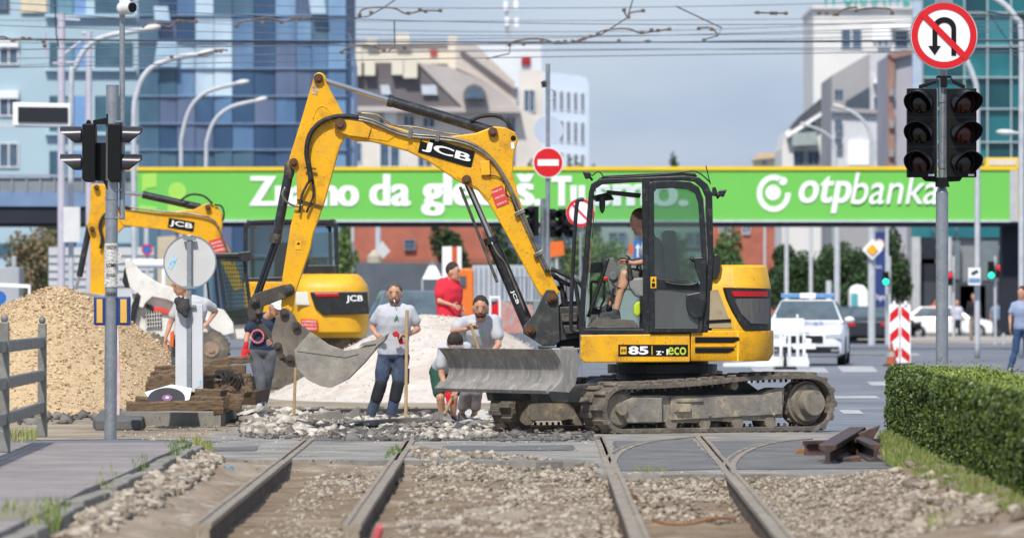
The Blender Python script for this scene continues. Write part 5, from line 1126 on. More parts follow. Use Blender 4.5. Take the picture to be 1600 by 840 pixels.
def person(label, Y, J, face, top, bottom, cat='person', group=None, shirt='tee', legs='long', hair=HAIRD, beard=None, shoes=BOOT, gloves=(), skin=SKIN, up=None, vox=.013, hats=None, pads=False, sw=1.0, simple=False, turn=None, rolled=False, belt=True, hs=1.16):
    "J: joints as (x, y, depth offset) in picture units; face = (x,y,z) direction of the face"
    W = {k: P(v[0], v[1], Y + (v[2] if len(v) > 2 else 0)) for k, v in J.items()}
    base = Vector(((W['pel'].x), Y, min(W['anL'].z, W['anR'].z) - .08)); root = thing('person', label, cat, base, group)
    f = Vector(face).normalized(); hu = Vector(up or (0, 0, 1)); hr = f.cross(hu).normalized(); hu = hr.cross(f).normalized(); H = W['head']; f, hr, hu = f * hs, hr * hs, hu * hs
    sh = (W['shR'] - W['shL']); shd = sh.normalized(); che = (W['shL'] + W['shR']) / 2; ax = (che - W['pel']).normalized(); dep = shd.cross(ax).normalized(); shd = ax.cross(dep).normalized()
    if dep.dot(Vector(turn or face)) < 0: dep = -dep
    hw = sh.length / 2
    def torso(mb, g=0., lo=-.04, hi=1.0, w_=1.0):
        L = (che - W['pel']).length; rg = []
        for t, a, b in ((lo, .155, .105), (.05, .165, .115), (.2, .155, .11), (.42, .15, .108), (.62, .165, .12), (.82, .175, .122), (.95, .165, .10), (1.05, .11, .075), (1.12, .06, .055)):
            if t > hi: break
            k = hw / .175 if t > .3 else (hw / .175 + 1) / 2; rg.append((W['pel'] + ax * L * t + dep * (.012 if .5 < t < .95 else 0), shd * (a * k * w_ * sw + g), dep * (b * sw + g)))
        mb.loft(rg, 22)
    mb = MB(); fg = MB(); k = 1.0
    mb.ell(H + hu * .015, (.076, .094, .108), X=hr, Yv=f, Z=hu, n=18, m=14); mb.ell(H - hu * .05 + f * .02, (.062, .068, .064), X=hr, Yv=f, Z=hu); mb.ell(H - hu * .09 + f * .06, (.026, .024, .022), X=hr, Yv=f, Z=hu)
    mb.cap(H + f * .092 + hu * .01, H + f * .105 - hu * .026, .008, .012); mb.ell(H + hu * .034 + f * .073, (.05, .017, .013), X=hr, Yv=f, Z=hu)
    for s_ in (-1, 1): mb.ell(H + hr * s_ * .078 - hu * .005, (.012, .022, .034), X=hr, Yv=f, Z=hu)
    mb.cap(H - hu * .06 - f * .015, (che + (H - che) * .2) - ax * .02, .057, .062); torso(mb, -.02)
    for s_, sd_ in (('L', -1), ('R', 1)):
        S_, E_, Wr = W['sh' + s_], W['el' + s_], W['wr' + s_]; mb.cap(S_ - ax * .02 + (che - S_) * .06, E_, .044 * sw, .04); mb.cap(E_, Wr, .041, .026)
        hd = W.get('ha' + s_) or Wr + (Wr - E_).normalized() * .08
        if s_ not in gloves:
            if not simple: hand(mb, fg, Wr, hd, J.get('pn' + s_, (-sd_ * .6, -.6, -.3)), sd_)
            else: hand(mb, fg, Wr, hd, (-sd_, 0, 0), sd_, .95)
        A, B_, D = W['hi' + s_], W['kn' + s_], W['an' + s_]; mb.cap(A, B_, .082 * sw, .055); mb.cap(B_, D, .054, .036)
        cal = B_ + (D - B_) * .3 - dep * .02; mb.ell(cal, (.052, .056, .11), Z=(B_ - D).normalized())
    remeshed('body', mb, skin, root, vox, 4, extra=fg)
    # shirt
    mb = MB(); torso(mb, .014, lo=-.08 if shirt != 'long' else -.12, hi=1.06)
    for s_ in 'LR':
        S_, E_ = W['sh' + s_], W['el' + s_]
        if shirt == 'longsleeve': mb.cap(S_, E_, .07, .055); mb.cap(E_, E_ + (W['wr' + s_] - E_) * .92, .054, .038)
        else: mb.cap(S_ + (che - S_) * .12 - ax * .025, S_ + (E_ - S_) * .62, .070 * sw, .064 * sw); mb.cap(S_ - ax * .01, che + ax * .04, .052, .056)
    so_ = remeshed('shirt', mb, top, root, vox, 3, wr=.006)
    # trousers
    mb = MB(); rg = []
    for t, a, b in ((-.2, .13, .10), (-.1, .165, .12), (.0, .172, .122), (.1, .16, .115)): rg.append((W['pel'] + ax * .45 * t, shd * a * sw, dep * b * sw))
    mb.loft(rg, 22); end = {'long': 1.0, 'short': None, 'capri': .62}[legs]
    for s_ in 'LR':
        A, B_, D = W['hi' + s_], W['kn' + s_], W['an' + s_]
        if legs == 'short': mb.cap(A, A + (B_ - A) * .78, .105 * sw, .088)
        else: mb.cap(A, B_, .10 * sw, .078); mb.cap(B_, B_ + (D - B_) * (end - .04), .078, .066 if legs == 'long' else .072)
    tr = remeshed('trousers' if legs != 'short' else 'shorts', mb, bottom, root, vox, 3, wr=.009)
    if pads:
        for s_ in 'LR':
            A, B_, D = W['hi' + s_], W['kn' + s_], W['an' + s_]; mb = MB(); mb.cap(B_ + (A - B_) * .12 + dep * .014, B_ + (D - B_) * .38 + dep * .014, .082, .078); remeshed('knee_pad', mb, PADS, tr, vox, 2)
    if belt: mb = MB(); mb.loft([(W['pel'] + ax * (.075 + .0), shd * .163 * sw, dep * .122 * sw), (W['pel'] + ax * .115, shd * .160 * sw, dep * .12 * sw)], 24); mb.build('belt', BELT, root, smooth=True)
    # shoes
    if shoes:
        for s_ in 'LR':
            D = W['an' + s_]; td = Vector(J.get('toe' + s_, (dep.x, dep.y, 0))); td.z = 0; td.normalize(); side = Vector((td.y, -td.x, 0)); mb = MB()
            mb.ell(D - ZZ * .035 + td * .075, (.048, .135, .04), X=side, Yv=td, Z=ZZ); mb.cap(D, D - ZZ * .02, .05, .052); mb.obox(D - ZZ * .066 + td * .065, side * .044, td * .125, ZZ * .012); remeshed('shoe', mb, shoes, root, vox, 2)
    # hair
    if hair:
        mb = MB(); mb.ell(H + hu * .035 - f * .012, (.081, .092, .098), X=hr, Yv=f, Z=hu, n=36, m=28); v = []; 
        b = MB(); co = [Vector(p) for p in mb.v]
        for i, p in enumerate(co):
            q = p - H; fx = q.dot(f); uz = q.dot(hu); lim = -.005 + (fx + .03) * .95 if fx > -.03 else -.05
            if uz < lim + .018 * math.sin(i * 12.9898): co[i] = p + (H - p) * .16
        b.v = [tuple(p + (p - H).normalized() * random.uniform(-.002, .006)) for p in co]; b.f = mb.f; b.m = mb.m; b.build('hair', hair, root, smooth=True)
    if beard:
        mb = MB(); mb.ell(H - hu * .055 + f * .026, (.061, .068, .058), X=hr, Yv=f, Z=hu, n=16, m=12); co = [Vector(p) for p in mb.v]
        for i, p in enumerate(co):
            q = p - H
            if q.dot(hu) > -.035: co[i] = p + (H - f * .02 - p) * .25
        mb.v = [tuple(p) for p in co]; mb.ell(H - hu * .038 + f * .088, (.026, .008, .005), X=hr, Yv=f, Z=hu); mb.build('beard', beard, root, smooth=True)
    if not simple or vox < .014:
        for s_ in (-1, 1):
            MB().ell(H + hr * s_ * .031 + f * .082 + hu * .016, (.011, .007, .004), X=hr, Yv=f, Z=hu, n=10, m=6).build('eye', MUS, root, smooth=True)
            MB().ell(H + hr * s_ * .032 + f * .087 + hu * .038, (.022, .006, .0045), X=hr, Yv=f, Z=hu, n=10, m=6).build('eyebrow', M('brow', C(122, 90, 72), C(106, 78, 62), rough=.8), root, smooth=True)
        MB().ell(H - hu * .052 + f * .088, (.023, .01, .006), X=hr, Yv=f, Z=hu, n=10, m=6).build('mouth', LIPS, root, smooth=True)
    for s_ in gloves:
        Wr = W['wr' + s_]; E_ = W['el' + s_]; hd = W.get('ha' + s_) or Wr + (Wr - E_).normalized() * .08; mb = MB(); fg = MB(); hand(mb, fg, Wr, hd, J.get('pn' + s_, (0, -1, -.3)), -1 if s_ == 'L' else 1, 1.25); mb.cap(Wr - (hd - Wr) * .4, Wr, .036, .036); mb.add(fg.v, fg.f); remeshed('glove', mb, GLV, root, .011, 2)
    return root, W, dict(H=H, f=f, hu=hu, hr=hr, che=che, dep=dep, ax=ax, shd=shd)
def chest_print(root, D, x, y, Y):
    mb = MB(); mb.add([P(x - 4, y + 6, Y), P(x + 1, y - 6, Y), P(x + 4, y + 4, Y), P(x + 1.2, y + 2, Y), P(x + .5, y - 1.5, Y)], [(0, 3, 4), (0, 4, 1), (1, 3, 2)]); mb.build('print', GRNM, root)
# the smoking man
Y1 = 71.2
r, W, D = person('standing man in grey t-shirt and blue knee-padded work trousers with a cigarette in his mouth', Y1, dict(head=(616.5, 459, -.05), shL=(594, 482), shR=(642, 482), elL=(581, 511, .08), wrL=(588, 523, -.1), haL=(596, 528, -.2), elR=(653, 514, .05), wrR=(638, 523, -.2), haR=(627, 525, -.26), pel=(614, 550), hiL=(602, 558), hiR=(627, 558), knL=(594, 606, -.06), knR=(621, 606, -.05), anL=(579, 647), anR=(611, 647)), (-.05, -1, -.14), TEE, WORKB, hair=HAIRG, beard=M('grey stubble', C(128, 104, 90), C(104, 84, 74), s=30, rough=.9), pads=True, sw=1.1)
chest_print(r, D, 619, 496, Y1 - .175)
MB().px([(632, 576), (640, 575), (639, 600), (631, 600)], Y1 - .03, .1).build('trouser_pocket', PADS, r, bev=.01)
p0 = D['H'] - D['hu'] * .05 + D['f'] * .1; mb = MB(); mb.cyl(p0, p0 + Vector((.012, -.05, -.03)), .006, n=8); tag(mb.build('cigarette', LETW, smooth=40), 'white cigarette in the mouth of the man with the blue knee-padded trousers', 'cigarette')
mb = MB(); mb.px([(612, 520), (620, 516), (626, 524), (616, 527)], Y1 - .32, .03); mb.px([(620, 524), (628, 526), (632, 537), (624, 538)], Y1 - .26, .04); mb.v = mb.v; rg_ = remeshed('gloves', mb, M('red and black glove', C(214, 36, 44), C(40, 30, 34), s=6, rough=.9), None, .012, 3); tag(rg_, 'pair of red and black work gloves held by the smoking man', 'gloves')
mb = MB(); mb.cyl(P(636, 484, Y1 - .3), P(634, 651, Y1 - .42), .021, n=12); tag(mb.build('wooden_pole', WOODH, smooth=40), 'long wooden tool handle standing upright before the smoking man', 'tool handle')
# man in red
Y2 = 93.5
person('man in a red t-shirt standing behind the pale stone heap, facing right', Y2, dict(head=(708, 425, -.02), shL=(690, 441, -.14), shR=(710, 441, .22), elL=(686, 470, -.25), wrL=(706, 476, -.3), haL=(716, 480, -.32), elR=(716, 470, .2), wrR=(722, 480, .1), pel=(702, 503), hiL=(696, 508, -.1), hiR=(704, 506, .1), knL=(697, 548, -.1), knR=(704, 548, .1), anL=(697, 588, -.1), anR=(704, 588, .1), toeL=(1, 0, 0), toeR=(1, 0, 0)), (.95, -.45, -.1), REDT, GRN, hair=HAIRD, sw=1.5, hs=1.26, turn=(1, -.4, 0), legs='short')
# bearded man leaning on a shovel
Y3 = 69.6
r, W, D = person('bearded man in grey t-shirt leaning forward on a shovel behind the blade', Y3, dict(head=(751, 481, -.36), shL=(725, 501, -.1), shR=(775, 499, -.1), elL=(708, 517, -.3), wrL=(728, 514, -.48), haL=(738, 511, -.5), elR=(779, 538, -.2), wrR=(764, 556, -.42), haR=(756, 560, -.46), pel=(748, 573, .22), hiL=(738, 582, .2), hiR=(756, 582, .2), knL=(727, 614, .02), knR=(745, 612, .02), anL=(721, 648, .2), anR=(741, 650, .2)), (-.02, -1, -.22), TEE, TAUPE, hair=HAIRD, beard=M('brown stubble', C(98, 68, 54), C(78, 54, 44), s=30, rough=.9), sw=1.28, legs='capri')
chest_print(r, D, 754, 521, Y3 - .345)
shovel(735, 505, 762, 590, Y3 - .52, 'shovel held by the bearded man, its lower end hidden by the blade', blade=False)
# bending man
Y4 = 68.6
r, W, D = person('man in grey t-shirt and dark green shorts bending down beside the blade', Y4, dict(head=(711, 536, -.42), shL=(690, 545, -.22), shR=(731, 541, -.22), elL=(690, 585, -.22), wrL=(698, 609, -.3), haL=(702, 622, -.32), elR=(729, 576, -.3), wrR=(716, 600, -.4), haR=(712, 612, -.42), pel=(696, 573, .25), hiL=(684, 582, .24), hiR=(708, 582, .24), knL=(688, 620, .05), knR=(709, 620, .05), anL=(691, 652, .16), anR=(708, 652, .16)), (.0, -.45, -.95), TEE, GRN, up=(0, -1, .45), hair=HAIRD, legs='short', gloves=('L',), turn=(0, -.4, -1), belt=False)
shovel(716, 600, 695, 646, Y4 - .38, 'shovel in the red-gloved hand of the bending man, blade in the rubble')
# man in navy shirt with white cap
Y5 = 76.5
r, W, D = person('man in dark navy shirt and white cap standing left of the excavator bucket', Y5, dict(head=(431, 479, -.2), shL=(394, 498), shR=(434, 497), elL=(386, 524, -.05), wrL=(384, 541, -.12), haL=(382, 552, -.14), elR=(440, 522, -.1), wrR=(428, 530, -.3), pel=(410, 545), hiL=(399, 552), hiR=(421, 552), knL=(407, 592, -.04), knR=(417, 592, .04), anL=(406, 630, -.05), anR=(412, 626, .15)), (.35, -1, -.55), NAVY, GRYP, hair=HAIRD, gloves=('L',), shoes=SHOEW, up=(.2, -.3, 1))
H = D['H']; mb = MB(); mb.ell(H + D['hu'] * .06 - D['f'] * .005, (.088, .1, .07), X=D['hr'], Yv=D['f'], Z=D['hu']); mb.ell(H + D['hu'] * .045 + D['f'] * .1, (.06, .06, .01), X=D['hr'], Yv=D['f'], Z=D['hu']); mb.build('cap', LETW, r, smooth=True)
mb = MB(); mb.ring(P(402, 525, Y5 - .17), (.2, 1, .1), .075, .095, .02, 24); tag(mb.build('cable_coil', M('pink cable', C(226, 120, 130), C(206, 96, 108), rough=.6)), 'coil of pink cable hanging at the belt of the man with the white cap', 'cable coil')
# man behind the round sign
Y6 = 77.5
r, W, D = person('man in pale grey top standing hand on hip behind the round sign back', Y6, dict(head=(281, 446, -.1), shL=(279, 470, -.1), shR=(324, 471, .02), elL=(266, 505, -.05), wrL=(259, 527, -.1), haL=(258, 542, -.12), elR=(337, 486, .18), wrR=(325, 504, -.02), haR=(318, 509, -.05), pel=(290, 528), hiL=(278, 536), hiR=(302, 536), knL=(278, 582), knR=(302, 582), anL=(278, 625), anR=(302, 625)), (-.8, -.6, -.35), M('pale grey top', C(196, 197, 200), C(180, 181, 186), s=5, rough=.9, bump=.25, bs=14), GRYP, hair=HAIRD, sw=1.05, turn=(-.3, -1, 0))
MB().px([(266, 518), (272, 516), (271, 543), (265, 540)], Y6 - .2, .05).build('tool_holster', M('orange strap', C(226, 104, 36), C(206, 88, 30), rough=.7), r, bev=.01)
mb = MB(); mb.ell(P(286, 479, YS - .2), (.09, .05, .09)); mb.cap(P(278, 470, YS - .2), P(290, 492, YS - .2), .05, .035); mb.cap(P(292, 470, YS - .2), P(290, 490, YS - .2), .035, .03)
for k in range(4): mb.cap(P(277 + k * 4.5, 470, YS - .2), P(274 + k * 6, 462 + abs(k - 1.5) * 3, YS - .22), .016, .014)
tag(remeshed('glove', mb, M('dark grey glove', C(72, 70, 72), C(52, 50, 52), s=9, rough=.9), None, .012, 3), 'dark grey work glove hung over the top of the white sign panel', 'glove')
# driver
Y7 = YCN + .5
person('young excavator driver with short brown hair sitting in the cab, in shorts and dark trainers', Y7, dict(head=(1000, 347, 0), shL=(1017, 376, -.2), shR=(1017, 376, .2), elL=(1015, 408, -.28), wrL=(989, 411, -.22), haL=(979, 410, -.2), elR=(1012, 408, .26), wrR=(988, 408, .24), haR=(978, 407, .24), pel=(1027, 432), hiL=(1021, 436, -.1), hiR=(1021, 436, .1), knL=(976, 428, -.14), knR=(974, 430, .08), anL=(962, 487, -.14), anR=(950, 480, .08), toeL=(-1, 0, 0), toeR=(-1, 0, 0)), (-1, -.1, -.22), TEE, M('khaki shorts', C(96, 98, 92), C(80, 82, 76), rough=.9), hair=HAIRB, legs='short', shoes=M('dark trainers', C(66, 68, 72), C(48, 50, 54), s=20, rough=.8), turn=(-1, -.05, 0), belt=False)
mb = MB(); mb.px([(990, 478), (994, 472), (1000, 470), (1001, 490), (996, 496), (990, 490)], YCN + .2, .1); tag(remeshed('safety_vest', mb, M('hi-vis lime', C(190, 214, 50), C(170, 196, 40), rough=.8), None, .012, 2), 'crumpled lime safety vest stuffed beside the driver seat', 'vest')
# ---- far pedestrians
def ped(x, yt, yb, label, face, top, bottom, pose=0, hair=HAIRD, shirt='tee', zb=.12, sw=1., legs='long', dx=0):
    h = yb - yt; sc_ = h / 1.78; Y = F / sc_; u = lambda m: m * sc_
    fx = 1 if face[0] > 0 else -1; st_ = pose
    J = dict(head=(x + dx, yt + u(.12)), shL=(x - u(.19) + dx, yt + u(.34), -.02), shR=(x + u(.19) + dx, yt + u(.34), .02), elL=(x - u(.25), yt + u(.62), -.03), elR=(x + u(.25), yt + u(.62), .03), wrL=(x - u(.25), yt + u(.84), -.1), wrR=(x + u(.25), yt + u(.84), -.1),
        pel=(x, yt + u(.84)), hiL=(x - u(.09), yt + u(.9)), hiR=(x + u(.09), yt + u(.9)), knL=(x - u(.1 + .05 * st_), yt + u(1.3)), knR=(x + u(.1 + .02 * st_), yt + u(1.3)), anL=(x - u(.1 + .2 * st_), yt + u(1.69)), anR=(x + u(.1 + .05 * st_), yt + u(1.69)))
    return person(label, Y, J, face, top, bottom, group='people on the far pavement and road', hair=hair, simple=True, vox=.02, sw=sw, shirt=shirt, legs=legs, belt=False)
LB = M('pale blue shirt', C(196, 202, 220), C(184, 190, 210), s=5, rough=.9); PB2 = M('greyish blue shirt', C(120, 144, 176), C(106, 130, 162), s=5, rough=.9); DNV = M('dark trousers', C(38, 42, 56), C(30, 34, 46), rough=.9); JEAN = M('blue jeans', C(58, 84, 122), C(44, 68, 104), s=6, rough=.9); DKC = M('dark coat', C(40, 38, 42), C(30, 28, 32), rough=.9)
ped(1495, 469, 531, 'man in pale blue shirt and dark trousers walking on the far pavement', (-.2, -1, 0), LB, DNV, .2, sw=1.15, hair=None)
ped(1557, 468, 532, 'man in blue-grey shirt seen from behind on the far pavement', (.1, 1, 0), PB2, DNV, .0)
ped(1522, 458, 532, 'woman in a dark coat behind the thin white lamp post', (-.9, -.4, 0), DKC, M('beige trousers', C(150, 136, 120), C(130, 118, 104), rough=.9), 0, shirt='longsleeve')
ped(1460, 467, 528, 'person in a bright orange top walking past the galvanised pole', (1, -.1, 0), M('orange top', C(226, 96, 56), C(208, 82, 46), rough=.9), M('grey trousers', C(110, 100, 96), C(92, 84, 80), rough=.9), .2)
ped(1438, 468, 526, 'person in dark clothes beside the motorcycle on the far pavement', (-1, -.2, 0), DKC, DNV, .1, shirt='longsleeve')
ped(1597, 449, 582, 'man in grey-blue shirt and jeans striding at the right edge of the photo', (-.6, -.7, 0), M('grey-blue shirt', C(150, 162, 190), C(134, 148, 178), rough=.9, s=6), JEAN, .75, zb=0)
# ================================================================ second excavator, skid steer
Y8 = 98.0
E2 = thing('excavator', 'second yellow excavator parked behind the heaps with its rear towards the camera', 'excavator', P(500, 600, Y8))
def gp(name, pts, Y, t, mat, par, bev=.012, smooth=False):
    mb = MB(); mb.px(pts, Y, t); return mb.build(name, mat, par, bev=bev, smooth=smooth)
cw2 = MB()
rg = []
for y, k, xo in ((527, .86, 0), (518, .97, 0), (500, 1.0, 0), (452, .985, 0), (444, .95, 0), (432, .80, 0), (428, .70, 0)):
    c = P(516, y, Y8 + .55); a = 61 * Y8 / F * k; ring_ = []
    for i in range(28):
        t = 2 * math.pi * i / 28; cx_ = math.copysign(abs(math.cos(t)) ** .45, math.cos(t)); sy_ = math.copysign(abs(math.sin(t)) ** .6, math.sin(t)); ring_.append(c + Vector((a * cx_, .85 * k * sy_, 0)))
    rg.append(ring_)
v = [p for r_ in rg for p in r_]; n = 28; cw2.add(v, [(k * n + i, (k + 1) * n + i, (k + 1) * n + (i + 1) % n, k * n + (i + 1) % n) for k in range(len(rg) - 1) for i in range(n)] + [tuple(range(n)), tuple(range(len(v) - n, len(v)))[::-1]])
cwo = cw2.build('counterweight', YEL2, E2, smooth=35)
b2 = gp('grille', [(484, 456), (574, 455), (577, 490), (505, 492), (492, 480)], Y8 - .34, .1, BLK, cwo)
gp('tail_lamp', [(491, 457.5), (529, 457), (530, 463), (494, 464)], Y8 - .36, .03, MATS['red reflector'], cwo)
textpx('lettering', 'JCB', 541, 567, 461, 473, Y8 - .345, LETW, b2, off=.02)
gp('side_lamp', [(462, 456), (481, 456), (484, 477), (462, 476)], Y8 - .3, .05, WHITED, cwo)
s2 = gp('sticker', [(470, 498), (496, 499), (496, 517), (470, 516)], Y8 - .345, .02, REDS, cwo, bev=0)
for k in range(3): textpx('lettering', ('OPREZ', 'STROJ U', 'RADU')[k], 472, 494, 500.5 + k * 5.5, 503.5 + k * 5.5, Y8 - .346, LETW, s2)
mb = MB()
frame_ring(mb, [(380, 440), (380, 352), (388, 344), (440, 342), (515, 343), (528, 350), (530, 432), (455, 438)], [(387, 434), (387, 356), (393, 350), (440, 349), (512, 350), (521, 356), (523, 424), (455, 432)], Y8 + .5, .08)
mb.px([(385, 343), (522, 342), (518, 352), (388, 352)], Y8 + .55, 1.3); frame_ring(mb, [(392, 440), (390, 354), (398, 348), (440, 347), (508, 348), (518, 354), (520, 432), (455, 438)], [(398, 434), (397, 358), (403, 353), (440, 352), (506, 353), (513, 358), (514, 424), (455, 432)], Y8 + 1.8, .08)
c2 = mb.build('cab', FRAME, E2, bev=.01)
mb = MB(); mb.px([(472, 345), (480, 345), (482, 434), (474, 434)], Y8 + .5, 1.3); mb.build('corner_pillar', FRAME, c2)
gp('rear_window', [(482, 364), (521, 362), (521, 418), (482, 418)], Y8 + .52, .02, GLASSC, c2, 0); gp('side_window', [(388, 352), (473, 350), (473, 434), (388, 434)], Y8 + .52, .02, GLASSC, c2, 0)
gp('rear_panel', [(480, 414), (526, 414), (526, 432), (480, 434)], Y8 + .48, .05, BLK, c2)
gp('seat', [(430, 380), (455, 378), (462, 430), (428, 434)], Y8 + 1.0, .4, BLK, E2)
gp('safety_vest', [(482, 404), (498, 406), (496, 414), (481, 413)], Y8 + .7, .05, M('hi-vis lime', C(190, 214, 50)), E2)
gp('side_skirt', [(380, 440), (462, 440), (462, 520), (384, 520)], Y8 + .4, .8, YEL, E2)
gp('undercarriage', [(400, 525), (560, 526), (570, 548), (560, 606), (400, 606), (390, 560)], Y8 + .5, 1.2, RUB, E2)
b2_ = gp('boom', [(186, 344), (188, 332), (195, 327), (248, 332), (303, 327), (321, 318), (332, 318), (339, 322), (347, 334), (347, 370), (359, 392), (373, 425), (380, 450), (366, 455), (352, 425), (335, 384), (307, 373), (266, 360), (193, 352)], Y8 + .9, .24, YEL, E2)
tubepx([(195, 322), (250, 330), (300, 334), (335, 345), (350, 380), (362, 405)], Y8 + .85, .018).build('hydraulic_pipe', PIPE, b2_, smooth=True)
O = P(262, 355, Y8 + .89); U = P(302, 362, Y8 + .89) - O; V = P(264, 340, Y8 + .89) - O
mb = MB(); mb.prism([O, O + U, O + U + V, O + V], (0, .004, 0)); q = mb.build('name_plate', BLK2, b2_); text('lettering', 'JCB', O + U * .06 + V * .15, U * .88, V * .66, LETW, q, off=.018, lift=.006)
O = P(334, 398, Y8 + .89); U = P(357, 392, Y8 + .89) - O; V = P(326, 376, Y8 + .89) - O; mb = MB(); mb.prism([O, O + U, O + U + V, O + V], (0, .004, 0)); q = mb.build('sticker', REDS, b2_)
for k in range(3): text('lettering', ('OPREZ', 'STROJ', 'RADU')[k], O + U * .12 + V * (.15 + .27 * k), U * .76, V * .14, LETW, q, lift=.006)
a2 = gp('dipper_arm', [(142, 289), (150, 287), (168, 288), (180, 300), (184, 330), (196, 352), (175, 372), (166, 463), (141, 463), (141, 370), (136, 353), (140, 332)], Y8 + .92, .2, YEL, E2)
mb = MB(); mb.cyl(P(190, 301, Y8 + 1), P(226, 304.5, Y8 + 1), .035); mb.build('ram_rod', CHROME, b2_); MB().cyl(P(223, 304, Y8 + 1), P(313, 324, Y8 + 1), .065).build('dipper_ram', RAM, b2_, smooth=40)
mb = MB(); mb.cyl(P(140, 352, Y8 + 1), P(124, 432, Y8 + 1), .055); mb.build('bucket_ram', RAM, a2, smooth=40); MB().cyl(P(124, 430, Y8 + 1), P(118, 452, Y8 + 1), .03).build('ram_rod', CHROME, a2)
tubepx([(172, 330), (160, 340), (156, 355), (160, 372), (157, 388)], Y8 + .86, .03).build('hose', HOSE, a2, smooth=True); tubepx([(281, 314), (297, 304), (318, 306), (332, 318)], Y8 + .86, .018).build('hose', HOSE, b2_, smooth=True); tubepx([(335, 320), (346, 322), (350, 334), (348, 345)], Y8 + .86, .016).build('hose', HOSE, b2_, smooth=True)
pins(((144, 358, .05), (325, 324, .05), (151, 293, .05)), Y8 + .88, RUST, b2_)
gp('bucket', [(125, 455), (165, 460), (170, 480), (150, 520), (118, 530), (100, 505), (112, 480)], Y8 + .7, .6, BKT, E2)
# skid steer
YK = 95.0
SK = thing('skid_steer', 'white compact skid steer loader with mesh cab windows behind the round sign back', 'loader', P(300, 610, YK))
for yo in (0, 1.3):
    gp('lift_arm', [(195, 406), (203, 404), (221, 425), (248, 442), (290, 456), (322, 476), (350, 484), (364, 504), (366, 520), (350, 524), (330, 512), (318, 496), (290, 480), (262, 468), (238, 463), (227, 473), (223, 481), (217, 479), (219, 463), (203, 449), (197, 425)], YK + yo, .14, WHITED, SK)
bd2 = gp('body', [(202, 458), (262, 462), (300, 476), (345, 520), (350, 560), (300, 572), (226, 566), (205, 520)], YK + .16, 1.1, WHITED, SK, .03)
mb = MB(); mb.px([(227, 487), (250, 484), (253, 512), (229, 511)], YK + .12, .04); mb.build('grille', BLK2, bd2)
mb = MB()
for k in range(6): mb.px([(228 + k * 4, 486), (229 + k * 4, 486), (230.5 + k * 4, 512), (229.5 + k * 4, 512)], YK + .1, .02)
for k in range(4): mb.px([(227, 491 + k * 6), (252, 489 + k * 6), (252, 490.4 + k * 6), (227, 492.4 + k * 6)], YK + .1, .02)
mb.build('grille_bars', WHITED, bd2)
gp('stripe', [(240, 478), (252, 480), (266, 485), (266, 492), (240, 486)], YK + .1, .06, REDS, bd2); gp('dark_stripe', [(228, 474), (240, 478), (240, 486), (228, 481)], YK + .1, .06, BLK, bd2)
gp('attachment', [(200, 412), (207, 430), (203, 446), (196, 450), (191, 440), (194, 420)], YK + .1, 1.2, BLK, SK)
gp('coupler', [(205, 478), (214, 456), (220, 462), (214, 480), (210, 506), (203, 504)], YK - .02, .2, BLK, SK)
mb = MB(); mb.px([(328, 395), (390, 394), (396, 402), (330, 403)], YK + .1, 1.0); mb.build('cab_roof', BLK, SK, bev=.02)
mb = MB(); frame_ring(mb, [(338, 402), (384, 402), (397, 505), (352, 508)], [(344, 408), (379, 408), (390, 498), (357, 500)], YK + .12, .07); cb = mb.build('cab', BLK, SK)
mb = MB(); frame_ring(mb, [(318, 402), (336, 402), (346, 500), (326, 480)], [(322, 408), (332, 408), (340, 488), (329, 474)], YK + .5, .07); mb.build('rear_frame', BLK, cb)
mb = MB()
for k in range(1, 9): t = k / 9; mb.px([(344 + 35 * t, 408), (345 + 35 * t, 408), (358 + 33 * t, 500), (357 + 33 * t, 500)], YK + .13, .012)
for k in range(1, 14): t = k / 14; mb.px([(344 + 13 * t, 408 + 92 * t), (379 + 11 * t, 408 + 90 * t), (379 + 11 * t, 409.2 + 90 * t), (344 + 13 * t, 409.2 + 92 * t)], YK + .13, .012)
mb.build('mesh_guard', BLK, cb)
gp('side_window', [(344, 408), (379, 408), (390, 498), (357, 500)], YK + .16, .01, GLASSC, cb, 0)
gp('cab_side', [(352, 484), (392, 480), (400, 510), (396, 530), (360, 530)], YK + .18, .9, WHITED, SK, .02)
gp('work_lamp', [(372, 394), (392, 392), (394, 404), (384, 410), (374, 406)], YK - .05, .12, BLK, SK)
for x, yo in ((331, 0), (236, 0), (331, 1.3), (236, 1.3)):
    c = P(x, 545 if x > 300 else 548, YK + .0 + yo); mb = MB(); R0 = 29 * YK / F; mb.cyl(c - Vector((0, .14, 0)), c + Vector((0, .14, 0)), R0 * .94, n=32)
    for k in range(22):
        t = 2 * math.pi * k / 22; o_ = Vector((math.cos(t), 0, math.sin(t))); mb.obox(c + o_ * R0 * .95 + Vector((0, .07 * (1 if k % 2 else -1), 0)), o_ * .022, Vector((-o_.z, 0, o_.x)) * .022, (0, .07, 0))
    wh = mb.build('tyre', RUB, SK, bev=.006); mb = MB(); mb.cyl(c - Vector((0, .16, 0)), c - Vector((0, .12, 0)), R0 * .42, R0 * .44, n=24); mb.cyl(c - Vector((0, .18, 0)), c - Vector((0, .12, 0)), R0 * .2, n=12); mb.build('rim', M('rusty rim', C(160, 138, 122), C(118, 98, 84), s=9, rough=.8), wh)
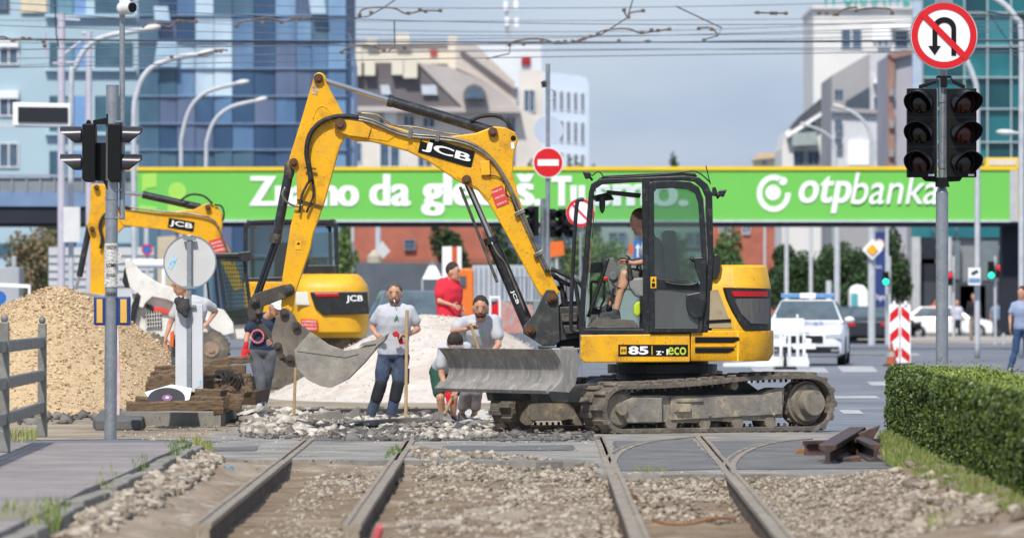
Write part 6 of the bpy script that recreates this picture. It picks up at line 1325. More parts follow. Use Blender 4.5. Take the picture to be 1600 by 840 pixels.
# ================================================================ traffic signs and signals in the middle distance
YN2 = 111.
NE = thing('no_entry_sign', 'red no entry sign on a tall grey post above the black signals', 'traffic sign', P(856, 594, YN2))
roundsign('no_entry_sign', 856.5, 254, 24, YN2 - .1, 'noentry', NE)
MB().cyl(P(856, 594, YN2), P(856, 100, YN2), .045, n=14).build('post', GALV, NE, smooth=40)
c = P(857, 203, YN2 - .02); MB().cyl(c, c + Vector((0, .02, 0)), 22.5 * YN2 / F, n=40).build('rear_sign', M('sign back pale', C(184, 194, 212), C(176, 186, 204), rough=.6), NE)
mb = MB(); mb.px([(845, 128), (852, 125), (853, 136), (847, 137)], YN2 - .1, .12); mb.build('camera', BLK, NE); tubepx([(858, 139), (866, 142), (868, 150), (862, 156), (857, 155)], YN2 - .05, .012).build('cable_loop', GALV, NE)
SC = thing('traffic_signal', 'cluster of black traffic signal heads on the post under the no entry sign', 'traffic light', P(850, 594, YN2 + .3))
MB().cyl(P(848, 594, YN2 + .25), P(848, 310, YN2 + .25), .05).build('pole', GALV, SC)
for x0, x1, y0, y1, sg in ((826, 842, 322, 368, -1), (852, 868, 326, 370, 1), (872, 890, 326, 364, 1)):
    h_ = gp('signal_head', [(x0, y0), (x1, y0), (x1, y1), (x0, y1)], YN2, .2, BLK2, SC)
    for k in range(3):
        c = P(x1 - 2 if sg > 0 else x0 + 2, y0 + 8 + k * 15, YN2 - .02); mb = MB(); mb.cyl(c, c + Vector((sg * .08, -.22, -.02)), .09, .075, n=16, caps=False); mb.cyl(c + Vector((0, -.01, 0)), c + Vector((sg * .01, -.05, 0)), .08, n=16); mb.build('visor', VIS if k == 1 else BLK2, h_)
NL = thing('turn_ban_sign', 'red-ringed round turn ban sign half hidden behind the excavator grab rail', 'traffic sign', P(906, 600, 104.))
cc = P(907, 332, 104.); MB().cyl(cc, cc + Vector((0, .02, 0)), .262, n=40).build('sign_plate', MATS['sign white'], NL); MB().ring(cc - Vector((0, .006, 0)), (0, 1, 0), .205, .258, .005, 40).build('red_ring', MATS['sign red'], NL)
MB().bar(cc + Vector((-.15, -.01, .15)), cc + Vector((.15, -.01, -.15)), .035, .006, up=(0, 1, 0)).build('slash', MATS['sign red'], NL); MB().cyl(P(907, 599, 104.1), P(907, 312, 104.1), .03).build('post', GALV, NL)
# ================================================================ overbridge with the banner
YB2 = 189.
BR = thing('footbridge', 'long footbridge over the street carrying the green bank banner', 'bridge', P(800, 520, YB2 + 2))
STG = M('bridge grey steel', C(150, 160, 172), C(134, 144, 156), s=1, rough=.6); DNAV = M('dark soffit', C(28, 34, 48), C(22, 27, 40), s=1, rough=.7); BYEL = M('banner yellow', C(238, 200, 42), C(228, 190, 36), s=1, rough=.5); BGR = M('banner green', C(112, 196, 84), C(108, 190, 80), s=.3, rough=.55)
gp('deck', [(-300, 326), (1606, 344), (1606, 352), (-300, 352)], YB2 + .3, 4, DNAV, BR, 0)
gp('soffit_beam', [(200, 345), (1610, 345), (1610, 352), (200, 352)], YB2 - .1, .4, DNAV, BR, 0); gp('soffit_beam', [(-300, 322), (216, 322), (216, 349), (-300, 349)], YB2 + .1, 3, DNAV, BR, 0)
gp('girder', [(-300, 298), (216, 300), (216, 323), (-300, 321)], YB2, .3, M('girder blue grey', C(122, 146, 178), C(108, 132, 164), s=1, rough=.6), BR, 0)
mb = MB()
for k in range(24): x = -290 + 22 * k; mb.px([(x, 276), (x + 2, 276), (x + 2, 300), (x, 300)], YB2 - .03, .1)
mb.px([(-300, 272), (216, 273), (216, 277), (-300, 276)], YB2 - .06, .15); mb.build('handrail', STG, BR); gp('parapet_panel', [(-300, 278), (216, 278), (216, 299), (-300, 299)], YB2 + .05, .04, M('parapet grey', C(140, 144, 150), C(120, 126, 134), s=1, rough=.6), BR, 0)
bn = gp('banner', [(214, 265), (1590, 265), (1590, 346), (214, 345)], YB2 - .2, .1, BGR, BR, 0)
gp('top_strip', [(140, 261), (1600, 259.5), (1600, 265.5), (140, 266.5)], YB2 - .26, .3, BYEL, BR, 0); gp('end_strip', [(1590, 263), (1599, 263), (1599, 346), (1590, 346)], YB2 - .26, .3, BYEL, BR, 0); gp('end_panel', [(1578, 266), (1590, 266), (1590, 346), (1578, 346)], YB2 - .3, .1, M('panel grey', C(186, 188, 190)), BR, 0)
gp('lip', [(214, 343), (1600, 343.5), (1600, 347), (214, 347)], YB2 - .28, .1, M('pale lip', C(196, 204, 206)), BR, 0)
gp('roof_box', [(1540, 246), (1592, 246), (1596, 262), (1540, 262)], YB2 - .2, 1, BYEL, BR, 0); gp('roof_box_face', [(1545, 249), (1588, 249), (1588, 258), (1545, 258)], YB2 - .25, .1, M('box face', C(226, 214, 200)), BR, 0)
PG = M('pale green art', C(164, 216, 92), C(160, 212, 88), rough=.6); mb = MB(); c = P(277, 299, YB2 - .22); n = 30
mb.prism([c + Vector((14 * YB2 / F * math.cos(2 * math.pi * i / n), 0, 14 * YB2 / F * math.sin(2 * math.pi * i / n))) for i in range(n)], (0, .01, 0)); mb.build('banner_art', PG, bn)
gp('banner_art', [(222, 272), (245, 270), (245, 292), (230, 294), (222, 300)], YB2 - .22, .01, PG, bn, 0); gp('banner_art', [(262, 318), (291, 318), (291, 340), (262, 340)], YB2 - .22, .01, PG, bn, 0); gp('banner_art', [(218, 320), (245, 324), (245, 340), (218, 340)], YB2 - .22, .01, PG, bn, 0)
YT = YB2 - .225
for s_, x0, x1, y0, y1, o_ in (('Znamo', 389, 561, 275, 322, .012), ('da', 577, 642, 272, 322, .012), ('gledaš.', 658, 850, 270, 337, .012), ('Tu', 862, 914, 275, 322, .03), ('smo.', 925, 1076, 288, 322, .012)):
    textpx('lettering', s_, x0, x1, y0, y1, YT, LETW, bn, off=o_, space=1.02, bold=.016 if s_ in ('Znamo', 'smo.', 'gledaš.') else .03, lift=.006)
textpx('lettering', 'otp', 1248, 1331, 275, 333, YT, LETW, bn, off=.010, shear=.22, bold=.014, space=1.06, lift=.006); textpx('lettering', 'banka', 1329, 1466, 270, 319, YT - .04, LETW, bn, off=.004, shear=.22)
mb = MB(); c = P(1209, 302, YT); k = YB2 / F; outer = []; inner = []
for i in range(41):
    a = math.radians(62 + 300 * i / 40); wd = 8.5
    outer.append(c + Vector((math.cos(a) * 26.5 * k, 0, math.sin(a) * 29 * k))); inner.append(c + Vector((math.cos(a) * (26.5 - wd) * k, 0, math.sin(a) * (29 - wd) * k)))
mb.prism(outer + inner[::-1], (0, .01, 0)); mb.build('logo_ring', LETW, bn)
for x, y, r_ in ((1208, 301, 12), (1223.5, 283, 6.5)): mb = MB(); c = P(x, y, YT); mb.prism([c + Vector((r_ * k * math.cos(2 * math.pi * i / 24), 0, r_ * k * math.sin(2 * math.pi * i / 24))) for i in range(24)], (0, .01, 0)); mb.build('logo_dot', LETW, bn)
PCOL = M('blue column', C(136, 170, 206), C(122, 156, 192), s=1, rough=.6)
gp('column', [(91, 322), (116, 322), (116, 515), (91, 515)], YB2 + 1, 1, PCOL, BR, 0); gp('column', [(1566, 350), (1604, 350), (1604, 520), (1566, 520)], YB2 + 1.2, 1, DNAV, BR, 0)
mb = MB(); mb.px([(1593, 395), (1608, 395), (1608, 414), (1593, 414)], YB2 + .8, .05); tag(mb.build('orange_sign', M('orange board', C(232, 112, 40), C(220, 100, 34), rough=.6)), 'small orange board on the dark bridge column at the right edge', 'sign')
# ================================================================ buildings
def bbox(name, x0, x1, y0, Y, depth, mat, par, ybot=None):
    z0 = -.1 if ybot is None else zpx(ybot, Y); mb = MB(); mb.box(upx(x0, Y), upx(x1, Y), Y, Y + depth, z0, zpx(y0, Y)); return mb.build(name, mat, par)
def win(x0, x1, y0, y1, Y, par, fr='w', gl=None, mull=1):
    FRM = {'w': M('window frame white', C(236, 238, 240), C(228, 230, 232), rough=.5), 'g': M('window frame grey', C(150, 156, 164)), 'd': M('window frame dark', C(70, 76, 84))}[fr]
    gl = gl or M('window glass', C(92, 112, 132), C(66, 84, 104), s=1.5, rough=.12)
    mb = MB(); mb.px([(x0, y0), (x1, y0), (x1, y1), (x0, y1)], Y - .05, .04); g_ = mb.build('window', gl, par); b = max(1.0, (x1 - x0) * .06); mb = MB(); yf = Y - .12
    for q in ([(x0, y0), (x1, y0), (x1, y0 + b), (x0, y0 + b)], [(x0, y1 - b), (x1, y1 - b), (x1, y1), (x0, y1)]): mb.px(q, yf, .08)
    for k in range(mull + 2): x = x0 + (x1 - x0 - b) * k / (mull + 1); mb.px([(x, y0 + b), (x + b, y0 + b), (x + b, y1 - b), (x, y1 - b)], yf + .002, .076)
    mb.build('window_frame', FRM, g_); return g_
LBW = M('light blue render', C(170, 194, 206), C(164, 188, 200), s=.15, rough=.85); LBW2 = M('pale blue render', C(178, 204, 218), C(172, 198, 212), s=.15, rough=.85)
BL = thing('apartment_building', 'light blue apartment building with recessed dark balconies at the far left', 'building', P(100, 521, 300.))
bbox('wall', -120, 218, -70, 300., 14, LBW, BL)
for y0, y1 in ((-60, 22), (66, 106), (150, 206), (236, 290), (380, 396)):
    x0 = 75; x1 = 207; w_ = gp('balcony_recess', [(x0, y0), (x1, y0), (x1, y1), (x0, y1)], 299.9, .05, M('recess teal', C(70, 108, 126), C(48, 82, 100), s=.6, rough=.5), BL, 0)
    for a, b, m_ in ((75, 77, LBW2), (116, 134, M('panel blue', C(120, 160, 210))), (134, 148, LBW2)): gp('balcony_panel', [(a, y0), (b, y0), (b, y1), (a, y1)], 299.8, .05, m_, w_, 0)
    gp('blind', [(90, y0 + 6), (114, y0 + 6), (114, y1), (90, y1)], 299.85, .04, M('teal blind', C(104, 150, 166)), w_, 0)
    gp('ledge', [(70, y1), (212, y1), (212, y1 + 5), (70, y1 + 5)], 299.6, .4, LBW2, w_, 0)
for y0, y1 in ((62, 101), (142, 182), (223, 262)): win(-2, 29, y0, y1, 300., BL); gp('blind_box', [(-2, y0 - 1), (29, y0 - 1), (29, y0 + 12), (-2, y0 + 12)], 299.7, .2, M('window frame white', C(236, 238, 240)), BL, 0) if y0 < 200 else None
win(-40, 14, -20, 19, 300., BL, 'd'); gp('cream_panel', [(32, -20), (73, -20), (73, 20), (32, 20)], 299.8, .1, M('cream panel', C(222, 208, 178)), BL, 0)
gp('dark_band', [(-100, 380), (75, 380), (75, 396), (-100, 396)], 299.8, .1, M('recess teal', C(70, 108, 126)), BL, 0)
# glass tower
GT = thing('glass_building', 'tall blue mirrored glass office tower left of the excavator arm', 'building', P(380, 520, 290.))
bbox('core', 216, 542, -70, 290.4, 16, M('tower core', C(70, 90, 120)), GT)
GM = [M('tower glass %d' % i, C(*a), C(*b), s=.22, rough=.12, detail=3, stretch=(1, 1, .5), spot=C(*c_), ss=.3, sa=.5) for i, (a, b, c_) in enumerate((((60, 88, 120), (44, 68, 100), (92, 124, 156)), ((96, 128, 162), (78, 108, 144), (136, 164, 190)), ((196, 214, 226), (158, 186, 206), (120, 146, 168)), ((84, 114, 132), (60, 90, 112), (112, 140, 156)), ((106, 120, 148), (84, 98, 126), (66, 86, 116)), ((122, 156, 188), (100, 134, 168), (158, 186, 208))))]  # light tones and soft spots paint reflections into the panes
cx_ = [217, 249, 276, 305, 334, 363, 397, 430, 463, 487, 512, 541]; cy_ = [-50, 24, 65, 107, 150, 193, 234, 300, 400, 519]
patt = ['30123305415', '34022101531', '32222104115', '33122004431', '34401041015', '30440100441', '33033300115', '34034004015', '33030430405']  # pale panes stand in for a white building mirrored in the glass
for j in range(9):
    for i in range(11):
        x0, x1, y0, y1 = cx_[i] + .5, cx_[i + 1] - .5, cy_[j] + .8, cy_[j + 1] - .8; tl = random.uniform(-.004, .004); mb = MB()
        mb.prism([P(x0, y1, 290), P(x1, y1, 290 + tl * 30), P(x1, y0, 290 + tl * 30), P(x0, y0, 290)], (0, .1, 0)); mb.build('glass_pane', GM[int(patt[j][i])], GT)
mb = MB()
for y in cy_[1:-1]: mb.px([(216, y - .8), (542, y - .8), (542, y + .8), (216, y + .8)], 289.85, .2)
mb.build('floor_band', M('floor band', C(134, 158, 184)), GT)
for q in ([(481, -8), (505, -8), (510, 22), (486, 22)], [(240, 10), (262, 10), (266, 34), (242, 34)], [(246, 66), (276, 64), (276, 104), (240, 104)]): gp('open_window', q, 289.3, .08, GM[2], GT, 0)
gp('side_wall', [(541, 40), (552, 96), (552, 519), (541, 519)], 291., 8, M('tower side', C(150, 176, 208)), GT, 0)
# old corner building in the centre
BEI = M('beige render', C(224, 217, 208), C(202, 195, 188), s=.2, rough=.9); CRE = M('cream render', C(222, 214, 196), C(212, 204, 186), s=.2, rough=.9); ROOF = M('dark slate roof', C(112, 107, 110), C(96, 92, 95), s=.3, rough=.9, spot=C(124, 118, 118), ss=1.2, sa=.5); LROOF = M('lilac grey roof', C(188, 180, 176), C(174, 166, 163), s=.3, rough=.9)
OB = thing('corner_building', 'beige corner building with dark mansard roof, chimneys and an arched dormer', 'building', P(680, 510, 420.))
gp('wall', [(530, 168), (810, 172), (846, 182), (846, 510), (530, 510)], 420., 14, BEI, OB, 0)
rf = gp('roof', [(532, 98), (652, 98), (724, 168), (532, 168)], 419., 3, ROOF, OB, 0); gp('corner_roof', [(652, 98), (700, 104), (745, 122), (790, 150), (812, 172), (724, 169)], 418.8, 3, LROOF, OB, 0)
gp('cornice', [(528, 166), (812, 168), (814, 176), (528, 174)], 418.4, 1.5, LROOF, OB, 0)
for x0, x1, y0, y1 in ((541, 565, 74, 118), (569, 586, 94, 118), (612, 631, 92, 117), (630, 652, 93, 122)): ch_ = gp('chimney', [(x0, y0), (x1, y0), (x1, y1), (x0, y1)], 418.2, 1.5, CRE, rf, 0)
for x0, x1, y0, y1 in ((594, 611, 133, 148), (658, 684, 133, 148)): gp('skylight', [(x0, y0), (x1 - 3, y0), (x1, y1), (x0 + 2, y1)], 418.6, .3, M('skylight', C(196, 204, 214)), rf, 0)
dm = gp('dormer', [(724, 156), (724, 144), (730, 135), (741, 131), (752, 135), (759, 144), (760, 156)], 417.5, 2, ROOF, OB, 0); gp('dormer_window', [(728, 154), (728, 145), (733, 139), (741, 137), (749, 139), (755, 145), (755, 154)], 417.3, .1, M('window glass', C(92, 112, 132)), dm, 0)
gp('upper_storey', [(560, 68), (702, 68), (702, 100), (560, 100)], 422., 6, CRE, OB, 0); gp('parapet', [(555, 66), (706, 66), (706, 70), (555, 70)], 421.7, 7, LROOF, OB, 0); gp('red_window', [(672, 78), (683, 78), (683, 87), (672, 87)], 421.8, .1, M('red shutter', C(196, 52, 56)), OB, 0)
for x0, x1, y0, y1 in ((618, 640, 53, 70), (700, 714, 57, 108), (572, 590, 60, 70)): gp('chimney', [(x0, y0), (x1, y0), (x1, y1), (x0, y1)], 421.4, 1.5, CRE, OB, 0)
gp('gable', [(712, 68), (742, 68), (804, 128), (808, 170), (790, 150), (745, 121), (712, 106)], 421., 4, M('warm grey gable', C(196, 186, 178), C(186, 176, 168)), OB, 0); gp('gable_coping', [(718, 80), (724, 80), (806, 140), (802, 144)], 420.6, .4, ROOF, OB, 0)
for x0, x1, y0, y1 in ((544, 566, 222, 254), (592, 612, 182, 196), (630, 648, 180, 198), (660, 680, 182, 200), (592, 626, 222, 262), (652, 676, 222, 262), (700, 720, 222, 262), (790, 806, 182, 215), (790, 806, 225, 262)): win(x0, x1, y0, y1, 420., OB)
gp('white_panel', [(600, 175), (620, 175), (620, 196), (600, 196)], 419.8, .1, LETW, OB, 0)
WB = thing('white_block', 'tall white and pale blue block with red shutter behind the old corner building', 'building', P(830, 508, 450.))
gp('wall', [(742, 68), (846, 70), (846, 508), (742, 508)], 450., 12, M('white render', C(222, 226, 230), C(214, 218, 222), s=.2, rough=.9), WB, 0); gp('red_shutter', [(815, 89), (829, 89), (829, 102), (815, 102)], 449.8, .1, M('red shutter', C(196, 52, 56)), WB, 0); gp('side_wall', [(812, 110), (848, 110), (848, 508), (812, 508)], 440., 5, BEI, WB, 0); win(794, 810, 136, 160, 449.9, WB); win(818, 836, 140, 175, 439.9, WB); win(818, 836, 200, 240, 439.9, WB)
PB_ = thing('curved_block', 'pale blue block with rows of tall narrow windows, centre background', 'building', P(880, 506, 480.))
gp('wall', [(845, 112), (905, 118), (916, 122), (920, 132), (920, 506), (845, 506)], 480., 12, M('pale blue white', C(204, 216, 230), C(196, 208, 222), s=.2, rough=.9), PB_, 0)
for y0, y1 in ((140, 170), (186, 220), (236, 262)):
    for k in range(6): x = 852 + k * 11; win(x, x + 6.5, y0 + k, y1 + k, 480., PB_, mull=0)
MS = thing('antenna_mast', 'lattice antenna mast with white panels on a distant roof', 'mast', P(795, 70, 445.))
mb = MB()
for x in (791, 800): mb.cyl(P(x, 74, 445), P(x, -30, 445), .08, n=6)
for k in range(12): y = 70 - k * 8; mb.cyl(P(791, y, 445), P(800, y - 8, 445), .04, n=5); mb.cyl(P(800, y, 445), P(791, y - 8, 445), .04, n=5)
mb.build('lattice', LAMPG, MS)
for x, y in ((787, 2), (803, 0), (789, 26), (804, 28)): gp('antenna_panel', [(x, y), (x + 6, y), (x + 6, y + 14), (x, y + 14)], 444.5, .3, LETW, MS, 0)
# right-hand buildings
WT = thing('white_tower', 'tall white building with teal rooftop lettering on the right', 'building', P(1350, 510, 400.))
WR = M('pale render', C(224, 222, 218), C(214, 212, 208), s=.15, rough=.9)
gp('wall', [(1271, 12), (1428, 12), (1428, 512), (1271, 512)], 400., 14, WR, WT, 0); gp('roof_edge', [(1269, 9), (1430, 9), (1430, 14), (1269, 14)], 399.6, 15, WR, WT, 0)
TEAL = M('teal lettering', C(36, 170, 150), C(30, 160, 140), rough=.6); textpx('lettering', 'W URHAWE', 1285, 1424, -26, 9, 399.5, TEAL, WT, off=.02, shear=.15)
win(1314, 1330, 46, 76, 400., WT, mull=0); win(1331, 1347, 46, 76, 400., WT, mull=0); gp('shutter', [(1364, 42), (1393, 42), (1393, 66), (1364, 66)], 399.8, .2, LETW, WT, 0); win(1370, 1390, 62, 73, 399.7, WT); gp('awning', [(1394, 36), (1420, 38), (1422, 46), (1392, 44)], 399, .8, LETW, WT, 0); win(1397, 1420, 48, 76, 400., WT, mull=0)
GB = thing('grey_building', 'grey terraced building with sloping roofline below the white tower', 'building', P(1345, 512, 340.))
GRB = M('grey render', C(166, 165, 166), C(152, 151, 153), s=.2, rough=.9)
gp('wall', [(1300, 118), (1358, 84), (1390, 81), (1390, 514), (1300, 514)], 340., 12, GRB, GB, 0); gp('light_face', [(1359, 84), (1389, 82), (1389, 262), (1359, 262)], 339.7, .3, M('light grey render', C(196, 197, 202)), GB, 0)
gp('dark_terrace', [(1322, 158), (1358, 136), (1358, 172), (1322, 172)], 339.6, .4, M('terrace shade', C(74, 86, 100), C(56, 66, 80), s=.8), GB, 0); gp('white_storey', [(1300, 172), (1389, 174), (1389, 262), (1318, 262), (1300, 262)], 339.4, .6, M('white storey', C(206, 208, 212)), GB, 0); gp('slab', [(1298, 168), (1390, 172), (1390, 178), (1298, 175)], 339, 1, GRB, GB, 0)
gp('garage_shutter', [(1325, 220), (1358, 220), (1358, 258), (1325, 258)], 339.2, .2, LETW, GB, 0); win(1364, 1386, 150, 176, 339.2, GB); gp('awning', [(1366, 124), (1388, 124), (1389, 130), (1365, 130)], 338.8, .8, LETW, GB, 0)
for x0, x1, y0, y1 in ((1304, 1316, 186, 206), (1304, 1316, 216, 236), (1372, 1386, 216, 250), (1304, 1318, 140, 158)): win(x0, x1, y0, y1, 339.2, GB, 'g')
BRW = thing('brown_edged_building', 'grey building with brown brick edges left of the teal glass front', 'building', P(1408, 516, 320.))
gp('wall', [(1388, 86), (1428, 78), (1428, 516), (1388, 516)], 320., 10, M('lilac grey wall', C(172, 170, 178), C(160, 158, 167), s=.3, rough=.9), BRW, 0); gp('brick_edge', [(1387, 84), (1399, 88), (1397, 140), (1390, 150), (1398, 175), (1398, 262), (1387, 262)], 319.7, .3, M('brown brick', C(160, 128, 118), C(140, 108, 98), s=1.2, rough=.9), BRW, 0); gp('brick_top', [(1387, 84), (1428, 76), (1428, 84), (1396, 92)], 319.5, .4, M('brown brick', C(160, 128, 118)), BRW, 0)
for y in (110, 160, 205): gp('wall_unit', [(1389, y + 28), (1397, y + 28), (1397, y + 40), (1389, y + 40)], 319.4, .2, M('unit grey', C(150, 146, 146)), BRW, 0)
MR = thing('mansard_house', 'pale house with dark sloping roof stepping down to the left of the grey building', 'building', P(1268, 512, 360.))
gp('wall', [(1228, 205), (1300, 162), (1300, 514), (1222, 514), (1222, 232)], 360., 10, WR, MR, 0); gp('roof', [(1238, 196), (1252, 180), (1300, 140), (1300, 160), (1242, 204), (1234, 208)], 359.5, 4, M('black roof', C(82, 84, 92), C(68, 70, 78), s=.6), MR, 0); gp('eave', [(1228, 210), (1300, 164), (1300, 170), (1230, 216)], 359.2, 1, LETW, MR, 0)
for x0, x1, y0, y1 in ((1284, 1296, 176, 206), (1262, 1274, 190, 206), (1240, 1256, 236, 260), (1262, 1280, 236, 260), (1284, 1298, 222, 260)): win(x0, x1, y0, y1, 359.8, MR, 'g')
gp('balcony', [(1238, 208), (1276, 206), (1276, 226), (1238, 228)], 358.8, 1, M('balcony green grey', C(160, 172, 168)), MR, 0)
FH = thing('low_house', 'small cream house showing just above the banner at the street end', 'building', P(1200, 500, 600.))
gp('wall', [(1180, 246), (1216, 244), (1216, 500), (1180, 500)], 600., 8, CRE, FH, 0); gp('roof', [(1176, 250), (1188, 238), (1214, 238), (1220, 246)], 599, 5, M('tan roof', C(206, 182, 150)), FH, 0); win(1190, 1198, 250, 260, 600., FH)
# teal glass building
TG = thing('glass_front_building', 'teal glass fronted office building at the right edge', 'building', P(1530, 515, 262.))
bbox('core', 1460, 1760, -70, 262.5, 14, M('teal core', C(60, 90, 96)), TG); gp('pale_corner', [(1426, -40), (1442, -40), (1442, 262), (1426, 262)], 262., .4, M('pale blue corner', C(168, 186, 206)), TG, 0)
TM = [M('teal glass %d' % i, C(*a), C(*b), s=.25, rough=.1, spot=C(*c_), ss=.3, sa=.6) for i, (a, b, c_) in enumerate((((34, 112, 120), (26, 92, 102), (70, 140, 146)), ((22, 76, 86), (16, 60, 70), (40, 96, 100)), ((60, 134, 142), (44, 118, 128), (110, 164, 170))))]
cx2 = [1442, 1474, 1507, 1543, 1580, 1618, 1680, 1750]; cy2 = [-50, 20, 72, 121, 170, 222, 252]
for j in range(6):
    for i in range(7): gp('glass_pane', [(cx2[i] + 1, cy2[j] + 1), (cx2[i + 1] - 1, cy2[j] + 1), (cx2[i + 1] - 1, cy2[j + 1] - 1), (cx2[i] + 1, cy2[j + 1] - 1)], 262.2, .1, TM[[0, 2, 0, 1, 1, 0][(i * 2 + j) % 6] if j < 3 else [1, 0, 1][(i + j) % 3]], TG, 0)
mb = MB()
for x in cx2: mb.px([(x - 1, -50), (x + 1, -50), (x + 1, 252), (x - 1, 252)], 262., .3)
for y in cy2[1:]: mb.px([(1442, y - 1), (1750, y - 1), (1750, y + 1), (1442, y + 1)], 261.95, .3)
mb.build('mullions', M('mullion', C(170, 190, 196)), TG)
gp('lower_wall', [(1418, 340), (1760, 340), (1760, 518), (1418, 518)], 262., .4, M('grey cladding', C(138, 142, 146), C(124, 128, 133), s=.3, stretch=(1, 1, 8), rough=.6), TG, 0)
for k in range(7): x = 1424 + k * 36; gp('glass_pane', [(x, 352), (x + 33, 352), (x + 33, 371), (x, 371)], 261.7, .2, TM[0], TG, 0)
for q, m_ in (([(1440, 374), (1462, 374), (1462, 440), (1440, 440)], DNAV), ([(1436, 440), (1560, 440), (1560, 512), (1436, 512)], M('shop shade', C(66, 72, 82), C(50, 56, 64), s=.5)), ([(1440, 404), (1463, 404), (1463, 412), (1440, 412)], M('tan band', C(190, 164, 116))), ([(1484, 376), (1500, 376), (1500, 436), (1484, 436)], M('lobby glass', C(110, 124, 130))), ([(1534, 376), (1560, 376), (1560, 438), (1534, 438)], M('lobby glass', C(110, 124, 130))), ([(1500, 446), (1540, 446), (1540, 505), (1500, 505)], M('shutter grey', C(172, 176, 180))), ([(1398, 436), (1438, 436), (1438, 512), (1398, 512)], M('round wall grey', C(150, 152, 152)))): gp('shopfront', q, 261.4, .3, m_, TG, 0)
for x in (1425, 1474, 1564): gp('pillar', [(x, 370), (x + 13, 370), (x + 13, 515), (x, 515)], 260.5, .6, M('pillar grey', C(184, 186, 188)), TG, 0)
# brick building under the bridge, distant row
BB = thing('brick_building', 'red brick building with small window seen under the bridge', 'building', P(660, 530, 250.))
BRK = M('red brick', C(178, 108, 88), C(160, 92, 76), s=1.2, rough=.9, bump=.2); gp('wall', [(540, 330), (778, 330), (778, 528), (540, 528)], 250., 10, BRK, BB, 0); gp('base_band', [(540, 404), (778, 404), (778, 412), (540, 412)], 249.8, .2, M('brick band', C(150, 96, 80)), BB, 0); win(631, 649, 374, 390, 249.9, BB, 'g', mull=0)
B3 = thing('brick_building', 'distant reddish building behind the street trees under the banner', 'building', P(1200, 505, 420.))
gp('wall', [(1110, 325), (1262, 325), (1262, 507), (1110, 507)], 420., 10, BRK, B3, 0); gp('grey_wing', [(1262, 330), (1340, 330), (1340, 507), (1262, 507)], 420., 8, M('wing grey', C(168, 170, 176)), B3, 0); gp('white_wing', [(1330, 340), (1430, 340), (1430, 507), (1330, 507)], 415., 8, M('wing white', C(206, 208, 212)), B3, 0)
for x in (1124, 1160, 1240, 1290, 1350): win(x, x + 12, 350, 366, 419.9 if x < 1330 else 414.9, B3)
B4 = thing('low_grey_building', 'low grey building with glazed bands seen through the excavator cab', 'building', P(960, 510, 330.))
gp('wall', [(778, 335), (1110, 335), (1110, 515), (778, 515)], 330., 10, M('hazy grey green', C(150, 162, 160), C(132, 146, 144), s=.3), B4, 0)
for k in range(8): win(790 + k * 40, 820 + k * 40, 362, 386, 329.9, B4, 'g')
# ================================================================ trees
TRUNK = M('bark', C(92, 78, 64), C(66, 56, 46), s=8, rough=.9)
TL = {'dark': M('dark foliage', C(66, 96, 52), C(26, 46, 26), island=True, rough=.7), 'mid': M('mid foliage', C(96, 124, 70), C(54, 80, 44), island=True, rough=.7), 'light': M('light foliage', C(132, 156, 92), C(80, 108, 58), island=True, rough=.7), 'dry': M('dry foliage', C(150, 124, 98), C(88, 96, 58), island=True, rough=.8)}
def tree(label, x, yt, wpx, Y, kind, yb=None, n=5200, group='street trees', name='tree', lobes=9, crown=.72, cat='tree'):
    k = Y / F; wpx *= 1.3; top = zpx(yt, Y); base = P(x, HZ + CH / k, Y); base.z = 0 if yb is None else zpx(yb, Y); r = thing(name, label, cat, base, group); hgt = top - base.z; cw_ = wpx * k / 2; cz = top - hgt * crown / 2
    mb = MB(); mb.cyl(base, base + ZZ * hgt * .6, max(.08, hgt * .025), max(.05, hgt * .012), n=8)
    for i in range(5): a = i * 1.3; mb.cyl(base + ZZ * hgt * (.35 + .05 * i), base + Vector((math.cos(a) * cw_ * .6, math.sin(a) * cw_ * .6, hgt * (.55 + .07 * i))), hgt * .01, hgt * .004, n=6)
    mb.build('trunk', TRUNK, r); P_ = []
    for i in range(lobes):
        a = random.uniform(0, 6.28); q = random.uniform(.1, .62); z = random.uniform(-.75, .75); c = Vector((base.x + math.cos(a) * q * cw_, Y + math.sin(a) * q * cw_, cz + z * hgt * crown * .42)); rr = random.uniform(.32, .55); m_ = n // lobes
        d = rng.normal(size=(m_, 3)); d /= np.linalg.norm(d, axis=1)[:, None]; d *= (rng.random((m_, 1)) ** .4); P_.append(np.array(c)[None] + d * np.array([cw_ * rr, cw_ * rr, hgt * crown * .5 * rr]))
    P_ = np.concatenate(P_); leaves('crown', P_, rng.uniform(.5, 1.1, len(P_)) * max(.05, .0026 * Y ** .9 * .3), TL[kind], r); return r
for a in (('tall dark ivy-like tree covering the brick wall', 702, 345, 58, 246., 'dark'), ('dark tree right of the brick wall behind the boom ram', 796, 346, 60, 246., 'dark'), ('light green tree between the second excavator cab and the brick building', 545, 346, 40, 240., 'light'),
    ('pale green tree seen through the front of the excavator cab', 930, 352, 70, 280., 'light'), ('grey-green tree behind the excavator door', 1050, 350, 90, 300., 'mid'), ('tree just right of the excavator cab top', 1136, 352, 60, 260., 'mid'),
    ('leftmost dark street tree behind the police car', 1218, 375, 62, 262., 'dark'), ('second dark street tree behind the police car', 1262, 364, 66, 258., 'dark'), ('dark street tree right above the police light bar', 1300, 360, 62, 262., 'dark'), ('dark street tree left of the priority sign', 1338, 358, 64, 256., 'dark'), ('dark street tree behind the navy totem', 1402, 352, 56, 252., 'dark'),
    ('lower dark tree between the flag posts', 1236, 392, 70, 250., 'dark'), ('low dark tree left of the portable toilet', 1318, 390, 70, 248., 'dark')): tree(*a)
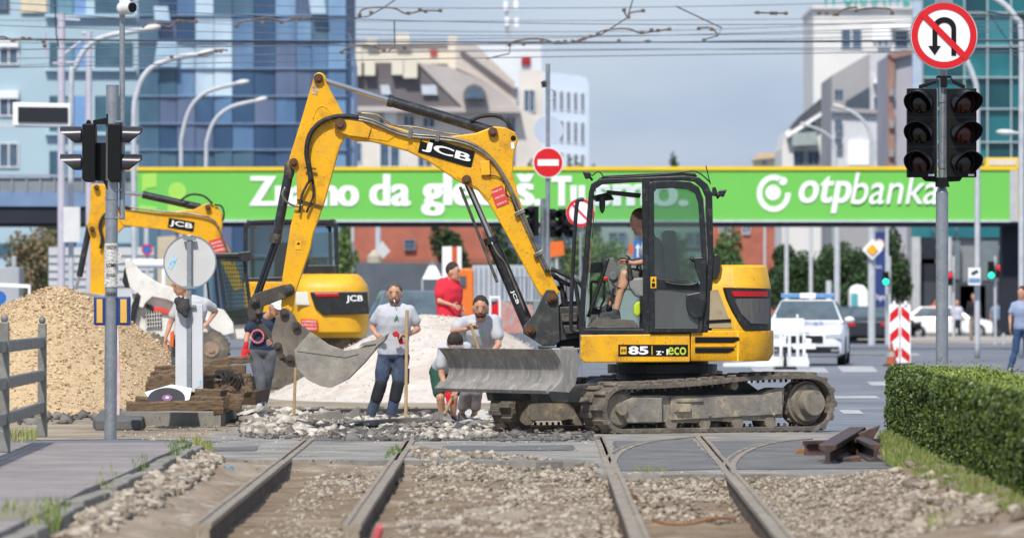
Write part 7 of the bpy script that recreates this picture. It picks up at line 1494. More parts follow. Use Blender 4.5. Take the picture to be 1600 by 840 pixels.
for a in (('dark tree top in front of the beige corner building', 628, 228, 44, 330., 'dark'), ('dark treetop right of the beige building windows', 676, 244, 26, 330., 'dark'), ('treetop left of the no entry sign above the banner', 826, 234, 34, 330., 'mid'), ('treetop right of the no entry sign above the banner', 888, 230, 50, 330., 'mid'), ('small treetop poking above the banner left of the cab', 927, 245, 24, 330., 'mid'), ('small treetop above the banner over the excavator cab', 988, 248, 34, 400., 'mid'), ('rounded distant treetop above the banner right of the cab', 1060, 240, 30, 420., 'dark')): tree(*a, n=2600, group='treetops above the banner')
tree('brownish green bush under the left end of the bridge', 55, 345, 90, 205., 'dry', n=3600, group='bushes at the left', name='bush', cat='bush', crown=.95); tree('green tree against the blue building under the bridge', 82, 338, 40, 215., 'mid', group='bushes at the left'); tree('small green bush right of the white wall blocks', 103, 430, 34, 180., 'dark', n=900, group='bushes at the left', name='bush', cat='bush', crown=.95); tree('brown dry bush behind the tan gravel heap', 30, 392, 60, 190., 'dry', n=1800, group='bushes at the left', name='bush', cat='bush', crown=.95)
# ================================================================ lamps, poles, wires
def lamp(label, pts, Y, head, yb, r=.075, group='curved street lamps'):
    root = thing('street_lamp', label, 'street lamp', P(pts[0][0], yb, Y), group); mb = tubepx([(pts[0][0], yb)] + pts, Y, r, smooth=4); mb.build('pole', LAMPG, root, smooth=True)
    a, b = Vector(P(*head[0], Y)), Vector(P(*head[1], Y)); mb = MB(); d = (b - a) / 2; mb.ell((a + b) / 2, (d.length, .14, .10), X=d.normalized(), Yv=(0, 1, 0), Z=d.normalized().cross(Vector((0, 1, 0)))); mb.build('lamp_head', M('lamp head', C(214, 214, 210)), root, smooth=True); return root
lamp('curved street lamp left of the excavator arm, its tip over the tower glass', [(283, 262), (284, 215), (298, 168), (325, 143), (368, 131)], 200., ((366, 131), (390, 127)), 541)
lamp('shorter curved street lamp nearest the excavator arm', [(322, 262), (325, 215), (338, 185), (362, 167), (398, 158)], 205., ((396, 159), (418, 153)), 540)
lamp('tall curved street lamp passing in front of the banner start', [(210, 440), (209, 200), (214, 145), (232, 110), (268, 92), (312, 85)], 150., ((308, 86), (336, 80)), 560)
lm = lamp('tall curved street lamp with a white box sign under the bridge', [(111, 440), (111, 140), (118, 105), (135, 75), (165, 57), (222, 47)], 152., ((216, 48), (252, 41)), 560)
lamp('curved street lamp rising behind the right traffic signal', [(1527, 400), (1527, 170), (1521, 120), (1500, 80), (1470, 64)], 150., ((1470, 64), (1446, 60)), 560)
lamp('pale distant street lamp in front of the grey building', [(1363, 262), (1360, 210), (1345, 185), (1322, 170)], 300., ((1324, 171), (1300, 163)), 520, .09)
lamp('faint distant street lamp before the mansard house', [(1306, 262), (1304, 225), (1290, 208), (1268, 198)], 320., ((1270, 199), (1250, 192)), 518, .07)
lamp('street lamp arm coming in at the top right corner', [(1596, 262), (1596, 60), (1588, 30), (1570, 8), (1545, -8)], 140., ((1548, -6), (1530, -14)), 560)
lamp('small white lamp on a short arm at the right edge', [(1640, 262), (1640, 215), (1620, 208), (1585, 208)], 180., ((1588, 208), (1556, 206)), 545, .05)
mb = MB(); mb.px([(99, 323), (125, 323), (125, 378), (99, 378)], 151.6, .1); tag(mb.build('box_sign', M('box sign white', C(222, 222, 220))), 'white rectangular box sign on the lamp post under the left bridge end', 'sign')
def pole(label, x, y0, y1, Y, r=.06, group='thin grey posts under the bridge', mat=LAMPG):
    return tag(MB().cyl(P(x, y1, Y), P(x, y0, Y), r, n=10).build('post', mat, smooth=40), label, 'post', group)
for lab, x, y0, y1, Y, r in (('thin post just right of the second excavator cab', 551, 352, 530, 240., .07), ('white post in front of the brick building beside the parasol', 591, 352, 540, 215., .11), ('thin post right of the excavator cab under the banner', 1141, 352, 520, 260., .07), ('post above the excavator tail', 1195, 352, 520, 260., .06),
    ('post over the left end of the police light bar', 1229, 352, 525, 240., .09), ('post over the middle of the police light bar', 1267, 352, 525, 240., .08), ('stout post over the right end of the police car', 1308, 352, 540, 225., .12), ('post with the green light beside the navy totem', 1386, 352, 540, 215., .07), ('short white post left of the portable toilet', 1295, 438, 530, 230., .12), ('thin blue post beside the stadium lamp on the left tower', 228, 352, 540, 215., .07)): pole(lab, x, y0, y1, Y, r)
for lab, x, y0, r in (('tall pale catenary mast at the far left', 96, 20, .11), ('shorter catenary mast right of the message board', 139, 50, .09)): pole(lab, x, y0, 560, 160., r, 'catenary masts', M('mast lilac', C(196, 192, 204)))
mb = MB()
for a, b in (((90, 30), (125, 32)), ((82, 100), (118, 98)), ((128, 52), (143, 52)), ((100, 85), (131, 62)), ((70, 52), (72, 88))): mb.cyl(P(*a, 160.), P(*b, 160.), .045, n=6)
tag(mb.build('mast_arms', M('mast lilac', C(196, 192, 204))), 'pale brackets fixed to the two catenary masts on the left', 'bracket')
MSB = thing('message_board', 'white framed variable message board with a blank black panel at the left', 'sign', P(66, 562, 150.))
gp('frame', [(20, 160), (110, 162), (110, 198), (20, 196)], 150., .3, LETW, MSB, .02); gp('panel', [(28, 167), (106, 168), (106, 192), (28, 191)], 149.95, .06, M('board black', C(22, 24, 34)), MSB, 0); gp('arm', [(-60, 192), (112, 193), (112, 199), (-60, 198)], 150.4, .15, LAMPG, MSB, 0)
gp('support', [(-40, 162), (-32, 162), (-32, 562), (-40, 562)], 150.4, .25, LAMPG, MSB, 0)
WIRE = M('overhead wire', C(108, 114, 128), C(94, 100, 114), rough=.5); WIRED = M('dark wire', C(44, 48, 60), C(38, 42, 54), rough=.5)
for i, (ya, yb_, yc, Y, r, m_) in enumerate(((-4, 13, -6, 120, .011, WIRE), (4, 36, 32, 105, .011, WIRE), (14, 50, 20, 135, .012, WIRE), (32, 33, 26, 150, .013, WIRE), (40, 56, 44, 110, .010, WIRE), (60, 60, 36, 125, .012, WIRE), (62, 66, 64, 118, .020, WIRED), (66, 70, 48, 140, .014, WIRE), (78, 68, 62, 100, .012, WIRE), (92, 80, 74, 130, .013, WIRE), (106, 90, 80, 112, .013, WIRE), (104, 78, 86, 145, .012, WIRE))):
    pts = []
    for k in range(25):
        x = -200 + 2000 * k / 24; t = x / 1600; y = ya * (1 - t) * (1 - 2 * t) + yb_ * 4 * t * (1 - t) + yc * t * (2 * t - 1); pts.append(P(x, y, Y + 6 * t))
    tag(MB().tube(pts, r * .75, 5).build('overhead_wire', m_), 'thin overhead tram wire crossing the sky', 'wire', 'overhead tram wires')
for i, (pts, Y) in enumerate((([(990, -4), (982, 22), (980, 28), (940, 54), (905, 62)], 118), ([(620, -2), (600, 12), (575, 26), (540, 30)], 118), ([(85, -10), (88, 55), (92, 75)], 118), ([(616, 32), (617, 72), (606, 82)], 118), ([(797, 70), (796, 84), (760, 92)], 118), ([(1056, 10), (1128, 44), (1122, 56), (1100, 62)], 118), ([(1545, 20), (1575, 65), (1592, 98)], 138), ([(1510, 15), (1600, 26)], 138))): 
    tag(tubepx(pts, Y, .013, n=5, smooth=1).build('pull_off_wire', WIRED), ['short dark wire dropping to the insulator above the no entry sign', 'short diagonal wire above the beige building chimneys', 'short vertical wire by the left catenary mast', 'vertical dropper wire over the corner building', 'dropper wire under the antenna mast', 'bent pull-off wire over the clear sky', 'diagonal stay before the teal glass', 'short stay at the top right corner'][i], 'wire')
BRZ = M('bronze fitting', C(120, 100, 84), C(78, 68, 60), s=9, rough=.5)
def fit(label, pts, blobs, Y=117.5, r=.02):
    root = thing('wire_fitting', label, 'wire fitting', P(pts[0][0], pts[0][1], Y), 'insulators and fittings on the tram wires'); tubepx(pts, Y, r, n=6).build('arm', BRZ, root, smooth=True); 
    for x, y in blobs: mb = MB(); c = P(x, y, Y); mb.obox(c, (.04, 0, 0), (0, .04, 0), (0, 0, .035)); mb.build('clamp', BRZ, root, bev=.01)
fit('curved bronze wire fitting above the beige building', [(562, 24), (564, 17), (580, 12), (615, 13), (632, 21), (646, 20), (660, 17), (688, 17)], [(562, 24), (580, 20), (638, 21), (656, 15), (665, 18), (688, 17)])
fit('long curved wire fitting right of the antenna mast', [(796, 70), (802, 65), (830, 61), (855, 63), (870, 68), (905, 64), (925, 56)], [(796, 70), (818, 69), (846, 66), (872, 66), (883, 65), (895, 65), (905, 64), (912, 61), (923, 57), (934, 54)])
fit('curved wire fitting over the no entry sign', [(930, 56), (940, 49), (965, 45), (985, 46), (1000, 52), (1016, 50), (1045, 46)], [(1003, 51), (1018, 47), (1028, 48), (1046, 46)])
fit('small bracket fitting high over the excavator boom', [(975, 17), (980, 26), (986, 20), (1005, 17)], [(975, 16), (982, 27), (1005, 17)])
fit('wire fitting left over the glass tower', [(222, 44), (235, 36), (250, 38), (265, 42), (280, 33), (306, 34)], [(278, 33), (288, 34), (306, 34)]); fit('curved wire fitting on the right part of the glass tower', [(368, 42), (372, 36), (400, 30), (420, 28), (440, 34), (460, 30), (488, 29)], [(370, 41), (410, 36), (440, 35), (458, 30), (468, 30)])
fit('dark wire fitting at the far left edge', [(-5, 58), (8, 58), (20, 64), (40, 61), (60, 63)], [(20, 64), (36, 60), (46, 61), (68, 66), (70, 72)]); fit('small wire fitting below the lamp heads on the tower', [(310, 86), (335, 80), (345, 78), (356, 79)], [(268, 89), (338, 80), (345, 80)])
fit('wire fitting beside the corner building roof', [(533, 82), (545, 74), (575, 71), (600, 79)], [(534, 82), (600, 79), (615, 74), (632, 75)]); fit('arched wire fitting in front of the white tower', [(1308, 22), (1320, 14), (1338, 12), (1338, 18)], [(1308, 23), (1338, 17), (1280, 21), (1292, 21), (1304, 23)]); fit('flat wire fitting ending over the awning of the white tower', [(1338, 16), (1360, 13), (1390, 14), (1394, 21)], [(1394, 21)])
fit('row of small insulators on the wire over clear sky', [(1178, 20), (1230, 21)], [(1184, 20), (1206, 21), (1212, 21), (1228, 21)]); fit('pair of small clamps on the thick dark wire', [(1006, 65), (1018, 65)], [(967, 64), (1012, 65)])
fit('hooked wire fitting over clear sky', [(1090, 44), (1112, 44), (1122, 56)], [(1092, 45), (1112, 46), (1100, 63)])
# ================================================================ vehicles and street clutter
CARG = M('car glass', C(90, 104, 112), C(70, 82, 90), s=2, rough=.06); TYRE = M('tyre', C(34, 34, 36), C(26, 26, 28), rough=.9); CHR = M('grille dark', C(30, 32, 36), C(22, 24, 28), rough=.3)
def car(label, x, yb, Y, paint, rz=0, group=None, cat='car', front=True, scale=1, roofk=1., name='parked_car'):
    Rm = Matrix.Rotation(R(rz), 4, 'Z'); base = P(x, yb, Y); base.z = 0; root = thing(name, label, cat, base, group)
    T = lambda a, b, c: base + (Rm @ Vector((a * scale, b * scale, c * scale * roofk)))
    def ringloft(secs):
        v = []; n = 12
        for d, hw, z0, z1, tk in secs:
            for a, b in ((-.86, 0), (.86, 0), (1, .12), (1, .45), (.985, .75), (.93 * tk, .93), (.8 * tk, 1), (-.8 * tk, 1), (-.93 * tk, .93), (-.985, .75), (-1, .45), (-1, .12)): v.append(T(a * hw, d, z0 + (z1 - z0) * b))
        m = len(secs); return v, [(k * n + i, k * n + (i + 1) % n, (k + 1) * n + (i + 1) % n, (k + 1) * n + i) for k in range(m - 1) for i in range(n)] + [tuple(range(n))[::-1], tuple(range((m - 1) * n, m * n))]
    mb = MB(); mb.add(*ringloft([(0, .70, .26, .62, 1), (.08, .84, .2, .70, 1), (.35, .9, .18, .80, 1), (1.0, .915, .18, .93, 1), (1.4, .915, .18, .98, 1), (3.7, .915, .18, 1.0, 1), (4.3, .88, .22, .98, 1), (4.55, .78, .3, .85, 1)])); body = mb.build('body', paint, root, smooth=35, bev=.01)
    mb = MB(); lo = [(-.86, 1.15), (.86, 1.15), (.84, 4.2), (-.84, 4.2)]; hi = [(-.60, 1.95), (.60, 1.95), (.62, 3.5), (-.62, 3.5)]
    mb.add([T(a, b, .93) for a, b in lo] + [T(a, b, 1.44) for a, b in hi], [(4, 5, 6, 7), (0, 1, 5, 4), (1, 2, 6, 5), (2, 3, 7, 6), (3, 0, 4, 7)]); mb.build('cabin', paint, body, bev=.05)
    def quad(nm, p, m_, lift): mb = MB(); q = [T(*a) for a in p]; nn = (q[1] - q[0]).cross(q[2] - q[1]).normalized(); mb.prism([a + nn * lift for a in q], -nn * .02); mb.build(nm, m_, body)
    quad('windscreen', [(-.77, 1.25, .985), (.77, 1.25, .985), (.59, 1.9, 1.40), (-.59, 1.9, 1.40)], CARG, .02); quad('rear_window', [(.76, 4.1, 1.0), (-.76, 4.1, 1.0), (-.58, 3.55, 1.38), (.58, 3.55, 1.38)], CARG, .02)
    quad('side_window', [(.855, 1.5, .98), (.84, 3.9, .98), (.63, 3.45, 1.38), (.625, 2.1, 1.38)], CARG, .02); quad('side_window', [(-.84, 3.9, .98), (-.855, 1.5, .98), (-.625, 2.1, 1.38), (-.63, 3.45, 1.38)], CARG, .02)
    fy = -.01; B = lambda nm, a0, a1, z0, z1, m_, d0=fy, d1=.1: MB().obox(T((a0 + a1) / 2, (d0 + d1) / 2, (z0 + z1) / 2), Rm @ Vector(((a1 - a0) / 2 * scale, 0, 0)), Rm @ Vector((0, (d1 - d0) / 2 * scale, 0)), ZZ * (z1 - z0) / 2 * scale * roofk).build(nm, m_, body, bev=.01)
    if front:
        B('grille', -.42, .42, .50, .66, CHR, -.03, .1); B('lower_intake', -.78, .78, .27, .42, CHR, -.01, .12); B('number_plate', -.26, .26, .36, .47, LETW, -.05, 0)
        for s_ in (-1, 1): B('headlight', min(s_ * .46, s_ * .83), max(s_ * .46, s_ * .83), .58, .69, M('headlight', C(196, 206, 214), C(150, 160, 170), s=6, rough=.1), -.0 if 1 else 0, .2); B('fog_lamp', min(s_ * .6, s_ * .8), max(s_ * .6, s_ * .8), .30, .36, M('fog grey', C(130, 134, 138)), -.03, .05)
    else:
        for s_ in (-1, 1): B('tail_lamp', min(s_ * .5, s_ * .85), max(s_ * .5, s_ * .85), .68, .82, M('red lamp', C(190, 30, 34)), 4.42, 4.58)
    for s_ in (-1, 1):
        c = T(s_ * .98, 1.55, 1.0); mb = MB(); mb.ell(c, (.12 * scale, .07, .08)); mb.build('mirror', paint, body, smooth=True)
        for d in (.85, 3.6): c = T(s_ * .72, d, .33); mb = MB(); a = (Rm @ Vector((s_ * .2 * scale, 0, 0))); mb.cyl(c, c + a, .33 * scale, n=24); wh = mb.build('wheel', TYRE, root, bev=.02); MB().cyl(c + a, c + a * 1.06, .2 * scale, n=16).build('rim', M('rim', C(150, 152, 156)), wh)
    return root, T, B, body
CW = M('car white', C(232, 234, 238), C(224, 226, 231), s=1, rough=.25, coat=.5)
pr, T, B, bd = car('white police car with blue light bar facing the camera behind the plastic barrier', 1257, 571, 137., CW, -5, scale=1.06, roofk=1.04, name='police_car', cat='police car')
LBAR = M('light bar blue', C(120, 160, 200), C(90, 136, 186), s=2, rough=.2); B('light_bar', -.62, .62, 1.48, 1.58, LBAR, 2.15, 2.45); B('light_bar_centre', -.18, .18, 1.475, 1.59, LETW, 2.13, 2.47)
B('hood_emblem', -.12, .12, .70, .73, M('badge grey', C(120, 124, 130)), -.03, .02)
O = T(-.42, .62, .885); U = T(.42, .62, .885) - O; V = T(-.42, .95, .94) - O; text('lettering', 'POLICIJA', O, U, V, M('blue lettering', C(50, 84, 160)), bd, off=.02, lift=.03)
car('grey-blue van-like car between the standing man and the man in red', 652, 560, 118., M('car grey', C(104, 116, 130), C(92, 104, 118), rough=.35, coat=.4), 4, scale=1.0, roofk=1.22)
car('dark car seen from behind with red tail lamps near the navy totem', 1370, 520, 225., M('car black', C(40, 44, 52), C(32, 36, 44), rough=.3, coat=.4), 172, front=False, group='distant parked cars')
car('white car parked crossways on the far pavement right of the galvanised pole', 1560, 526, 257., CW, 82, group='distant parked cars'); car('white car parked left of the walking man in pale blue shirt', 1452, 526, 257.6, CW, 84, group='distant parked cars'); car('dark blue car left of the portable toilet', 1330, 520, 245., M('car blue', C(60, 70, 92), C(50, 60, 82), rough=.3), 174, front=False, group='distant parked cars')
car('silver car far left behind the tan gravel heap', -10, 560, 160., M('car silver', C(170, 176, 184), C(160, 166, 174), rough=.3, coat=.4), 80)
# plastic barrier
YBr = GY(577); BAR = thing('plastic_barrier', 'white plastic crowd barrier with vertical slots in front of the police car', 'barrier', P(1228, 574, YBr))
mb = MB()
mb.px([(1204, 497), (1256, 497), (1258, 501), (1258, 520), (1204, 520)], YBr, .06)
for x in (1204, 1218, 1231, 1244, 1254): mb.px([(x, 520), (x + 5, 520), (x + 5, 560), (x, 560)], YBr, .06)
mb.px([(1180, 557), (1262, 557), (1265, 566), (1264, 573), (1130, 573), (1130, 567), (1180, 565)], YBr, .06)
for x in (1209, 1244): mb.px([(x, 491), (x + 4, 491), (x + 4, 497), (x, 497)], YBr, .05)
mb.px([(1256, 528), (1268, 529), (1268, 537), (1256, 537)], YBr, .05); mb.px([(1256, 552), (1262, 552), (1262, 558), (1256, 558)], YBr, .05); mb.build('panel', M('white plastic', C(232, 234, 236), C(224, 226, 228), rough=.45), BAR, bev=.015)
mb = MB(); mb.px([(1225, 548), (1228, 548), (1229, 572), (1224, 572)], YBr - .1, .3); mb.px([(1212, 572), (1244, 572), (1246, 577), (1210, 577)], YBr - .35, .7); mb.build('foot', BLK, BAR, bev=.01)
# chevron beacons
YCv = GY(571); RW = MATS['sign red']
for (x0, x1, sg, lab) in ((1389, 1405.5, 1, 'left board of the red and white chevron beacon pair beside the hedge'), (1407, 1423, -1, 'right board of the red and white chevron beacon pair beside the hedge')):
    r = thing('chevron_beacon', lab, 'beacon', P((x0 + x1) / 2, 571, YCv), 'red and white chevron beacons'); bb = gp('board', [(x0, 478), (x0 + 2, 475), (x1 - 2, 475), (x1, 478), (x1, 567), (x0, 567)], YCv + (.05 if sg < 0 else 0), .06, LETW, r, .01)
    gp('cap', [((x0 + x1) / 2 - 2, 470), ((x0 + x1) / 2 + 2, 470), ((x0 + x1) / 2 + 2, 476), ((x0 + x1) / 2 - 2, 476)], YCv, .06, LETW, bb, 0)
    for y in (478, 510, 542):
        h_ = 14; s_ = 12; ya, yb_ = (y + s_, y) if sg > 0 else (y, y + s_)
        q = [(x0 + 1.5, max(478, ya)), (x1 - 1.5, yb_), (x1 - 1.5, min(566, yb_ + h_)), (x0 + 1.5, min(566, ya + h_))]; gp('red_stripe', q, YCv + (.05 if sg < 0 else 0) - .006, .01, RW, bb, 0)
    gp('foot', [(x0 - 3, 567), (x1 + 3, 567), (x1 + 3, 572), (x0 - 3, 572)], YCv - .2, .5, BLK, r)
CN = thing('traffic_cone', 'worn small traffic cone at the foot of the left chevron board', 'cone', P(1393, 572, YCv - .4)); c = P(1393, 571, YCv - .4); mb = MB(); mb.cyl(c, c + ZZ * .55, .14, .025, n=20); co_ = mb.build('cone', M('worn orange', C(176, 92, 62), C(140, 78, 58), s=6, rough=.8), CN); MB().box(c.x - .2, c.x + .2, c.y - .2, c.y + .2, c.z, c.z + .03).build('base', BLK, CN); MB().cyl(c + ZZ * .22, c + ZZ * .34, .094, .07, n=20).build('band', M('cone band', C(170, 164, 156)), co_)
# priority sign, totem, toilet, signals
PS = thing('priority_sign', 'yellow and white diamond priority road sign with a small round sign behind', 'traffic sign', P(1362, 540, 205.))
MB().cyl(P(1362, 539, 205), P(1362, 352, 205), .13, n=12).build('post', LAMPG, PS); q = gp('diamond', [(1363, 373), (1379, 390), (1363, 406), (1347, 390)], 204.7, .05, LETW, PS, 0); gp('diamond_centre', [(1363, 381), (1372, 390), (1363, 399), (1354, 390)], 204.64, .05, M('priority yellow', C(244, 180, 36), C(238, 172, 30)), q, 0)
c = P(1373.5, 382, 204.9); MB().cyl(c, c + Vector((0, .04, 0)), .20, n=30).build('round_plate', LETW, PS); MB().ring(c - Vector((0, .01, 0)), (0, 1, 0), .15, .19, .008, 30).build('round_ring', M('orange ring', C(226, 150, 110)), PS)
TT = thing('totem_sign', 'tall navy blue advertising totem with white lettering', 'sign', P(1377, 522, 235.)); q = gp('panel', [(1365, 362), (1388, 362), (1388, 512), (1365, 512)], 235., .5, M('totem navy', C(34, 58, 120), C(28, 50, 108), s=.5), TT, 0); textpx('lettering', 'Digital', 1367, 1386, 460, 470, 234.95, LETW, q); textpx('lettering', 'Park', 1367, 1378, 414, 419, 234.95, LETW, q); gp('base', [(1363, 508), (1390, 508), (1390, 522), (1363, 522)], 234.8, .9, CONC, TT, 0)
TO = thing('portable_toilet', 'white and turquoise portable toilet under the street trees', 'toilet', P(1342, 520, 243.)); gp('cabin', [(1328, 454), (1332, 447), (1340, 444), (1350, 446), (1356, 454), (1357, 518), (1328, 518)], 243., 1.2, LETW, TO, .05); gp('door', [(1330, 458), (1340, 458), (1340, 516), (1330, 516)], 242.9, .1, M('turquoise', C(90, 170, 180)), TO, 0)
def emis(name, c, e): return M(name, c, c, emit=e, rough=.3)
for x, y0, y1, Y, cols, lab in ((1384, 424, 446, 214., ((1, 'g'),), 'traffic light showing green beside the navy totem'), (1549, 408, 436, 215., ((2, 'g'),), 'traffic light showing green right of the galvanised pole'), (1562, 412, 434, 215., ((0, 'r'),), 'traffic light showing red beside the green one at the right'), (1484, 424, 446, 235., ((0, 'r'),), 'traffic light showing red half hidden behind the galvanised pole')):
    r = thing('traffic_signal', lab, 'traffic light', P(x, 540, Y)); MB().cyl(P(x + 6, 540, Y + .3), P(x + 6, 400, Y + .3), .05).build('pole', LAMPG, r); h_ = gp('signal_head', [(x - 5, y0), (x + 5, y0), (x + 5, y1), (x - 5, y1)], Y, .25, BLK2, r)
    for k, ch in cols: yy = y0 + 5 + (y1 - y0 - 10) * k / 2 if k else y0 + 6; yy = y1 - 6 if ch == 'g' else yy; c = P(x, yy, Y - .02); mb = MB(); mb.ell(c, (.11, .03, .11)); mb.build('lens', emis('lit green', C(30, 230, 170), 2.0) if ch == 'g' else emis('lit red', C(200, 24, 50), .8), h_, smooth=True)
PL = thing('information_plate', 'white plate with a small camera symbol and blue band on the right lamp post', 'sign', P(1523, 446, 149.)); q = gp('plate', [(1513, 418), (1532, 418), (1532, 445), (1513, 445)], 149.6, .06, LETW, PL, 0); gp('blue_band', [(1514, 434), (1531, 434), (1531, 440), (1514, 440)], 149.57, .03, M('band blue', C(120, 150, 200)), q, 0); gp('symbol', [(1517, 426), (1526, 421), (1529, 424), (1520, 429)], 149.57, .03, BLK, q, 0)
BK = thing('motorcycle', 'dark motorcycle or bicycle parked at the kerb on the far pavement', 'motorcycle', P(1428, 527, 248.))
for x in (1420, 1436): mb = MB(); mb.ring(P(x, 519, 248.), (0, 1, 0), .2, .3, .1, 20); mb.build('wheel', TYRE, BK)
gp('frame', [(1418, 510), (1424, 498), (1430, 504), (1440, 502), (1438, 516), (1426, 519)], 248., .2, BLK, BK, 0)
# clutter behind the workers
UM = thing('closed_parasol', 'closed beige market parasol before the brick building', 'parasol', P(585, 530, 205.)); c = P(585, 452, 205.); mb = MB(); mb.cyl(c, c + ZZ * 1.2, .28, .26, n=12); mb.cyl(c + ZZ * 1.2, c + ZZ * 1.42, .26, .05, n=12); mb.build('canopy', M('beige canvas', C(196, 186, 166), C(170, 160, 142), s=2), UM); MB().cyl(P(585, 541, 205.), c, .05).build('pole', LAMPG, UM)
q = tag(MB().px([(597, 376), (610, 392), (598, 404), (586, 390)], 214., .04).build('diamond_sign_back', M('sign back grey', C(206, 207, 206))), 'pale diamond sign back on the white post before the brick building', 'traffic sign')
mb = MB(); mb.px([(556, 410), (700, 412), (700, 530), (556, 530)], 200., .3); tag(mb.build('fence_screen', M('grey screen', C(96, 104, 114), C(82, 90, 100), s=1, rough=.8)), 'dark grey screened fence in front of the brick building', 'fence')
mb = MB(); mb.px([(528, 432), (556, 430), (558, 470), (530, 470)], 160., 1); tag(mb.build('yellow_skip', M('dull yellow', C(206, 186, 54), C(190, 170, 46), s=2, rough=.7), bev=.05), 'dull yellow site box right of the second excavator tail', 'skip')
for x0, x1, lab in ((660, 691, 'white pointed tent left of the man in red'),): 
    TN = thing('tent', lab, 'tent', P(675, 540, 190.)); c = P((x0 + x1) / 2, 404, 190.); a = (x1 - x0) / 2 * 190 / F; mb = MB(); b_ = [Vector((c.x + i * a, 190 + j * a, zpx(436, 190))) for i, j in ((-1, -1), (1, -1), (1, 1), (-1, 1))]; mb.add([c] + b_, [(0, 1, 2), (0, 2, 3), (0, 3, 4), (0, 4, 1)]); mb.build('canopy', LETW, TN)
    for p in b_: MB().cyl(Vector((p.x, p.y, 0)), p, .03, n=6).build('pole', LAMPG, TN)
OP = thing('striped_board', 'upright white board with an orange stripe behind the man in red', 'board', P(706, 545, 180.)); q = gp('board', [(691, 385), (721, 385), (721, 545), (691, 545)], 180., .15, LETW, OP, 0); gp('stripe', [(706, 385), (714, 385), (714, 545), (706, 545)], 179.97, .1, M('stripe orange', C(206, 92, 44)), q, 0)
OT = thing('orange_truck', 'orange truck cab right of the man in red', 'truck', P(728, 550, 170.)); q = gp('cab', [(716, 424), (722, 419), (738, 419), (740, 424), (740, 500), (714, 500)], 170., 2, M('truck orange', C(232, 122, 40), C(220, 110, 34), rough=.5), OT, .05); gp('window', [(718, 431), (728, 431), (728, 448), (718, 448)], 169.95, .1, CARG, q, 0)
for x in (719, 735): c = P(x, 530, 169.8); MB().cyl(c, c + Vector((0, .3, 0)), .38, n=20).build('wheel', TYRE, OT)
gp('chassis', [(712, 498), (744, 498), (744, 522), (712, 522)], 170.1, 1.6, BLK, OT)
WC = thing('site_container', 'pale grey ribbed site container behind the boom ram', 'container', P(780, 548, 185.)); gp('body', [(738, 414), (832, 414), (832, 470), (738, 470)], 185., 2.5, M('container grey', C(190, 196, 204), C(178, 184, 192), s=1), WC, 0)
mb = MB(); [mb.px([(x, 416), (x + 1.5, 416), (x + 1.5, 468), (x, 468)], 184.9, .1) for x in range(742, 830, 8)]; mb.build('ribs', M('rib grey', C(158, 166, 176)), WC); gp('legs', [(740, 470), (830, 470), (830, 546), (740, 546)], 185.5, 1.5, M('shade grey', C(110, 116, 122)), WC, 0)
RB = thing('red_white_barrier', 'small red and white framed barrier right of the bearded man', 'barrier', P(774, 560, 128.)); tubepx([(766, 560), (766, 470), (769, 465), (778, 465), (781, 470), (781, 560)], 128., .028, smooth=2).build('frame', LETW, RB); gp('board', [(767, 478), (780, 470), (780, 498), (767, 510)], 128., .03, MATS['sign red'], RB, 0)
OS = tag(MB().px([(858, 378), (880, 376), (882, 398), (860, 402)], 170., .1).build('orange_sign', M('orange board', C(232, 112, 40))), 'orange site board right of the black signal cluster', 'sign'); tag(MB().cyl(P(870, 547, 170.1), P(870, 400, 170.1), .04).build('post', LAMPG), 'thin post carrying the orange site board', 'post')
BS = thing('blue_direction_sign', 'blue sign with a white arrow beside a small orange plate, seen through the cab', 'traffic sign', P(994, 560, 130.)); q = gp('plate', [(990, 376), (1003, 376), (1003, 406), (990, 406)], 130., .04, M('sign blue', C(40, 110, 190), C(36, 100, 180)), BS, 0); gp('arrow', [(997, 380), (1001, 388), (998, 388), (998, 402), (995, 402), (995, 388), (992, 388)], 129.96, .03, LETW, q, 0); gp('orange_plate', [(982, 381), (990, 381), (990, 398), (982, 398)], 130., .04, M('orange board', C(232, 112, 40)), BS, 0); MB().cyl(P(996, 570, 130.1), P(996, 400, 130.1), .03).build('post', GALV, BS)
REDN = M('red netting', C(206, 92, 92), C(176, 120, 120), s=3, rough=.8); mb = MB(); mb.px([(782, 470), (832, 476), (836, 520), (784, 520)], 135., .04); tag(mb.build('safety_netting', M('safety netting', C(200, 110, 106), C(170, 168, 160), s=5, rough=.9, spot=C(110, 130, 110), ss=9, sa=.7)), 'tangle of red safety netting behind the boom ram foot', 'netting')
mb = MB(); [mb.cyl(P(x, 545, 140.), P(x, 430, 140.), .02, n=5) for x in range(786, 900, 6)]; [mb.cyl(P(784, y, 140.), P(900, y, 140.), .02, n=5) for y in (432, 470, 520)]; tag(mb.build('mesh_fence', GALV), 'galvanised site fence of thin bars behind the kingpost', 'fence')
mb = MB(); mb.px([(76, 386), (240, 386), (240, 560), (76, 560)], 176., .6)
wl_ = tag(mb.build('block_wall', M('white block wall', C(200, 202, 202), C(188, 190, 192), s=1.5, rough=.9)), 'pale block wall behind the second excavator arm', 'wall')
mb = MB()
for k in range(5): mb.px([(76, 398 + 12 * k), (240, 398 + 12 * k), (240, 399 + 12 * k), (76, 399 + 12 * k)], 175.95, .04)
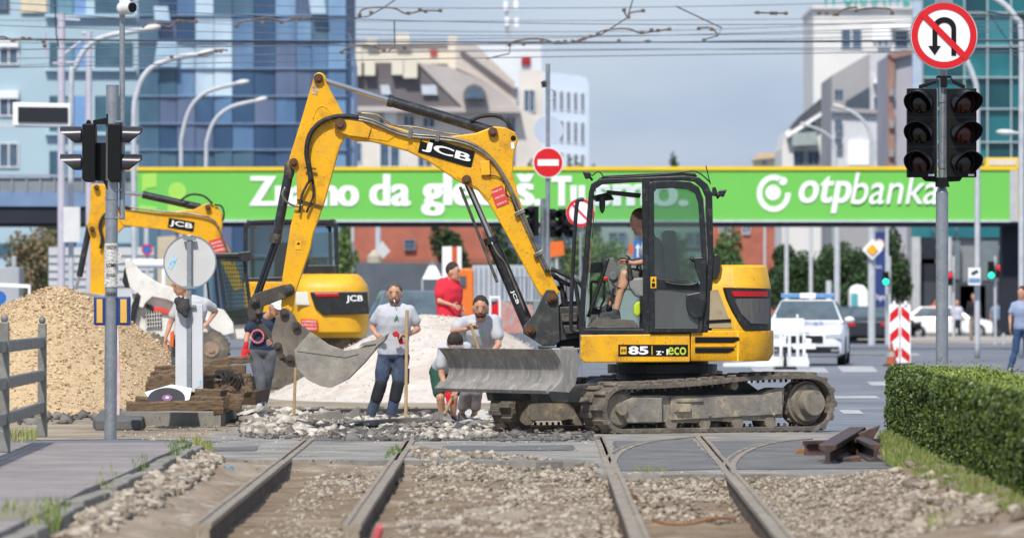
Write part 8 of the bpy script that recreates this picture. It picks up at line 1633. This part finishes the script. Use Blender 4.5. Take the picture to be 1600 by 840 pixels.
mb.build('joints', M('joint grey', C(158, 162, 166)), wl_)
mb = MB(); mb.px([(-40, 417), (30, 417), (30, 560), (-40, 560)], 165., 1.5); mb.px([(18, 400), (25, 400), (25, 418), (18, 418)], 165., .3); tag(mb.build('concrete_block', M('pale concrete', C(176, 178, 182), C(164, 166, 170), s=1, rough=.9), bev=.03), 'pale concrete block wall at the far left under the bridge', 'wall')
mb = MB(); mb.bar(P(-10, 444, 120.), P(46, 447, 120.), .06, .08); mb.cyl(P(46, 585, 120.), P(46, 445, 120.), .03); tag(mb.build('barrier_rail', LETW), 'white horizontal barrier rail left of the tan gravel heap', 'barrier')
c = P(-1, 465, 100.); MB_ = MB(); MB_.cyl(c, c + Vector((0, .02, 0)), .12, n=30); rs_ = thing('blue_round_sign', 'edge of a blue round sign at the far left above the gravel heap', 'traffic sign', P(-1, 600, 100.)); MB_.build('sign_plate', M('sign blue', C(40, 110, 190)), rs_); MB().cyl(P(-1, 604, 100.1), P(-1, 470, 100.1), .025).build('post', GALV, rs_)
NP = thing('no_parking_sign', 'small blue and red no parking sign on a thin post before the glass tower', 'traffic sign', P(230, 550, 170.)); c = P(230, 390, 170.); MB().cyl(c, c + Vector((0, .02, 0)), .16, n=30).build('sign_plate', M('sign blue', C(40, 110, 190)), NP); MB().ring(c - Vector((0, .01, 0)), (0, 1, 0), .12, .165, .01, 30).build('red_ring', MATS['sign red'], NP); MB().cyl(P(230, 553, 170.1), P(230, 352, 170.1), .04).build('post', LAMPG, NP)
mb = MB(); mb.cyl(P(208, 412, 125.), P(262, 412, 125.), .1, n=14); mb.cyl(P(214, 580, 125.), P(214, 412, 125.), .05); mb.cyl(P(256, 580, 125.), P(256, 412, 125.), .05); tag(mb.build('white_bar_gate', LETW), 'thick white horizontal tube barrier above the skid steer arm', 'barrier')
mb = MB(); mb.px([(246, 370), (275, 368), (275, 560), (246, 560)], 180., 1); tag(mb.build('tan_kiosk', M('tan panel', C(198, 184, 158), C(186, 172, 146))), 'tan panelled kiosk behind the round sign back', 'kiosk')
